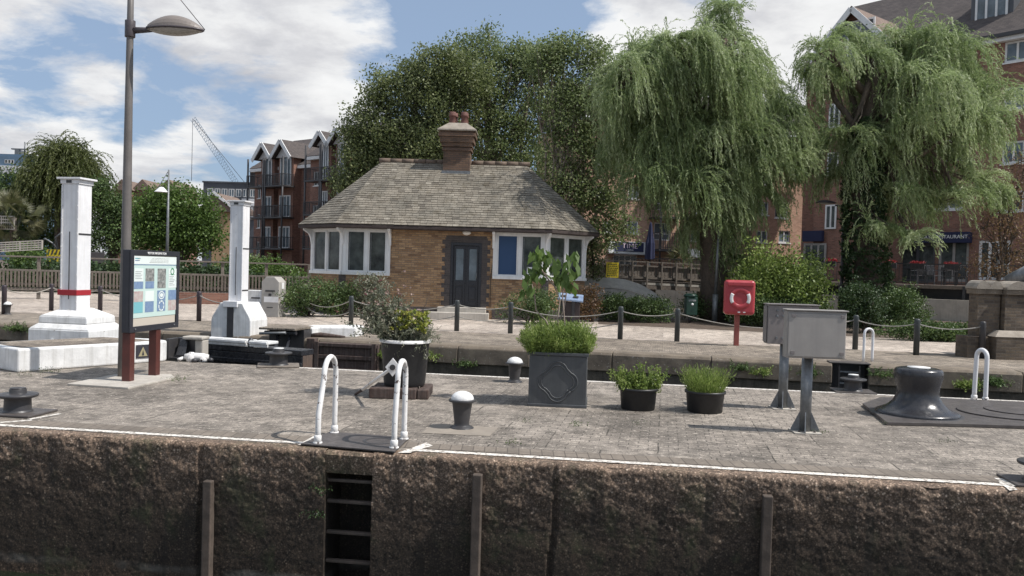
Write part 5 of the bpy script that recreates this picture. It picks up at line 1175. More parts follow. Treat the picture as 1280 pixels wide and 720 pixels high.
# door
dr = MB(); dr.box(dx0, dx1, .10, .15, dz0, dz1); door = dr.build('door', M['door'], ct)
fr = MB(); fr.box(dx0, dx0 + .09, .02, .098, dz0, dz1); fr.box(dx1 - .09, dx1, .02, .098, dz0, dz1); fr.box(dx0 + .09, dx1 - .09, .02, .098, dz1 - .10, dz1); fr.build('door_frame', M['door'], door, bevel=.004)
mx = (dx0 + dx1) / 2
for s_ in (-1, 1):
    a, b2 = (dx0 + .12, mx - .035) if s_ < 0 else (mx + .035, dx1 - .12)
    g = MB(); g.box(a + .07, b2 - .06, .09, .097, dz0 + .92, dz1 - .22); g.build('pane', M['glassb'], door)
    g = MB(); g.box(a, a + .06, .07, .097, dz0 + .05, dz1 - .12); g.box(b2 - .055, b2, .07, .097, dz0 + .05, dz1 - .12); g.box(a + .06, b2 - .055, .07, .097, dz0 + .74, dz0 + .90); g.box(a + .06, b2 - .055, .07, .097, dz0 + .05, dz0 + .2); g.box(a + .06, b2 - .055, .07, .097, dz1 - .21, dz1 - .12); g.build('leaf', M['door'], door, bevel=.006)
    g = MB(); g.box(a + .09, b2 - .085, .075, .098, dz0 + .26, dz0 + .68); g.build('raised_panel', M['door'], door, bevel=.012)
g = MB(); g.tube([(dx1 - .17, .06, dz0 + 1.0), (dx1 - .17, .06, dz0 + 1.2)], .014, 8); g.build('handle', M['galv'], door)
st = MB(); st.box(-.15, 1.5, -.42, -.002, .0, .40); st.box(-.42, 1.62, -.85, -.422, 0, .24); st.build('step', M['conc'], ct, bevel=.015)
g = MB(); g.lathe([(.15, .0), (.15, .02), (.13, .06), (.07, .10), (0, .11)], n=20, sy=.62); lt = g.build('wall_light', flat('lamp glass', (.75, .72, .66), .3), ct, loc=(mx, -.01, dz1 + .34)); lt.rotation_euler.x = R(90)
g = MB(); g.tube([(dx1 + .33, -.03, .4), (dx1 + .32, -.03, 1.5), (dx1 + .40, -.03, 2.0)], .012, 6); g.build('cable', M['black'], ct)
# bays
def bay(a, b2, fills, label=None):
    a = Vector(a); b2 = Vector(b2); d = b2 - a; L = d.length; m4 = Matrix.Translation((a.x, a.y, 0)) @ Matrix.Rotation(math.atan2(d.y, d.x), 4, 'Z')
    q = MB(); n = len(fills); e_ = .14; gap = .10
    q.box(0, L, -.09, .18, ZS - .02, ZS + .09); q.box(0, L, -.05, .16, ZE - .13, ZE - .01)
    w = (L - 2 * e_ - gap * (n - 1)) / n
    for i in range(n + 1):
        x0_ = 0 if i == 0 else e_ + i * w + (i - 1) * gap; x1_ = e_ if i == 0 else (L if i == n else x0_ + gap)
        q.box(x0_, x1_, -.045, .15, ZS + .09, ZE - .13)
    xf(q, m4); wn = q.build('window', M['whitet'], ct, bevel=.006)
    for i, f_ in enumerate(fills):
        x0_ = e_ + i * (w + gap); x1_ = x0_ + w; z0_, z1_ = ZS + .09, ZE - .13
        q = MB(); s_ = .05
        q.box(x0_, x0_ + s_, -.02, .06, z0_, z1_); q.box(x1_ - s_, x1_, -.02, .06, z0_, z1_); q.box(x0_ + s_, x1_ - s_, -.02, .06, z0_, z0_ + s_); q.box(x0_ + s_, x1_ - s_, -.02, .06, z1_ - s_, z1_)
        xf(q, m4); q.build('sash', M['whitet'], wn, bevel=.004)
        q = MB(); q.box(x0_ + s_, x1_ - s_, .03, .04, z0_ + s_, z1_ - s_); xf(q, m4); q.build('pane', M[f_], wn)
        if f_ == 'glass':
            q = MB(); q.box(x0_ + s_ + .03, x0_ + s_ + .05, .024, .028, z0_ + s_ + .02, z1_ - s_ - .05); xf(q, m4); q.build('blind_edge', M['galv'], wn)
    return wn, m4
bay((-HW, 0), (xl, 0), ['glass', 'glass']); wn, m4 = bay((xr, 0), (HW, 0), ['blue', 'glass'])
bay((HW, 0), (XW, C_), ['glass', 'glass']); bay((-XW, C_), (-HW, 0), ['glass', 'glass'])
q = MB(); q.box(1.18, 1.36, .018, .024, ZS + .18, ZS + .42); xf(q, m4); q.build('notice', M['txtw'], wn)
q = MB(); q.box(1.21, 1.33, .014, .017, ZS + .21, ZS + .36); xf(q, m4); q.build('notice_print', flat('green print 2', (.15, .4, .15), .6), wn)
for x, y, a in ((-HW, 0, R(-22)), (HW, 0, R(22)), (XW - .02, C_ - .02, R(50)), (-XW + .02, C_ - .02, R(-50)), (xl - .02, 0, 0), (xr + .02, 0, 0)):
    q = MB(); pf = [(0, ZE - .62), (-.03, ZE - .62), (-.06, ZE - .40), (-.14, ZE - .24), (-.34, ZE - .12), (-.36, ZE - .02), (0, ZE - .02)]
    q.prism([(p_[0], p_[1]) for p_ in pf], -.045, .045, axis='y'); xf(q, Matrix.Translation((x, y - .04, 0)) @ Matrix.Rotation(a + R(90), 4, 'Z')); q.build('bracket', M['whitet'], ct, bevel=.006)
# roof
OV = .46; t_ = OV * math.tan(R(22.5)); ZR = 5.70
ev = [(-HW - t_, -OV), (HW + t_, -OV), (XW + OV, C_ - t_), (XW + OV, DP - C_ + t_), (HW + t_, DP + OV), (-HW - t_, DP + OV), (-XW - OV, DP - C_ + t_), (-XW - OV, C_ - t_)]
ZG = 3.13
def e3(i): return (ev[i][0], ev[i][1], ZG)
rl, rr_ = (-2.72, DP / 2, ZR), (2.72, DP / 2, ZR)
rnd = random.Random(12); mb = MB()
for poly in ([e3(0), e3(1), rr_, rl], [e3(1), e3(2), rr_], [e3(2), e3(3), rr_], [e3(3), e3(4), rr_], [e3(4), e3(5), rl, rr_], [e3(5), e3(6), rl], [e3(6), e3(7), rl], [e3(7), e3(0), rl]): slates(mb, poly, rnd)
roof = mb.build('roof', M['slate'], ct, uv=False, fixn=False)
mb = MB(); mb.prism(ev, ZG - .13, ZG - .012); mb.build('gutter', M['brownroof'], roof, bevel=.02)
mb = MB(); mb.prism([(x * .965, (y - 3) * .94 + 3) for x, y in ev], ZE + .0 - .06, ZG - .132); mb.build('soffit', M['brownroof'], roof)
mb = MB(); x = -2.85
while x < 2.8:
    L_ = .44; mb.lathe([], n=3) if False else None
    mb.tube([(x, DP / 2, ZR + .01), (x + L_ - .01, DP / 2, ZR + .01)], .105 + rnd.uniform(-.006, .006), 10); x += L_
mb.build('ridge_tiles', pm('ridge clay', (.17, .12, .09), (.10, .075, .055), .85, scale=4, bst=.5), roof)
# chimney
ch = MB(); cx, cy = .12, DP / 2 - .1; hw_, hd = .50, .40
ch.box(cx - hw_, cx + hw_, cy - hd, cy + hd, 4.7, 6.25); ch.box(cx - hw_ - .05, cx + hw_ + .05, cy - hd - .05, cy + hd + .05, 6.10, 6.2)
ch.box(cx - hw_ - .07, cx + hw_ + .07, cy - hd - .07, cy + hd + .07, 6.25, 6.40); ch.box(cx - hw_ - .13, cx + hw_ + .13, cy - hd - .13, cy + hd + .13, 6.40, 6.82); ch.box(cx - hw_ - .19, cx + hw_ + .19, cy - hd - .19, cy + hd + .19, 6.62, 6.74)
ch.build('chimney', M['brickC'], roof, bevel=.006); chim = bpy.data.objects['chimney']
q = MB(); q.frus((cx, cy), (hw_ + .22, hd + .22), 6.82, (hw_ + .22, hd + .22), 6.88); q.frus((cx, cy), (hw_ + .21, hd + .21), 6.88, (.34, .26), 7.16); q.build('chimney_cap', M['stone'], roof, bevel=.01)
q = MB(); q.box(cx - hw_ - .03, cx + hw_ + .03, cy - hd - .16, cy - hd, 5.2, 5.34); q.build('flashing', M['galv'], roof)
for x, y in ((cx - .22, cy - .12), (cx + .22, cy - .12), (cx - .16, cy + .14), (cx + .24, cy + .14)):
    q = MB(); q.lathe([(.15, 7.08), (.13, 7.14), (.115, 7.40), (.14, 7.42), (.14, 7.47), (.115, 7.50), (.125, 7.58), (.09, 7.58)], (x, y), 16); q.build('chimney_pot', M['clay'], roof)

# ================================================================== BACKGROUND BUILDINGS
def facade(mb, L, H, holes, z0=0, dep=.16, mi=0):
    xs = sorted({0, L} | {h[0] for h in holes} | {h[0] + h[2] for h in holes}); zs = sorted({z0, H} | {h[1] for h in holes} | {h[1] + h[3] for h in holes})
    for i in range(len(xs) - 1):
        for j in range(len(zs) - 1):
            cx, cz = (xs[i] + xs[i + 1]) / 2, (zs[j] + zs[j + 1]) / 2
            if any(h[0] < cx < h[0] + h[2] and h[1] < cz < h[1] + h[3] for h in holes): continue
            mb.quad((xs[i], 0, zs[j]), (xs[i + 1], 0, zs[j]), (xs[i + 1], 0, zs[j + 1]), (xs[i], 0, zs[j + 1]), mi)
    for x, z, w, h in [hh[:4] for hh in holes]:
        a = [(x, z), (x + w, z), (x + w, z + h), (x, z + h)]
        for i in range(4): p, q = a[i], a[(i + 1) % 4]; mb.quad((p[0], 0, p[1]), (p[0], dep, p[1]), (q[0], dep, q[1]), (q[0], 0, q[1]), mi)
def win(par, x, z, w, h, n=2, fm='whitet', gm='glass', y=.10, fr=.07, sill=True, door=False, off=0):
    q = MB(); q.box(x, x + w, y - .04, y + .02, z, z + fr); q.box(x, x + w, y - .04, y + .02, z + h - fr, z + h)
    for i in range(n + 1): xx_ = x + (w - fr) * i / n; q.box(xx_, xx_ + fr, y - .041, y + .021, z + fr, z + h - fr)
    if door: q.box(x + fr, x + w - fr, y - .038, y + .018, z + h * .34, z + h * .34 + fr)
    if sill: q.box(x - .06, x + w + .06, -.05, y - .045, z - .08, z)
    o = q.build('door' if door and False else 'window', M[fm], par); g = MB(); g.quad((x, y, z), (x + w, y, z), (x + w, y, z + h), (x, y, z + h)); g.build('pane', M[gm], o, fixn=False); return o
def frame(a, b2): d = Vector((b2.x - a.x, b2.y - a.y)); return math.atan2(d.y, d.x), d.length
# right brick block with the restaurant
A = Pd(1000, 340, 52.5); B = Pd(1330, 340, 41.2); ang, L = frame(A, B); ang_r = ang
rb = T('brick_building', 'tall red brick apartment building with tiled roof and ground floor restaurant at the right', 'building', (A.x, A.y, 0), ang)
H = 14.6
def fx(px):   # distance along the facade for an image column
    r_ = ray(px, 340); d = B - A; det = r_.x * (-d.y) + d.x * r_.y; s_ = (r_.x * A.y - r_.y * A.x) / (d.x * r_.y - d.y * r_.x) * 1.0
    # solve A + d*t on ray
    t = (r_.y * A.x - r_.x * A.y) / (r_.x * d.y - r_.y * d.x); return t * L
def fz(px, py): t = fx(px) / L; D = (A + (B - A) * t).y; return Pd(px, py, D).z
holes = []
def hole(x0, x1, y0, y1, n=2, door=False, gm='glass', fm='whitet'):
    a, b2 = fx(x0), fx(x1); z1_ = fz((x0 + x1) / 2, y0); z0_ = fz((x0 + x1) / 2, y1); holes.append((a, z0_, b2 - a, z1_ - z0_, n, door, gm, fm))
hole(1244, 1276, 50, 76, 2, gm='glassb'); hole(1246, 1273, 108, 136, 2, gm='glassb'); hole(1166, 1196, 108, 134); hole(1164, 1200, 236, 262, 2, gm='glassb'); hole(1246, 1274, 176, 204, 2, gm='glassb'); hole(1166, 1198, 174, 200); hole(1024, 1046, 245, 268); hole(1062, 1084, 243, 268); hole(1246, 1276, 238, 264, 2)
hole(1124, 1168, 304, 352, 2, True, fm='cladG'); hole(1172, 1210, 300, 352, 2, True, fm='boxgrey'); hole(1028, 1056, 304, 352, 2, True, fm='boxgrey'); hole(1222, 1262, 300, 350, 3, True)
hole(1024, 1046, 180, 204); hole(1094, 1116, 180, 204); hole(1094, 1116, 245, 268)
mb = MB(); facade(mb, L, H, holes); mb.quad((0, 0, 0), (0, 9, 0), (0, 9, H), (0, 0, H)); mb.quad((L, 0, 0), (L, 9, 0), (L, 9, H), (L, 0, H)); mb.quad((0, 9, 0), (L, 9, 0), (L, 9, H), (0, 9, H)); mb.build('wall', M['brickR'], rb)
for h in holes: win(rb, h[0], h[1], h[2], h[3], h[4], h[7], h[6], door=h[5], sill=not h[5], fr=.10 if not h[5] else .14)
RH = 5.2; RD = 5.5
mb = MB(); mb.quad((-.3, -.5, H - .05), (L + .3, -.5, H - .05), (L + .3, RD, H + RH), (-.3, RD, H + RH)); mb.quad((-.3, RD, H + RH), (L + .3, RD, H + RH), (L + .3, 10, H + 1), (-.3, 10, H + 1)); mb.quad((-.3, -.5, H - .05), (-.3, RD, H + RH), (-.3, 10, H + 1), (-.3, 9, H - .05)); rf = mb.build('roof', M['tileD'], rb, fixn=False)
mb = MB(); mb.box(-.3, L + .3, -.56, -.40, H - .22, H - .04); mb.build('gutter', M['black'], rf); mb = MB(); mb.box(-.2, L + .2, -.38, -.02, H - .42, H - .1); mb.build('fascia', M['whitet'], rf)
# dormer
dx0_, dx1_ = fx(1188), fx(1241); zd = fz(1215, 27)
mb = MB(); mb.box(dx0_, dx1_, 1.2, 4.5, zd - .9, zd + 2.4); dm = mb.build('dormer', M['cladG'], rf); 
q = win(rb, dx0_ + .25, zd, dx1_ - dx0_ - .5, 1.9, 3, gm='glassb', y=1.15, sill=False, fr=.11)
mb = MB(); mb.quad((dx1_ + .05, 1.1, zd - .9), (dx1_ + 2.2, .6, zd - .6), (dx1_ + .9, 4, zd + 2.6), (dx1_ + .05, 4, zd + 2.6)); mb.build('cheek_roof', M['tileL'], rf, fixn=False)
# projecting gabled wing
gx0, gx1 = fx(1040), fx(1128); gw = gx1 - gx0; gp = 2.2; GH_ = H + .1
mb = MB(); mb.box(gx0, gx1, -gp, 0, 0, GH_); mb.add([(gx0, -gp, GH_), (gx1, -gp, GH_), ((gx0 + gx1) / 2, -gp, GH_ + gw * .52)], [(0, 1, 2)]); mb.build('wing_wall', M['brickR'], rb)
mb = MB(); rx = (gx0 + gx1) / 2; e_ = .35
mb.quad((gx0 - e_, -gp - .5, GH_ - .2), (rx, -gp - .5, GH_ + gw * .52 + .12), (rx, 5, GH_ + gw * .52 + .12), (gx0 - e_, 5, GH_ - .2)); mb.quad((rx, -gp - .5, GH_ + gw * .52 + .12), (gx1 + e_, -gp - .5, GH_ - .2), (gx1 + e_, 5, GH_ - .2), (rx, 5, GH_ + gw * .52 + .12)); mb.build('wing_roof', M['tileL'], rf, fixn=False)
for s_ in (-1, 1):
    q = MB(); x_ = rx + s_ * (gw / 2 + e_); q.bar((x_, -gp - .53, GH_ - .34), (rx, -gp - .53, GH_ + gw * .52 - .05), .06, .32); q.build('bargeboard', M['whitet'], rf)
wq = win(rb, rx - 1.2, GH_ - 1.0, 2.4, 2.6, 3, gm='glassb', y=-gp - .05, sill=False, fr=.10)
for zz_ in (4.6, 7.6, 10.4):
    for sx in (-.32, .2): win(rb, rx + sx * gw, zz_, gw * .16, 1.4, 2, y=-gp - .05, sill=False, fr=.09)
# restaurant fascia
for a, b2, body in ((1120, 1214, 'HIMALAYA RESTAURANT'), (1030, 1054, '')):
    q = MB(); x0_, x1_ = fx(a), fx(b2); z0_, z1_ = fz((a + b2) / 2, 304), fz((a + b2) / 2, 293); yb = -.35 if a > 1100 else -gp - .3
    q.box(x0_, x1_, yb, -.02 if a > 1100 else -gp - .02, z0_, z1_ + .1); fs = q.build('shop_sign', M['navy'], rb, bevel=.02)
    if a > 1100: text(body, .27, fs, M['txtw'], ((x0_ + x1_) / 2 + (.4 if a > 1100 else 0), yb - .01, (z0_ + z1_) / 2 + .08), name='lettering')
wq = win(rb, fx(1030), fz(1040, 352) , fx(1058) - fx(1030), fz(1040, 306) - fz(1040, 352), 3, fm='boxgrey', gm='glass', y=-gp - .06, sill=False, fr=.12)

# middle block with the TIME shop
A2 = Pd(728, 340, 55); B2 = Pd(1012, 340, 61); ang, L2 = frame(A2, B2); mbk = T('brick_building', 'salmon brick apartment block with blue TIME shop sign behind the footbridge', 'building', (A2.x, A2.y, 0), ang); H2 = 11.8
def fx2(px): r_ = ray(px, 340); d = B2 - A2; return (r_.y * A2.x - r_.x * A2.y) / (r_.x * d.y - r_.y * d.x) * L2
def fz2(px, py): D = (A2 + (B2 - A2) * (fx2(px) / L2)).y; return Pd(px, py, D).z
hs = []
for (x0, x1, y0, y1, n, dr_, gm) in ((742, 754, 232, 250, 2, False, 'glass'), (782, 796, 276, 291, 2, False, 'glassb'), (782, 796, 232, 248, 2, False, 'glassb'), (752, 763, 276, 291, 2, False, 'glass'), (944, 958, 252, 268, 2, False, 'glassb'), (966, 982, 252, 272, 2, False, 'glass'), (862, 876, 288, 301, 2, False, 'glassb'), (906, 918, 288, 301, 2, False, 'glassb'), (766, 796, 318, 340, 4, True, 'glass'), (816, 836, 278, 300, 2, True, 'glassb'), (816, 836, 240, 262, 2, True, 'glass'), (862, 876, 250, 266, 2, False, 'glass'), (906, 920, 212, 230, 2, False, 'glass'), (944, 958, 212, 230, 2, False, 'glassb'), (742, 754, 190, 206, 2, False, 'glass'), (782, 796, 190, 206, 2, False, 'glassb'), (816, 836, 196, 218, 2, True, 'glass'), (944, 958, 288, 303, 2, False, 'glassb'), (972, 986, 288, 303, 2, False, 'glassb')):
    hs.append((fx2(x0), fz2(x0, y1), fx2(x1) - fx2(x0), fz2(x0, y0) - fz2(x0, y1), n, dr_, gm))
mb = MB(); facade(mb, L2, H2, hs); mb.quad((0, 0, 0), (0, 9, 0), (0, 9, H2), (0, 0, H2)); mb.quad((L2, 0, 0), (L2, 9, 0), (L2, 9, H2), (L2, 0, H2)); mb.build('wall', M['brickS'], mbk)
for h in hs: win(mbk, h[0], h[1], h[2], h[3], h[4], gm=h[6], door=h[5], sill=not h[5])
mb = MB(); mb.quad((-.3, -.5, H2), (L2 + .3, -.5, H2), (L2 + .3, 4.5, H2 + 3.2), (-.3, 4.5, H2 + 3.2)); mb.add([(-.3, -.5, H2), (-.3, 9.5, H2), (-.3, 4.5, H2 + 3.2)], [(0, 1, 2)]); mb.build('roof', M['tileD'], mbk, fixn=False)
q = MB(); q.box(fx2(759), fx2(806), -.12, -.02, fz2(780, 317), fz2(780, 302)); q.build('shop_front', M['whitet'], mbk)
q = MB(); q.box(fx2(767), fx2(802), -.2, -.125, fz2(785, 314.5), fz2(785, 303)); sg = q.build('shop_sign', M['navy'], mbk, bevel=.01)
text('TIME', .44, sg, flat('pink sign print', (.7, .55, .62), .5), ((fx2(767) + fx2(802)) / 2, -.21, fz2(787, 308)), name='lettering', sx=1.25); text('LONDON', .12, sg, M['txtw'], ((fx2(767) + fx2(802)) / 2, -.21, fz2(787, 312.8)), name='lettering')
q = MB(); q.box(fx2(758), fx2(812), -1.1, -.02, fz2(785, 318.5), fz2(785, 317.3)); q.build('canopy', M['cladG'], mbk)
def balcony(par, x0, x1, z, dep=1.3, y=0, n=None, mt='black'):
    q = MB(); q.box(x0, x1, y - dep, y - .01, z - .14, z); bo = q.build('balcony', M['cladG'] if mt != 'black' else M['black'], par)
    n = n or max(5, int((x1 - x0) / .16)); q = MB()
    for i in range(n + 1): xx_ = x0 + (x1 - x0) * i / n; q.bar((xx_, y - dep + .03, z), (xx_, y - dep + .03, z + 1.05), .03, .03)
    for xx_ in (x0 + .02, x1 - .02):
        for j in range(7): q.bar((xx_, y - dep + .1 + j * (dep - .1) / 7, z), (xx_, y - dep + .1 + j * (dep - .1) / 7, z + 1.05), .03, .03)
        q.bar((xx_, y - dep + .03, z + 1.07), (xx_, y, z + 1.07), .05, .05)
    q.bar((x0, y - dep + .03, z + 1.07), (x1, y - dep + .03, z + 1.07), .05, .05); q.bar((x0, y - dep + .03, z + .12), (x1, y - dep + .03, z + .12), .04, .04); q.build('railing', M['black'], bo, uv=False); return bo
for py in (312, 272, 228): balcony(mbk, fx2(809), fx2(846), fz2(825, py), 1.5)
for px in (811, 843): q = MB(); q.tube([(fx2(px), -1.4, .5), (fx2(px), -1.4, H2 - 1)], .07, 8); q.build('balcony_post', M['black'], mbk)
q = MB(); q.tube([(fx2(935), -.06, .5), (fx2(935), -.06, H2)], .06, 8); q.build('drainpipe', M['black'], mbk)

# left apartment block
A3 = Pd(316, 340, 92); BB3 = Pd(376, 340, 82)
def gabled(nm, label, Aq, Bq, H_, wing, wcol, z0=0, bays=(), mat='brickR', wins=(), pitch=.5, group=None, levels=(3.1, 6.1, 9.1)):
    ang, L_ = frame(Aq, Bq); e = T(nm, label, 'building', (Aq.x, Aq.y, 0), ang, group); hl = [(x, z, w, h) for x, z, w, h in wins]
    mb = MB(); facade(mb, L_, H_, hl); mb.quad((0, 0, 0), (0, 10, 0), (0, 10, H_), (0, 0, H_)); mb.quad((L_, 0, 0), (L_, 10, 0), (L_, 10, H_), (L_, 0, H_)); mb.build('wall', M[mat], e)
    for h in hl: win(e, *h, 2)
    mb = MB(); mb.quad((-.3, -.5, H_), (L_ + .3, -.5, H_), (L_ + .3, 5, H_ + 3.6), (-.3, 5, H_ + 3.6)); mb.add([(-.3, -.5, H_), (-.3, 10.4, H_), (-.3, 5, H_ + 3.6)], [(0, 1, 2)]); mb.add([(L_ + .3, -.5, H_), (L_ + .3, 10.4, H_), (L_ + .3, 5, H_ + 3.6)], [(0, 1, 2)]); rf_ = mb.build('roof', M['tileD'], e, fixn=False)
    mb = MB(); mb.box(-.2, L_ + .2, -.5, -.02, H_ - .35, H_ - .05); mb.build('fascia', M['whitet'], rf_)
    for x0, x1 in bays:
        pj = 1.4; xm = (x0 + x1) / 2; gh = (x1 - x0) * .62; zt_ = H_ + .7
        mb = MB(); mb.box(x0 + .2, x1 - .2, -.9, 0, 0, zt_ + .3); mb.build('bay_wall', M[mat], e)
        mb = MB(); mb.quad((x0 - .2, -pj - .3, zt_ - .1), (xm, -pj - .3, zt_ + gh), (xm, 4, zt_ + gh), (x0 - .2, 4, zt_ - .1)); mb.quad((xm, -pj - .3, zt_ + gh), (x1 + .2, -pj - .3, zt_ - .1), (x1 + .2, 4, zt_ - .1), (xm, 4, zt_ + gh)); mb.build('gable_roof', M['tileD'], rf_, fixn=False)
        mb = MB(); mb.add([(x0, -pj + .3, zt_), (x1, -pj + .3, zt_), (xm, -pj + .3, zt_ + gh - .3)], [(0, 1, 2)]); mb.build('gable', M['render'], rf_, fixn=False)
        for s_ in (-1, 1): q = MB(); q.bar((xm + s_ * ((x1 - x0) / 2 + .25), -pj - .33, zt_ - .2), (xm, -pj - .33, zt_ + gh - .1), .08, .38); q.build('bargeboard', M['whitet'], rf_)
        for z in levels:
            if z < H_ - 1.5: balcony(e, x0 - .1, x1 + .1, z, 1.5, -.9, n=14)
            win(e, x0 + .5, z + .05, (x1 - x0) - 1.0, 2.1 if z < levels[-1] else 3.2, 3, y=-.95, sill=False, fr=.11, gm='glassb')
        for x_ in (x0, x1): q = MB(); q.tube([(x_, -2.3, 0), (x_, -2.3, zt_ - .1)], .09, 8); q.build('balcony_post', M['black'], e)
    return e, L_
_, L3 = frame(A3, BB3)
e3_, L3 = gabled('brick_building', 'distant red brick apartment block with paired white gables and black balconies', Pd(316, 340, 86), Pd(394, 340, 80), 11.2, None, None, bays=((2.1, 4.6), (4.9, 7.6)), wins=((.5, 8.2, .8, 1.4), (.5, 5.2, .8, 1.4), (.5, 2.4, .8, 1.4), (1.4, 8.2, .6, 1.4) if False else (.5, .2, .8, 1.2)))
e4_, L4 = gabled('brick_building', 'nearer wing of red brick apartments with gables, partly behind the dark tree', Pd(385, 340, 78), Pd(476, 340, 72), 11.6, None, None, bays=((2.2, 4.2), (4.4, 6.6)), wins=((.5, 8.9, .9, 1.3), (.5, 5.8, .9, 1.3), (.5, 2.9, .9, 1.3)))
# far left: tan house, dark office, blue office tower, brown roofs
def slab(nm, label, px0, px1, pyt, D, dep, mat, wins=None, roof=None, yaw=0, cat='building', pyb=None):
    a, b2 = Pd(px0, 335, D), Pd(px1, 335, D); zt_ = Pd((px0 + px1) / 2, pyt, D).z; e = T(nm, label, cat, ((a.x + b2.x) / 2, D, 0), yaw); w = (b2.x - a.x) / 2
    zb_ = 0
    mb = MB(); mb.box(-w, w, 0, dep, zb_, zt_); mb.build('wall', M[mat], e, bevel=.02)
    return e, w, zt_
e, w, zt_ = slab('house', 'small tan gable end house with dark pitched roof beyond the far tower', 264, 287, 262, 110, 8, 'tan')
mb = MB(); mb.prism([(-w - 1.2, zt_ - .3), (w + .6, zt_ - .3), (w + .6, zt_ + .3), (-w * .6, zt_ + 2.2), (-w - 1.2, zt_ - .05)], -.6, 8.5, axis='y'); mb.build('roof', M['tileL'], e)
q = MB(); q.bar((-w * .8, -.66, zt_ + 2.2), (w + .7, -.66, zt_ + .1), .1, .35); q.build('bargeboard', M['whitet'], e)
e, w, zt_ = slab('office_building', 'long low dark grey office building below the crane', 252, 322, 229, 190, 15, 'cladG')
for i in range(7):
    x0_ = -w + 1.0 + i * (2 * w - 1.5) / 7
    for z in (zt_ - 3.0,): win(e, x0_, z, 1.25, 1.7, 2, y=-.03, sill=False, gm='glassb', fr=.12)
q = MB(); q.box(-w - .2, w + .2, -.2, .4, zt_ + .01, zt_ + .35); q.build('parapet', M['cladG'], e)
q = MB(); q.box(w * .4, w, -.5, 8, zt_ - 8, zt_ - 3.4); q.build('lower_block', M['render'], e)
q = Pd(318, 240, 188); e2 = T('water_tower', 'small grey domed roof turret on the distant office roof', 'turret', (q.x, q.y, zt_ - 1)); k_ = 188 / F
mb = MB(); mb.lathe([(1.05, 0), (1.05, 3.4), (1.2, 3.45), (1.2, 3.7)], n=14); mb.build('drum', M['cladG'], e2); mb = MB(); mb.lathe([(1.1 * math.cos(a), 3.7 + 1.2 * math.sin(a)) for a in [i / 6 * math.pi / 2 for i in range(7)]], n=14, cap=False); mb.build('dome', M['galv'], e2)
e, w, zt_ = slab('office_building', 'distant blue clad office tower with white lower storeys at the far left', -30, 46, 195, 260, 20, 'cladB')
k_ = 260 / F
for i in range(3): win(e, w - 17 * k_ * 1.0 - 17 * k_ + i * 4 * k_ - 8 * k_, zt_ - 9 * k_, 3.4 * k_, 4.5 * k_, 1, y=-.05, sill=False, gm='glass', fr=.1)
q = MB(); q.box(-w - .3, w - 6 * k_, -.6, .5, zt_ - 22 * k_, zt_ - 12 * k_); wb = q.build('white_storey', M['render'], e)
for i in range(12): win(e, -w + 26 * k_ + i * 4 * k_, zt_ - 17.5 * k_, 1.9 * k_, 3.2 * k_, 1, y=-.66, sill=False, gm='glass', fr=.08)
q = MB(); q.box(-w - .1, w - 4 * k_, -.9, .5, zt_ - 60 * k_, zt_ - 19 * k_) if False else q.box(-w, w - 14 * k_, .8, 3, zt_ + .01, zt_ + 3 * k_); q.build('roof_plant', M['cladB'], e)
q = MB(); xm = w - 30 * k_; q.box(xm - 2.5 * k_, xm + 2.5 * k_, 1, 4, zt_ + 3 * k_, zt_ + 9 * k_); q.box(xm - 7 * k_, xm + 13 * k_, 1, 2, zt_ + 9 * k_, zt_ + 10.4 * k_); q.tube([(xm + 9 * k_, 1.5, zt_), (xm + 9 * k_, 1.5, zt_ + 19 * k_)], .8 * k_, 6); q.build('mast', M['galv'], e)
for i, (px0, px1, py) in enumerate(((140, 163, 236), (166, 188, 236), (196, 222, 236))):
    D = 130 + i; a, b2 = Pd(px0, 330, D), Pd(px1, 330, D); zt_ = Pd(px0, py, D).z; w = (b2.x - a.x) / 2
    e = T('house', 'distant brown roofed house, %s of three in a row beyond the trees' % ['left', 'middle', 'right'][i], 'house', ((a.x + b2.x) / 2, D, 0), 0, 'brown roofed houses in a distant row')
    mb = MB(); mb.box(-w, w, 0, 8, 0, zt_ - .2); mb.build('wall', M['brickR'], e); mb = MB(); mb.prism([(-w - .3, zt_ - .2), (w + .3, zt_ - .2), (0, zt_ + 1.5)], -.4, 8.4, axis='y'); mb.build('roof', M['tileL'], e)
# tower crane
D = 320; e = T('crane', 'distant tower crane with raised lattice jib and hanging hook line', 'crane', Pd(296, 230, D).to_2d().to_3d(), 0); o_ = Vector(e.location)
j0, j1 = Pd(295, 228, D) - o_, Pd(241, 148, D) - o_
mb = MB(); d = (j1 - j0); n = 26; s_ = Vector((d.z, 0, -d.x)).normalized() * 1.0
for i in range(n):
    a, b2 = j0 + d * i / n, j0 + d * (i + 1) / n; mb.bar(a - s_, b2 - s_, .15, .15); mb.bar(a + s_, b2 + s_, .15, .15); mb.bar(a - s_, b2 + s_, .09, .09); mb.bar(a + s_, a - s_, .09, .09)
mb.build('jib', pm('pale crane paint', (.26, .34, .42), (.22, .29, .36)), e, uv=False)
mb = MB(); mb.bar(j0 * 1.0, Vector((j0.x, 0, 0)), 1.6, 1.6); mb.build('mast', M['cladB'], e, uv=False)
mb = MB(); mb.tube([j1, Vector((j1.x, 0, Pd(241, 226, D).z))], .10, 5); mb.tube([j1 + d * -.02, Pd(309, 232, D) - o_], .10, 5); mb.build('cable', M['cladG'], e, uv=False)

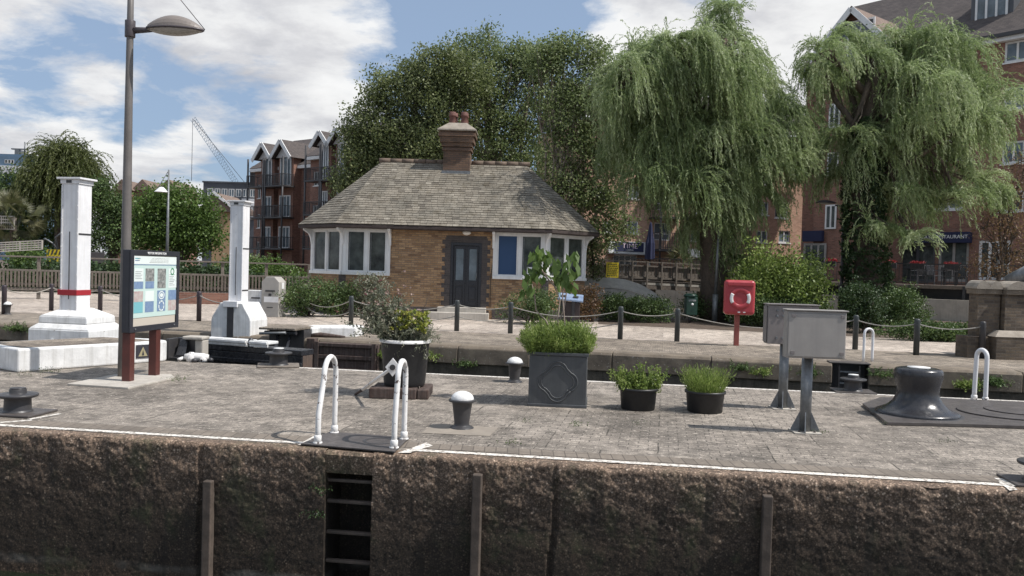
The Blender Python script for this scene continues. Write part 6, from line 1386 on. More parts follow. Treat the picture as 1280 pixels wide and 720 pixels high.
# ================================================================== FENCES, BRIDGE, TERRACE
fnD0, fnD1 = Pd(-30, 368, 33), Pd(384, 368, 35.5)
ang, LF = frame(fnD0, fnD1); fe = T('picket_fence', 'long grey timber picket fence with high rail along the left bank', 'fence', (fnD0.x, fnD0.y, 0), ang)
zr1 = 1.72; zr = Pd(200, 343, 34).z; zlow = Pd(200, 364, 34).z
q = MB(); n = int(LF / .135)
for i in range(n): x = i * .135 + random.uniform(-.01, .01); q.box(x, x + .07, -.02, .01, zlow + .05, zr + random.uniform(-.01, .01))
q.build('pickets', M['timber'], fe, uv=False)
for z0_, z1_ in ((zr1 - .06, zr1), (zr - .02, zr + .06), (zlow + .12, zlow + .20), (zlow - .1, zlow + .02)): q = MB(); q.box(0, LF, .012, .07, z0_, z1_); q.build('rail', M['timberg'], fe, bevel=.008)
x = .4
while x < LF: q = MB(); q.box(x, x + .12, .07, .17, 0, zr1 - .02); q.build('post', M['timberg'], fe, bevel=.01); x += 1.75
a = Pd(215, 378, 33.2); b2 = Pd(345, 378, 34); ang, L_ = frame(a, b2); q = MB(); q.box(0, L_ + 8, 0, .2, 0, Pd(250, 366, 33.5).z); lw = q.build('low_brick_wall', M['brickR'], loc=(a.x, a.y, 0), rz=ang); tag(lw, 'low red brick wall below the picket fence right of the notice board', 'wall')
# pale metal ramp railing at far left, lorry with chevrons
def mrail(label, pts, zt_, zb_):
    e = T('metal_railing', label, 'railing', pts[0]); q = MB(); a, b2 = Vector(pts[0]), Vector(pts[1]); d = b2 - a; n = max(3, int(d.length / .9))
    for k in range(5): z = zb_ + (zt_ - zb_) * k / 4; z2 = z + pts[2]; q.bar((0, 0, z), (d.x, d.y, z2), .05, .05)
    for i in range(n + 1): t = i / n; q.bar((d.x * t, d.y * t, zb_ + pts[2] * t), (d.x * t, d.y * t, zt_ + pts[2] * t), .06, .06)
    for i in range(n * 6): t = i / n / 6; q.bar((d.x * t, d.y * t, zb_ + pts[2] * t), (d.x * t, d.y * t, zt_ + pts[2] * t), .025, .025)
    q.build('railing_frame', M['conc'], e, uv=False)
a, b2 = Pd(-30, 345, 39), Pd(52, 345, 39); mrail('sloping pale metal ramp railing behind the picket fence at the left', (a * 1, b2 * 1, .25), Pd(0, 325, 39).z, Pd(0, 336, 39).z)
a, b2 = Pd(-30, 320, 43), Pd(17, 320, 43); mrail('short level pale metal railing at the far left edge', (a, b2, 0), Pd(0, 310, 43).z, Pd(0, 326, 43).z)
D = 47; q = Pd(68, 330, D); lo = T('lorry', 'dark lorry with yellow and black striped tail beyond the fence', 'lorry', (q.x, q.y, 0), 0); k_ = D / F
zc0, zc1 = Pd(68, 327, D).z, Pd(68, 312, D).z
mb = MB(); mb.box(-9 * k_, 14 * k_, 0, 4.5, .55, zc1 - .05); mb.build('body', M['black'], lo, bevel=.03)
mb = MB(); mb.box(-9.5 * k_, 14 * k_, -.04, -.005, zc0, zc1); cb_ = mb.build('tail_board', M['yellow'], lo)
for r_ in range(2):
    for i in range(5):
        x = -9 * k_ + i * 4.8 * k_; z0_ = zc0 + r_ * (zc1 - zc0) * .52 + .03; hh = (zc1 - zc0) * .42; mb = MB(); mb.add([(x, -.055, z0_), (x + 2.2 * k_, -.055, z0_), (x + 4.2 * k_, -.055, z0_ + hh), (x + 2.0 * k_, -.055, z0_ + hh)], [(0, 1, 2, 3)]); mb.build('stripe', M['black'], cb_, fixn=False)
for x in (-6.5, 11): mb = MB(); mb.tube([(x * k_, .1, .42), (x * k_, .5, .42)], .42, 20); mb.build('wheel', M['black'], lo)
mb = MB(); mb.tube([(-8 * k_, 1, zc1), (-12 * k_, .8, zc1 + .35), (-20 * k_, .6, zc1 + .62), (-22 * k_, .6, zc1 + .4)], .05, 6); mb.tube([(-8 * k_, 1, zc1), (-9 * k_, .8, zc1 + .7), (2 * k_, .6, zc1 + 1.0)], .05, 6); mb.build('grab_arm', M['galv'], lo)

# footbridge
FB0, FB1 = Pd(728, 355, 35), Pd(968, 362, 36.5); ang, LB = frame(FB0, FB1); fb = T('footbridge', 'grey timber boarded footbridge with high rail beyond the hedge', 'bridge', (FB0.x, FB0.y, 0), ang)
zd_ = Pd(800, 350, 35.5).z; ztr = Pd(800, 326.5, 35.5).z; zmid = Pd(800, 332, 35.5).z; zbb = Pd(800, 347, 35.5).z; zdb = Pd(800, 361, 35.5).z
sl_ = -.018
def shear(q): q.v = [(x, y, z + sl_ * (x - LB * .3)) for x, y, z in q.v]; return q
q = MB(); q.box(0, LB, 0, 2.2, zdb, zd_ - .02); q.box(0, LB, -.05, -.002, zdb, zdb + .16); shear(q).build('deck', M['timber'], fb)
q = MB(); q.box(LB * .30, LB * .64, -.03, -.004, zdb + .18, zd_ - .1); shear(q).build('pale_panel', M['conc'], fb)
q = MB(); x = 0
while x < LB: q.box(x, x + .125, .0, .025, zbb, zmid - .03); x += .15
shear(q).build('boarding', M['timberg'], fb, uv=False)
for z0_, z1_ in ((ztr - .05, ztr), (zmid - .04, zmid + .02), (zbb - .04, zbb + .04)): q = MB(); q.box(0, LB, -.06, -.003, z0_, z1_); shear(q).build('rail', M['timberg'], fb)
x = .15
while x < LB: q = MB(); q.box(x, x + .065, -.13, -.062, zdb - .02, ztr); shear(q).build('post', M['timberg'], fb, bevel=.006); x += LB / 13.3
q = MB()
for x in (LB * .36, LB * .62, LB * .95): q.box(x, x + .25, .4, .7, 0, zdb - .02)
q.build('pier', M['timber'], fb)
q = Pd(765, 337, 34.8); ys = T('warning_sign', 'yellow notice with dark print fixed to the footbridge rail', 'sign', (q.x, q.y - .12, 0), ang); k_ = 34.8 / F
z0_, z1_ = Pd(765, 347, 34.8).z, Pd(765, 328, 34.8).z; mb = MB(); mb.box(-8 * k_, 8 * k_, -.02, 0, z0_, z1_); mb.build('board', M['yellow'], ys)
rnd = random.Random(2)
for i in range(7):
    z = z1_ - .06 - i * (z1_ - z0_ - .08) / 7; x = -6.5 * k_
    while x < 6 * k_: w_ = rnd.uniform(.03, .09); mb = MB(); mb.box(x, min(x + w_, 6.8 * k_), -.024, -.021, z - .035, z - .005); mb.build('print_mark', M['txt'], ys); x += w_ + .02
# pale concrete arch
ar = T('concrete_arch', 'pale concrete arched abutment in front of the footbridge', 'arch', Pd(740, 390, 32.5).to_2d().to_3d(), 0); o_ = Vector(ar.location)
top = [(700, 356), (720, 351), (740, 348), (765, 347), (785, 349.5), (805, 356), (822, 366), (836, 378), (848, 392)]
pf = [((Pd(a, b2, 32.5) - o_).x, (Pd(a, b2, 32.5) - o_).z) for a, b2 in top]; prof = [(pf[0][0], -.1), (pf[-1][0] + .2, -.1)] + pf[::-1]
mb = MB(); mb.prism([(x, max(-.1, z - .42)) for x, z in prof], 0, 1.6, axis='y'); mb.build('arch', M['conc'], ar)
mb = MB()
for (xa_, za_), (xb_, zb_2) in zip(pf[:-1], pf[1:]): mb.quad((xa_, -.03, za_ - .40), (xb_, -.03, zb_2 - .40), (xb_, .75, zb_2), (xa_, .75, za_)); mb.quad((xa_, .75, za_), (xb_, .75, zb_2), (xb_, 1.63, zb_2 - .2), (xa_, 1.63, za_ - .2))
mb.build('curved_coping', M['conc'], ar)
# parasol and palms on the terrace, small pavilion
q = Pd(812, 325, 45); ps = T('parasol', 'closed navy parasol standing behind the footbridge', 'parasol', (q.x, q.y, 0)); k_ = 45 / F
z0_, z1_ = Pd(812, 325, 45).z, Pd(813, 277, 45).z; mb = MB(); prf = [(.03, z0_), (5.2 * k_, z0_ + .05), (4.8 * k_, z0_ + .9), (3.2 * k_, z1_ - .8), (1.2 * k_, z1_ - .1), (.0, z1_)]
n = 24; vs = []; 
for r_, z in prf:
    for i in range(n): a = 2 * math.pi * i / n; rr2 = r_ * (1 + .22 * (i % 3 == 0)); vs.append((rr2 * math.cos(a), rr2 * math.sin(a), z))
mb.add(vs, [(i * n + k, i * n + (k + 1) % n, (i + 1) * n + (k + 1) % n, (i + 1) * n + k) for i in range(len(prf) - 1) for k in range(n)]); mb.build('canopy', M['navy'], ps); mb = MB(); mb.tube([(0, 0, 0), (0, 0, z0_ + .2)], .04, 8); mb.build('pole', M['galv'], ps)
q = Pd(862, 335, 50); pv = T('pavilion', 'small pavilion with pale pyramid roof behind the footbridge', 'pavilion', (q.x, q.y, 0), .2); k_ = 50 / F; z0_ = Pd(862, 322, 50).z
mb = MB(); mb.frus((0, 0), (14 * k_, 1.2), z0_, (.3, .2), z0_ + 11 * k_); mb.build('roof', M['conc'], pv); mb = MB(); mb.box(-12 * k_, 12 * k_, -.9, .9, 0, z0_ - .02); mb.build('wall', M['timber'], pv)
# quay terrace (deck) with railing, flower boxes and chairs at right
T0, T1 = Pd(1000, 352, 41), Pd(1232, 356, 37.0); ang, LT = frame(T0, T1); te = T('terrace', 'raised dark terrace deck with railing in front of the restaurant', 'terrace', (T0.x, T0.y, 0), ang); zt_ = Pd(1120, 355, 39).z
q = MB(); q.box(-14, LT + 6, 0, 5.5, zt_ - .16, zt_); q.build('deck', M['timber'], te)
q = MB(); q.box(-14, LT + 6, 1.0, 1.2, 0, zt_ - .17); q.build('void_shade_panel', M['black'], te)  # black panel standing in for the shade under the deck
q = MB(); q.box(-14, LT + 6, -.6, -.3, 0, Pd(1120, 372, 38.5).z); q.build('dwarf_wall', M['conc'], te)
x = .4
while x < LT + 1: q = MB(); q.box(x, x + .12, -.02, .1, 0, zt_ + .0); q.build('post', M['black'], te); x += 2.2
q = MB()
for z in (zt_ + .1, zt_ + .95): q.bar((-10, .03, z), (LT + 5, .03, z), .05, .05)
x = -10
while x < LT + 5: q.bar((x, .03, zt_ + .1), (x, .03, zt_ + .95), .022, .022); x += .16
q.build('railing', M['black'], te, uv=False)
for i, (px, pw) in enumerate(((1179, 9), (1136, 8), (1103, 7), (1030, 6))):
    pp = Pd(px, 345, 39.5); D = pp.y; e = T('flower_box', 'dark rail planter box of red flowers on the terrace, number %s from the right' % ['one', 'two', 'three', 'four'][i] if False else ['dark rail box of bright red flowers nearest the brick pier', 'rail box of red flowers left of the glazed restaurant doors', 'rail box of red flowers beside the ivy trunk, right of it', 'rail box of red flowers beside the twin headed lamp post'][i], 'planter', (pp.x, pp.y - .8, zt_ + .72), ang, 'red flower boxes on the terrace railing')
    mb = MB(); mb.box(-pw * .037, pw * .037, -.12, .12, 0, .24); mb.build('box', M['black'], e, bevel=.01)
    lv = Leaves(200 + i); b_ = np.array([pp.x, pp.y - .8, zt_ + 1.02]); lv.puffs(b_ + lv.r.uniform(-1, 1, (26, 3)) * np.array([pw * .037, .08, .04]), .05, 12, .05, .04); lv.build('flowers', leafmat('red flower', [(0, (.22, .01, .02)), (1, (.5, .03, .06))], .2) if i == 0 else bpy.data.materials['red flower'], e, (pp.x, pp.y - .8, zt_ + .72)); bpy.data.objects[-1] if False else None
    e.children[-1].rotation_euler.z = -ang
def chair():
    e = T('terrace_chair', 'x', 'chair'); mb = MB(); mb.box(-.24, .24, -.24, .24, .42, .46); mb.build('seat', M['black'], e, bevel=.01)
    mb = MB()
    for i in range(7): mb.bar((-.22 + i * .073, .22, .48), (-.22 + i * .073, .28, .92), .03, .02)
    mb.bar((-.24, .28, .93), (.24, .28, .93), .04, .04); mb.build('backrest', M['black'], e)
    for sx in (-.22, .22):
        for sy in (-.22, .22): mb = MB(); mb.bar((sx, sy, 0), (sx, sy, .42), .035, .035); mb.build('leg', M['black'], e)
        mb = MB(); mb.bar((sx * 1.1, -.2, .66), (sx * 1.1, .24, .68), .04, .03); mb.build('armrest', M['galv'], e)
    return e
c0_ = chair(); spots = [(1168, 40.2, .3, 'black terrace chair below the bright red flower box'), (1188, 40.4, 2.8, 'black terrace chair right of the bright red flower box'), (1202, 40.2, -.6, 'black terrace chair nearest the brick pier'), (1147, 40.6, 3.4, 'black terrace chair left of the glazed doors')]
for i, (px, D, rz_, lab) in enumerate(spots):
    pp = Pd(px, 350, D); loc = (pp.x, pp.y, zt_ + .002)
    if i == 0: c0_.location = loc; c0_.rotation_euler.z = rz_; c0_['label'] = lab; c0_['group'] = 'black terrace chairs'
    else: dup(c0_, loc, rz_, lab)
pp = Pd(1180, 350, 41.2); tt = T('terrace_table', 'round dark terrace table between the chairs', 'table', (pp.x, pp.y, zt_)); mb = MB(); mb.lathe([(.42, .72), (.42, .75), (0, .751)], n=24); mb.build('top', M['black'], tt); mb = MB(); mb.tube([(0, 0, 0), (0, 0, .72)], .04, 8); mb.build('pedestal', M['black'], tt)

# ================================================================== TREES AND SHRUBS
# willows
def willow(name, label, base, D, lobes, seed, trunkpx, r, ivy=None, lens=(1.2, 3.0), n_per=150, spread=.42, wind=(.03, 0, 0)):
    """lobes: (px, py, rx, ry, lo, hi) curtains of hanging shoots rising from rounded tops"""
    e = T(name, label, 'tree', base); bs = Vector((base[0], base[1], 0)); lv = Leaves(seed); rnd = random.Random(seed); k = D / F
    mb = MB(); tr = [Pd(a, b2, D) - bs for a, b2 in trunkpx]; tr[0].z = -.1; tr[0].x = 0; mb.tube(tr, [r * (1.15 - .62 * i / (len(tr) - 1)) for i in range(len(tr))], 14)
    for (px, py, rx, ry, lo, hi) in lobes:
        off = rnd.uniform(-1, 1) * 1.3; c = Pd(px, py, D + off); rx_, ry_ = rx * k, ry * k; rd = (rx_ * .8 + .5)
        n = int(n_per * (rx_ + .4) * (rd + .4) ); u = unit(lv.r.normal(size=(n, 3))); u[:, 2] = np.abs(u[:, 2]) * 1.0 - .15
        rr2 = lv.r.uniform(.12, 1, n) ** .5
        st = np.array(c) + u * rr2[:, None] * np.array([rx_, rd, ry_])
        # gather shoots into locks so the curtain has light and dark folds
        nl = max(6, int(n / 16)); ctr = st[lv.r.integers(0, n, nl)]; lid = np.argmin(((st[:, None, :] - ctr[None]) ** 2).sum(2), 1); st = st * .38 + ctr[lid] * .62
        ldir = unit(lv.r.normal(0, .5, (nl, 3)) + np.array([0, 0, .25])); d0 = unit(u * np.array([1.0, 1.0, .35]) * .5 + ldir[lid] * .8 + np.array([.05, 0, .3]))
        lenl = lv.r.uniform(lo, hi, nl); vbl = lv.r.uniform(.2, .75, nl)
        lv.strands(st, d0, np.clip(lenl[lid] * lv.r.uniform(.6, 1.1, n), .3, 9), .09, None, per=2, L=.15, W=.028, grav=.20, wind=wind, spread=.42, vb=np.clip(vbl[lid] + lv.r.normal(0, .08, n), 0, 1), jit=.10)
        b0 = tr[min(len(tr) - 1, max(1, int(len(tr) * rnd.uniform(.45, .95))))]; en = Vector(c) - bs
        q = wobble(b0, en + Vector((0, 0, ry_ * .3)), 5, .05, rnd); mb.tube(q, [max(.03, r * .42 * (1 - .16 * j)) for j in range(6)], 7)
        for j in range(7):
            t_ = Vector(st[rnd.randrange(n)]) - bs; mb.tube(wobble(q[rnd.randrange(2, 6)], t_, 3, .06, rnd), [.035, .025, .016, .008], 5)
    lv.build('crown', M['leafW'], e, bs); mb.build('trunk', M['bark'], e, uv=False, fixn=False)
    if ivy:
        lv = Leaves(seed + 5); y0, y1, px, rr3 = ivy; z0_, z1_ = Pd(px, y1, D).z, Pd(px, y0, D).z; n = 1500
        zz_ = lv.r.uniform(0, 1, n); an = lv.r.uniform(0, 6.28, n); prr = rr3 * (1.1 - .35 * zz_) * lv.r.uniform(.85, 1.2, n)
        cx_ = np.interp(zz_ * (z1_ - z0_) + z0_, [t.z for t in tr], [t.x for t in tr]) + base[0]
        C_ = np.stack([cx_ + prr * np.cos(an), base[1] + prr * np.sin(an), z0_ + zz_ * (z1_ - z0_)], 1); lv.puffs(C_, .06, 16, .09, .07, droop=.4); lv.build('ivy', M['leafI'], e, bs)
    return e
WD = 31.5; wb_ = Pd(893, 404, WD)
L1 = [(908, 14, 18, 24, .7, 1.5), (900, 50, 30, 20, 1.0, 2.3), (922, 75, 26, 18, 1.2, 2.4),
      (850, 60, 44, 20, 1.4, 3.2), (812, 72, 38, 22, 1.6, 3.4), (785, 95, 30, 24, 1.6, 3.6), (830, 105, 55, 28, 1.6, 3.6), (765, 118, 16, 14, .8, 2.2),
      (885, 100, 48, 28, 1.8, 3.6), (940, 112, 28, 22, 1.4, 2.8), (968, 148, 24, 20, 1.4, 2.8), (1003, 200, 16, 14, .8, 1.6), (955, 165, 45, 28, 1.4, 3.2),
      (800, 165, 40, 26, 1.4, 3.2), (850, 175, 50, 30, 1.4, 3.2), (905, 180, 48, 30, 1.6, 3.2), (985, 205, 30, 20, 1.0, 2.0), (945, 215, 40, 22, 1.0, 2.2), (815, 225, 30, 20, .8, 1.8), (870, 235, 42, 24, 1.0, 2.4), (905, 250, 30, 16, 1.0, 2.6), (835, 205, 34, 22, 1.0, 2.4), (925, 245, 30, 18, .9, 2.0), (785, 190, 24, 20, 1.0, 2.2), (890, 205, 40, 22, 1.0, 2.6), (912, 290, 16, 18, 1.4, 3.0), (880, 280, 18, 14, 1.0, 2.4), (918, 330, 10, 14, 1.0, 1.9)]
willow('willow_tree', 'big weeping willow with a peaked top, left of the two willows', (wb_.x, wb_.y, 0), WD, L1, 101, [(893, 404), (893, 350), (890, 300), (886, 255), (890, 200), (897, 120), (902, 50)], .48)
WD2 = 30.8; wb2_ = Pd(1086, 408, WD2)
L2_ = [(1034, 68, 20, 16, 1.0, 2.0), (1052, 55, 26, 16, 1.0, 2.4), (1022, 88, 20, 16, .8, 1.8), (1060, 100, 32, 22, 1.4, 2.8), (1085, 80, 20, 16, 1.0, 2.0),
       (1135, 52, 34, 18, 1.2, 2.8), (1165, 60, 36, 20, 1.4, 3.0), (1195, 78, 26, 18, 1.4, 2.8), (1120, 88, 34, 22, 1.4, 2.8), (1160, 105, 42, 24, 1.4, 3.0), (1205, 118, 24, 18, 1.0, 2.2), (1232, 128, 26, 16, 1.0, 2.2), (1250, 150, 14, 14, .8, 1.8), (1215, 160, 34, 20, 1.0, 2.2),
       (1095, 150, 40, 24, 1.2, 2.6), (1058, 175, 28, 20, 1.0, 2.2), (1140, 165, 36, 22, 1.2, 2.4), (1110, 205, 46, 24, 1.2, 2.6), (1155, 205, 36, 18, .8, 1.9), (1060, 220, 34, 20, 1.0, 2.4), (1120, 245, 40, 20, .9, 2.2), (1150, 262, 28, 16, .7, 1.8), (1205, 228, 28, 14, .8, 1.8), (1235, 235, 22, 14, .8, 1.6), (1195, 250, 26, 12, .8, 1.5), (1085, 190, 34, 22, 1.0, 2.2), (1180, 190, 34, 20, .9, 1.9), (1095, 285, 26, 14, .7, 1.5), (1135, 298, 22, 12, .5, 1.2)]
willow('willow_tree', 'weeping willow with ivy covered trunk, right of the two willows', (wb2_.x, wb2_.y, 0), WD2, L2_, 102, [(1086, 408), (1084, 360), (1082, 300), (1078, 240), (1082, 180), (1088, 120), (1095, 75)], .42, ivy=(150, 405, 1082, .72), n_per=110)

# broadleaf trees behind the cottage
def t3(px, py, D): return Pd(px, py, D)
b_ = Pd(520, 398, 38)
tree('dense_tree', 'dark dense tree at the left behind the cottage roof', (b_.x, b_.y), t3(520, 110, 38), .30,
     [bl(*q, 38) for q in ((455, 215, 34, 30), (462, 185, 32, 26), (490, 160, 40, 34), (478, 135, 30, 20), (510, 108, 36, 26), (540, 130, 44, 40), (520, 190, 50, 44), (560, 180, 44, 40), (555, 90, 40, 32), (500, 235, 60, 30), (478, 108, 24, 22), (520, 88, 26, 20), (556, 76, 28, 18), (585, 100, 34, 34), (448, 190, 22, 24), (452, 152, 20, 20), (440, 165, 16, 14), (436, 232, 22, 22))], M['leafD'], M['bark'], 111, per=30, rad=.26, k=26, L=.12, W=.065)
b_ = Pd(612, 398, 40)
tree('tall_tree', 'tall mid green tree with pale stems behind the chimney', (b_.x, b_.y), t3(612, 70, 40), .26,
     [bl(*q, 40) for q in ((600, 70, 32, 26), (612, 44, 9, 16), (585, 60, 20, 18), (630, 90, 40, 34), (600, 130, 46, 44), (648, 140, 40, 44), (660, 78, 30, 22), (620, 195, 50, 44), (660, 200, 40, 44), (600, 240, 50, 30), (678, 84, 26, 24), (640, 66, 24, 18), (668, 70, 26, 18), (560, 120, 34, 34), (690, 120, 30, 30))], M['leafB'], M['barkp'], 112, per=25, rad=.28, k=24, L=.12, W=.065, stems=[t3(664, 80, 39.5), t3(590, 90, 39.5)])
b_ = Pd(700, 398, 36.5)
tree('birch_tree', 'thin leaved multi stemmed birch at the right behind the cottage', (b_.x, b_.y), t3(690, 70, 36.5), .13,
     [bl(*q, 36.5) for q in ((678, 72, 24, 20), (705, 62, 24, 18), (765, 120, 22, 26), (780, 160, 18, 24), (775, 205, 20, 22), (690, 78, 30, 26), (728, 66, 30, 22), (748, 80, 22, 24), (735, 115, 36, 32), (700, 130, 36, 36), (745, 160, 34, 34), (715, 185, 36, 36), (755, 205, 30, 28), (735, 240, 34, 30), (700, 240, 36, 36), (765, 250, 26, 24), (780, 285, 18, 18), (750, 290, 28, 24), (725, 310, 24, 24))], M['leafB'], M['barkp'], 113, per=30, rad=.26, k=22, L=.11, W=.07, stems=[t3(742, 60, 36.6), t3(664, 90, 36.8), t3(716, 90, 36.2), t3(770, 200, 36.4)])
b_ = Pd(742, 405, 33.5)
tree('small_tree', 'small leafy tree between cottage and footbridge', (b_.x, b_.y), t3(742, 330, 33.5), .07, [bl(*q, 33.5) for q in ((742, 325, 12, 20), (746, 355, 12, 18), (738, 300, 10, 12))], M['leafD'], M['bark'], 114, per=90, rad=.14, k=16, L=.08, W=.05)
# rusty leaved tree at right
b_ = Pd(1250, 400, 34)
tree('russet_tree', 'russet brown leaved slender tree at the right edge behind the brick pier', (b_.x, b_.y), t3(1250, 250, 34), .10,
     [bl(*q, 34) for q in ((1240, 330, 28, 30), (1270, 290, 26, 34), (1232, 285, 22, 24), (1265, 235, 28, 30), (1285, 200, 22, 26), (1250, 262, 24, 24), (1280, 330, 24, 28))], M['leafR'], M['bark'], 115, per=22, rad=.22, k=14, L=.085, W=.045, twigs=12)
# left side trees
for (nm, lab, px, D, top_, blobs, mt, sd, per, L_, W_) in (
    ('dense_tree', 'broad bright green tree behind the notice board and slim lamp', 225, 48, (225, 260), ((190, 262, 26, 26), (215, 250, 30, 22), (245, 262, 30, 26), (200, 295, 34, 26), (240, 298, 38, 26), (262, 285, 20, 22), (178, 290, 16, 24), (225, 275, 30, 30)), 'leafG', 121, 26, .15, .10),
    ('dense_tree', 'mid green tree right of the first white tower', 138, 56, (138, 270), ((125, 235, 14, 14), (130, 262, 22, 26), (150, 255, 18, 20), (135, 300, 28, 26), (158, 290, 18, 26)), 'leafH', 122, 24, .15, .10),
    ('dense_tree', 'low dark tree mass behind the palm at the far left', 25, 60, (25, 250), ((15, 230, 22, 18), (5, 255, 26, 26), (45, 245, 22, 26), (30, 285, 30, 30), (-10, 285, 26, 34), (60, 300, 26, 24), (90, 300, 24, 26)), 'leafH', 123, 16, .17, .11)):
    b_ = Pd(px, 370, D); tree(nm, lab, (b_.x, b_.y), t3(*top_, D), .22, [bl(*q, D) for q in blobs], M[mt], M['bark'], sd, per=per, rad=.32, k=20, L=L_, W=W_)
b_ = Pd(75, 370, 58); e = T('willow_tree', 'smaller olive green willow behind the first white tower', 'tree', (b_.x, b_.y, 0)); lv = Leaves(124); k = 58 / F
mb = MB(); tr = [Pd(a, c_, 58) - Vector((b_.x, b_.y, 0)) for a, c_ in ((75, 370), (74, 300), (72, 250), (70, 210))]; tr[0].z = 0; mb.tube(tr, [.4, .3, .2, .1], 8); mb.build('trunk', M['bark'], e, uv=False)
for (px, py, rx, ry, lo, hi) in ((72, 200, 12, 10, 1.2, 3.0), (88, 205, 12, 12, 1.2, 3.0), (62, 225, 9, 14, 1.5, 3.5), (80, 225, 20, 18, 2, 4.5), (100, 228, 14, 14, 2, 4), (60, 250, 22, 14, 2, 4), (95, 255, 18, 14, 2, 3.5)):
    c = Pd(px, py, 58 + lv.r.uniform(-1, 1)); n = 260; u = unit(lv.r.normal(size=(n, 3))); u[:, 2] = abs(u[:, 2]) - .2; st = np.array(c) + u * np.array([rx * k, rx * k * .8, ry * k]) * (lv.r.uniform(.3, 1, (n, 1)))
    lv.strands(st, u * .5 + np.array([0, 0, .6]), lv.r.uniform(lo, hi, n), .16, None, per=2, L=.26, W=.06, grav=.2, spread=.4)
lv.build('crown', leafmat('olive willow leaf', [(0, (.06, .075, .025)), (.6, (.12, .14, .045)), (1, (.2, .22, .09))], .3), e, (b_.x, b_.y, 0))
# palm
b_ = Pd(18, 360, 44); e = T('palm_tree', 'spiky fan palm at the far left edge behind the railings', 'palm', (b_.x, b_.y, 0)); k = 44 / F; hub = Pd(17, 272, 44); lv = Leaves(125)
mb = MB(); mb.tube(wobble((0, 0, 0), hub - Vector((b_.x, b_.y, 0)), 5, .01, random.Random(1)), [.22, .2, .2, .19, .17, .14], 10); mb.build('trunk', M['bark'], e, uv=False)
nf = 70; u = unit(lv.r.normal(size=(nf, 3)) + np.array([0, 0, .25])); fans = np.array(hub) + u * lv.r.uniform(.6, 1.15, (nf, 1))
for i in range(nf):
    m_ = 22; sp_ = unit(lv.r.normal(size=(1, 3)))[0]; b3 = np.cross(u[i], sp_); b3 /= np.linalg.norm(b3); an = np.linspace(-1.25, 1.25, m_)[:, None]
    dd = unit(u[i] * np.cos(an) + b3 * np.sin(an) + np.array([0, 0, -.15])); lv.add(fans[i] + dd * .30, dd, .62, .045, .35 + .5 * random.random() + lv.r.normal(0, .08, m_), B=np.tile(np.cross(u[i], b3), (m_, 1)) + lv.r.normal(0, .2, (m_, 3)))
lv.build('crown', M['palm'], e, (b_.x, b_.y, 0))
# second palm-like yucca on the restaurant side
b_ = Pd(850, 330, 46); e = T('yucca', 'pale spiky yucca beside the pavilion behind the footbridge', 'plant', (b_.x, b_.y, 0)); lv = Leaves(126)
for px, py in ((843, 322), (858, 326), (850, 316)):
    hub = np.array(Pd(px, py, 46)); d_ = unit(lv.r.normal(size=(70, 3)) + np.array([0, 0, .5])); lv.add(hub + d_ * .3, d_, .65, .06, lv.r.uniform(.4, 1, 70))
lv.build('crown', M['palm'], e, (b_.x, b_.y, 0)); mb = MB(); mb.tube([(0, 0, 0), (0, 0, Pd(850, 326, 46).z)], .1, 8); mb.build('trunk', M['bark'], e)
# shrubs
bush('shrub', 'green rose bush with pale pink blooms under the left bay window', 386, 397, 27.6, 2.0, 1.45, M['leafH'], 131, extra=(M['leafP'], 26))
bush('shrub', 'rounded green bush at the left corner of the cottage, partly behind the planter shrub', 425, 400, 27.8, 1.3, 1.15, M['leafH'], 132)
bush('shrub', 'bush with deep pink blooms against the brick beside the door', 462, 392, 28.0, 1.0, 1.45, M['leafS'], 133, extra=(leafmat('deep pink flower', [(0, (.35, .05, .12)), (1, (.55, .15, .25))], .3), 12))
bush('shrub', 'dark rose bush under the right bay window behind the sapling', 662, 404, 27.0, 1.9, 1.20, M['leafH'], 134, extra=(M['leafP'], 16))
bush('shrub', 'thin pinkish leaved shrub at the right corner of the cottage', 738, 404, 29.0, 1.0, 1.35, M['leafR'], 135, per=60)
bush('hedge', 'wide dark green hedge in front of the pale concrete arch', 792, 400, 29.5, 2.5, .98, M['leafH'], 136, cat='hedge', lobes=12, depth=1.2)
bush('hedge', 'dark hedge behind the green litter bin', 885, 402, 31.5, 2.0, 1.05, M['leafH'], 137, cat='hedge', lobes=9, depth=1.2)
bush('hedge', 'low flat topped hedge right of the red lifebuoy housing', 975, 408, 28.8, 3.6, 1.05, M['leafH'], 138, cat='hedge', lobes=14, depth=1.0)
bush('hedge', 'low dark hedge to the right of the left willow trunk', 930, 404, 31, 1.6, 1.1, M['leafH'], 139, cat='hedge', lobes=7, depth=1.0)
bush('bush', 'tall loose bright green bush between the two willows', 974, 400, 29.8, 2.9, 3.1, M['leafL'], 140, per=26, rad=.2, k=22, L=.10, W=.05, lobes=13, cat='bush')
bush('bush', 'dark round evergreen bush at the foot of the ivy trunk', 1083, 410, 27.3, 1.5, 1.75, M['leafI'], 141, lobes=9, cat='bush')
bush('bush', 'dark bush with pale shoots right of the ivy trunk', 1134, 408, 28.2, 1.7, 1.60, M['leafH'], 142, lobes=9, cat='bush', extra=(M['leafS'], 30))
bush('ground_plants', 'low ragged ground cover along the chains in front of the dark bushes', 1165, 424, 24.6, 3.4, .55, M['leafH'], 143, lobes=16, depth=.9, cat='plants')
bush('shrub', 'low light green shrub left of the cottage behind the picket fence', 338, 360, 44, 4.6, 2.0, M['leafG'], 144, per=22, rad=.22, k=18, L=.12, W=.08, lobes=10)
bush('shrub', 'dark green bush left of the far white tower behind the fence', 285, 362, 44, 2.6, 2.2, M['leafD'], 145, per=24, rad=.22, k=18, L=.12, W=.08)
bush('shrub', 'rounded pale green bush near the palm at the far left', 35, 352, 42, 1.8, 2.4, M['leafG'], 146, per=26, rad=.2, k=18, L=.1, W=.07)
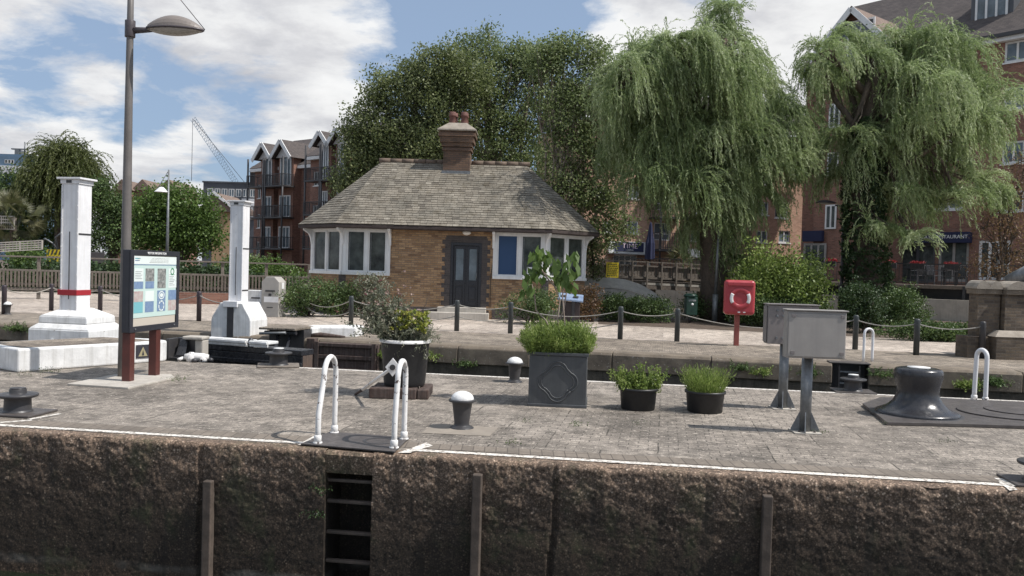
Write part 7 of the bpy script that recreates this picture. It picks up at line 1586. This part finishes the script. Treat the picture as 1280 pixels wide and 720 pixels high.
bush('hedge', 'long dark hedge beyond the picket fence on the left bank', 190, 366, 41, 14, 1.45, M['leafI'], 147, per=14, rad=.28, k=16, L=.15, W=.1, lobes=26, depth=1.4, cat='hedge')
bush('shrub', 'bare purple stemmed plant on the terrace behind the footbridge', 860, 322, 44, 1.6, 3.2, M['leafR'], 148, per=8, lobes=6)
# rough soil bed strip behind the chains
mb = MB(); pts = [P(748, 405, .010), P(1225, 428, .010), P(1225, 400, .010), P(748, 392, .010)]; mb.add(pts, [(0, 1, 2, 3)]); tag(mb.build('flower_bed_soil', M['soil'], fixn=False), kind='structure')

# ================================================================== SUN, SKY, RENDER
EL = R(54); s_ = Vector((math.cos(EL) * .965, math.cos(EL) * -.26, math.sin(EL))).normalized()
sd = bpy.data.lights.new('sun', 'SUN'); sd.energy = 5.0; sd.angle = R(.6); sd.color = (1, .955, .90); so = bpy.data.objects.new('sun', sd); COL.objects.link(so); so.rotation_euler = s_.to_track_quat('Z', 'Y').to_euler(); so.location = (20, -5, 30)
w = bpy.data.worlds.new("World"); sc.world = w; w.use_nodes = True; nt = w.node_tree; bg = nt.nodes['Background']
class WW: node_tree = nt
wm = WW()
sky = nd(wm, 'ShaderNodeTexSky', sky_type='NISHITA', sun_disc=False, sun_elevation=EL, sun_rotation=math.atan2(s_.x, s_.y), altitude=50, air_density=1.0, dust_density=1.6, ozone_density=1.2)
tc = nd(wm, 'ShaderNodeTexCoord').outputs['Generated']
sp_ = nd(wm, 'ShaderNodeSeparateXYZ'); lk(wm, tc, sp_.inputs[0])
zc = nd(wm, 'ShaderNodeMath', operation='MAXIMUM'); lk(wm, sp_.outputs[2], zc.inputs[0]); zc.inputs[1].default_value = 0.0
zp_ = nd(wm, 'ShaderNodeMath', operation='ADD'); lk(wm, zc.outputs[0], zp_.inputs[0]); zp_.inputs[1].default_value = .22
dv = nd(wm, 'ShaderNodeVectorMath', operation='DIVIDE'); lk(wm, tc, dv.inputs[0]); cx_ = nd(wm, 'ShaderNodeCombineXYZ')
for i in range(3): lk(wm, zp_.outputs[0], cx_.inputs[i])
lk(wm, cx_.outputs[0], dv.inputs[1])
mp = nd(wm, 'ShaderNodeMapping'); mp.inputs['Location'].default_value = (3.1, 1.7, 0); mp.inputs['Scale'].default_value = (1, 1, 1.0); lk(wm, dv.outputs[0], mp.inputs[0])
n1 = nz(wm, mp.outputs[0], 2.6, 10, .62, .25); n2 = nz(wm, mp.outputs[0], 6.5, 8, .62, .3)
def cdir(px, py): return ray(px, py).normalized()
acc = nd(wm, 'ShaderNodeMath', operation='MULTIPLY_ADD'); lk(wm, n2, acc.inputs[0]); acc.inputs[1].default_value = .5; n1m = nd(wm, 'ShaderNodeMath', operation='MULTIPLY'); lk(wm, n1, n1m.inputs[0]); n1m.inputs[1].default_value = 1.7; lk(wm, n1m.outputs[0], acc.inputs[2]); cur = acc.outputs[0]
CL = [(330, 70, 8, .20), (170, 20, 8, .18), (30, 40, 6, .14), (450, 50, 5, .22), (60, 190, 7, .2), (200, 215, 8, .2), (400, 145, 3.5, .22), (300, 215, 5, .2), (790, 30, 5.5, .34), (850, 55, 3.5, .15), (980, 40, 5, .34), (1010, 95, 5, .3), (1100, 10, 6, .25), (500, 15, 2.5, .15),
      (115, 95, 4.5, -.50), (250, 155, 4.5, -.45), (340, 175, 3.5, -.25), (580, 60, 7.5, -.62), (640, 20, 7, -.45), (20, 110, 2.5, -.2), (900, 5, 3.0, -.2)]
for px, py, deg, amt in CL:
    d = cdir(px, py); dt = nd(wm, 'ShaderNodeVectorMath', operation='DOT_PRODUCT'); nrmz = nd(wm, 'ShaderNodeVectorMath', operation='NORMALIZE'); lk(wm, tc, nrmz.inputs[0]); lk(wm, nrmz.outputs[0], dt.inputs[0]); dt.inputs[1].default_value = d
    mr = nd(wm, 'ShaderNodeMapRange', interpolation_type='SMOOTHSTEP'); mr.inputs[1].default_value = math.cos(R(deg * 1.35)); mr.inputs[2].default_value = 1.0; mr.inputs[3].default_value = 0; mr.inputs[4].default_value = amt; lk(wm, dt.outputs['Value'], mr.inputs[0])
    ad = nd(wm, 'ShaderNodeMath', operation='ADD'); lk(wm, cur, ad.inputs[0]); lk(wm, mr.outputs[0], ad.inputs[1]); cur = ad.outputs[0]
cs = nd(wm, 'ShaderNodeMath', operation='MULTIPLY'); lk(wm, cur, cs.inputs[0]); cs.inputs[1].default_value = .5; cover = ramp(wm, cs.outputs[0], [(.50, B3), (.56, (.35,) * 3), (.66, (.93,) * 3), (.8, (.97,) * 3)])
# shaded undersides: sample the cloud field a little higher up
mp2 = nd(wm, 'ShaderNodeMapping'); mp2.inputs['Location'].default_value = (3.1, 1.78, .05); lk(wm, dv.outputs[0], mp2.inputs[0])
n3 = nz(wm, mp2.outputs[0], 2.6, 9, .6, .2)
cc_ = ramp(wm, n3, [(.32, (4.3, 4.35, 4.6)), (.43, (5.5, 5.5, 5.65)), (.53, (6.8, 6.8, 6.8)), (.62, (7.5, 7.5, 7.45))])
skc = mixc(wm, 1.0, sky.outputs[0], (.68, .80, .98), 'MULTIPLY')
skm = mixc(wm, .6, skc, (3.1, 3.95, 5.1))
fin = mixc(wm, cover, skm, cc_)
lk(wm, fin, bg.inputs[0]); bg.inputs[1].default_value = .13
sc.view_settings.view_transform = 'Standard'; sc.view_settings.look = 'None'; sc.view_settings.exposure = 0; sc.view_settings.gamma = 1
sc.render.engine = 'CYCLES'; sc.cycles.use_denoising = True; sc.cycles.max_bounces = 6; sc.cycles.diffuse_bounces = 3; sc.cycles.glossy_bounces = 3; sc.cycles.transmission_bounces = 3; sc.cycles.transparent_max_bounces = 4
sc.cycles.use_adaptive_sampling = True; sc.cycles.adaptive_threshold = .02; sc.cycles.sample_clamp_indirect = 5
sc.render.resolution_x = 1024; sc.render.resolution_y = 576
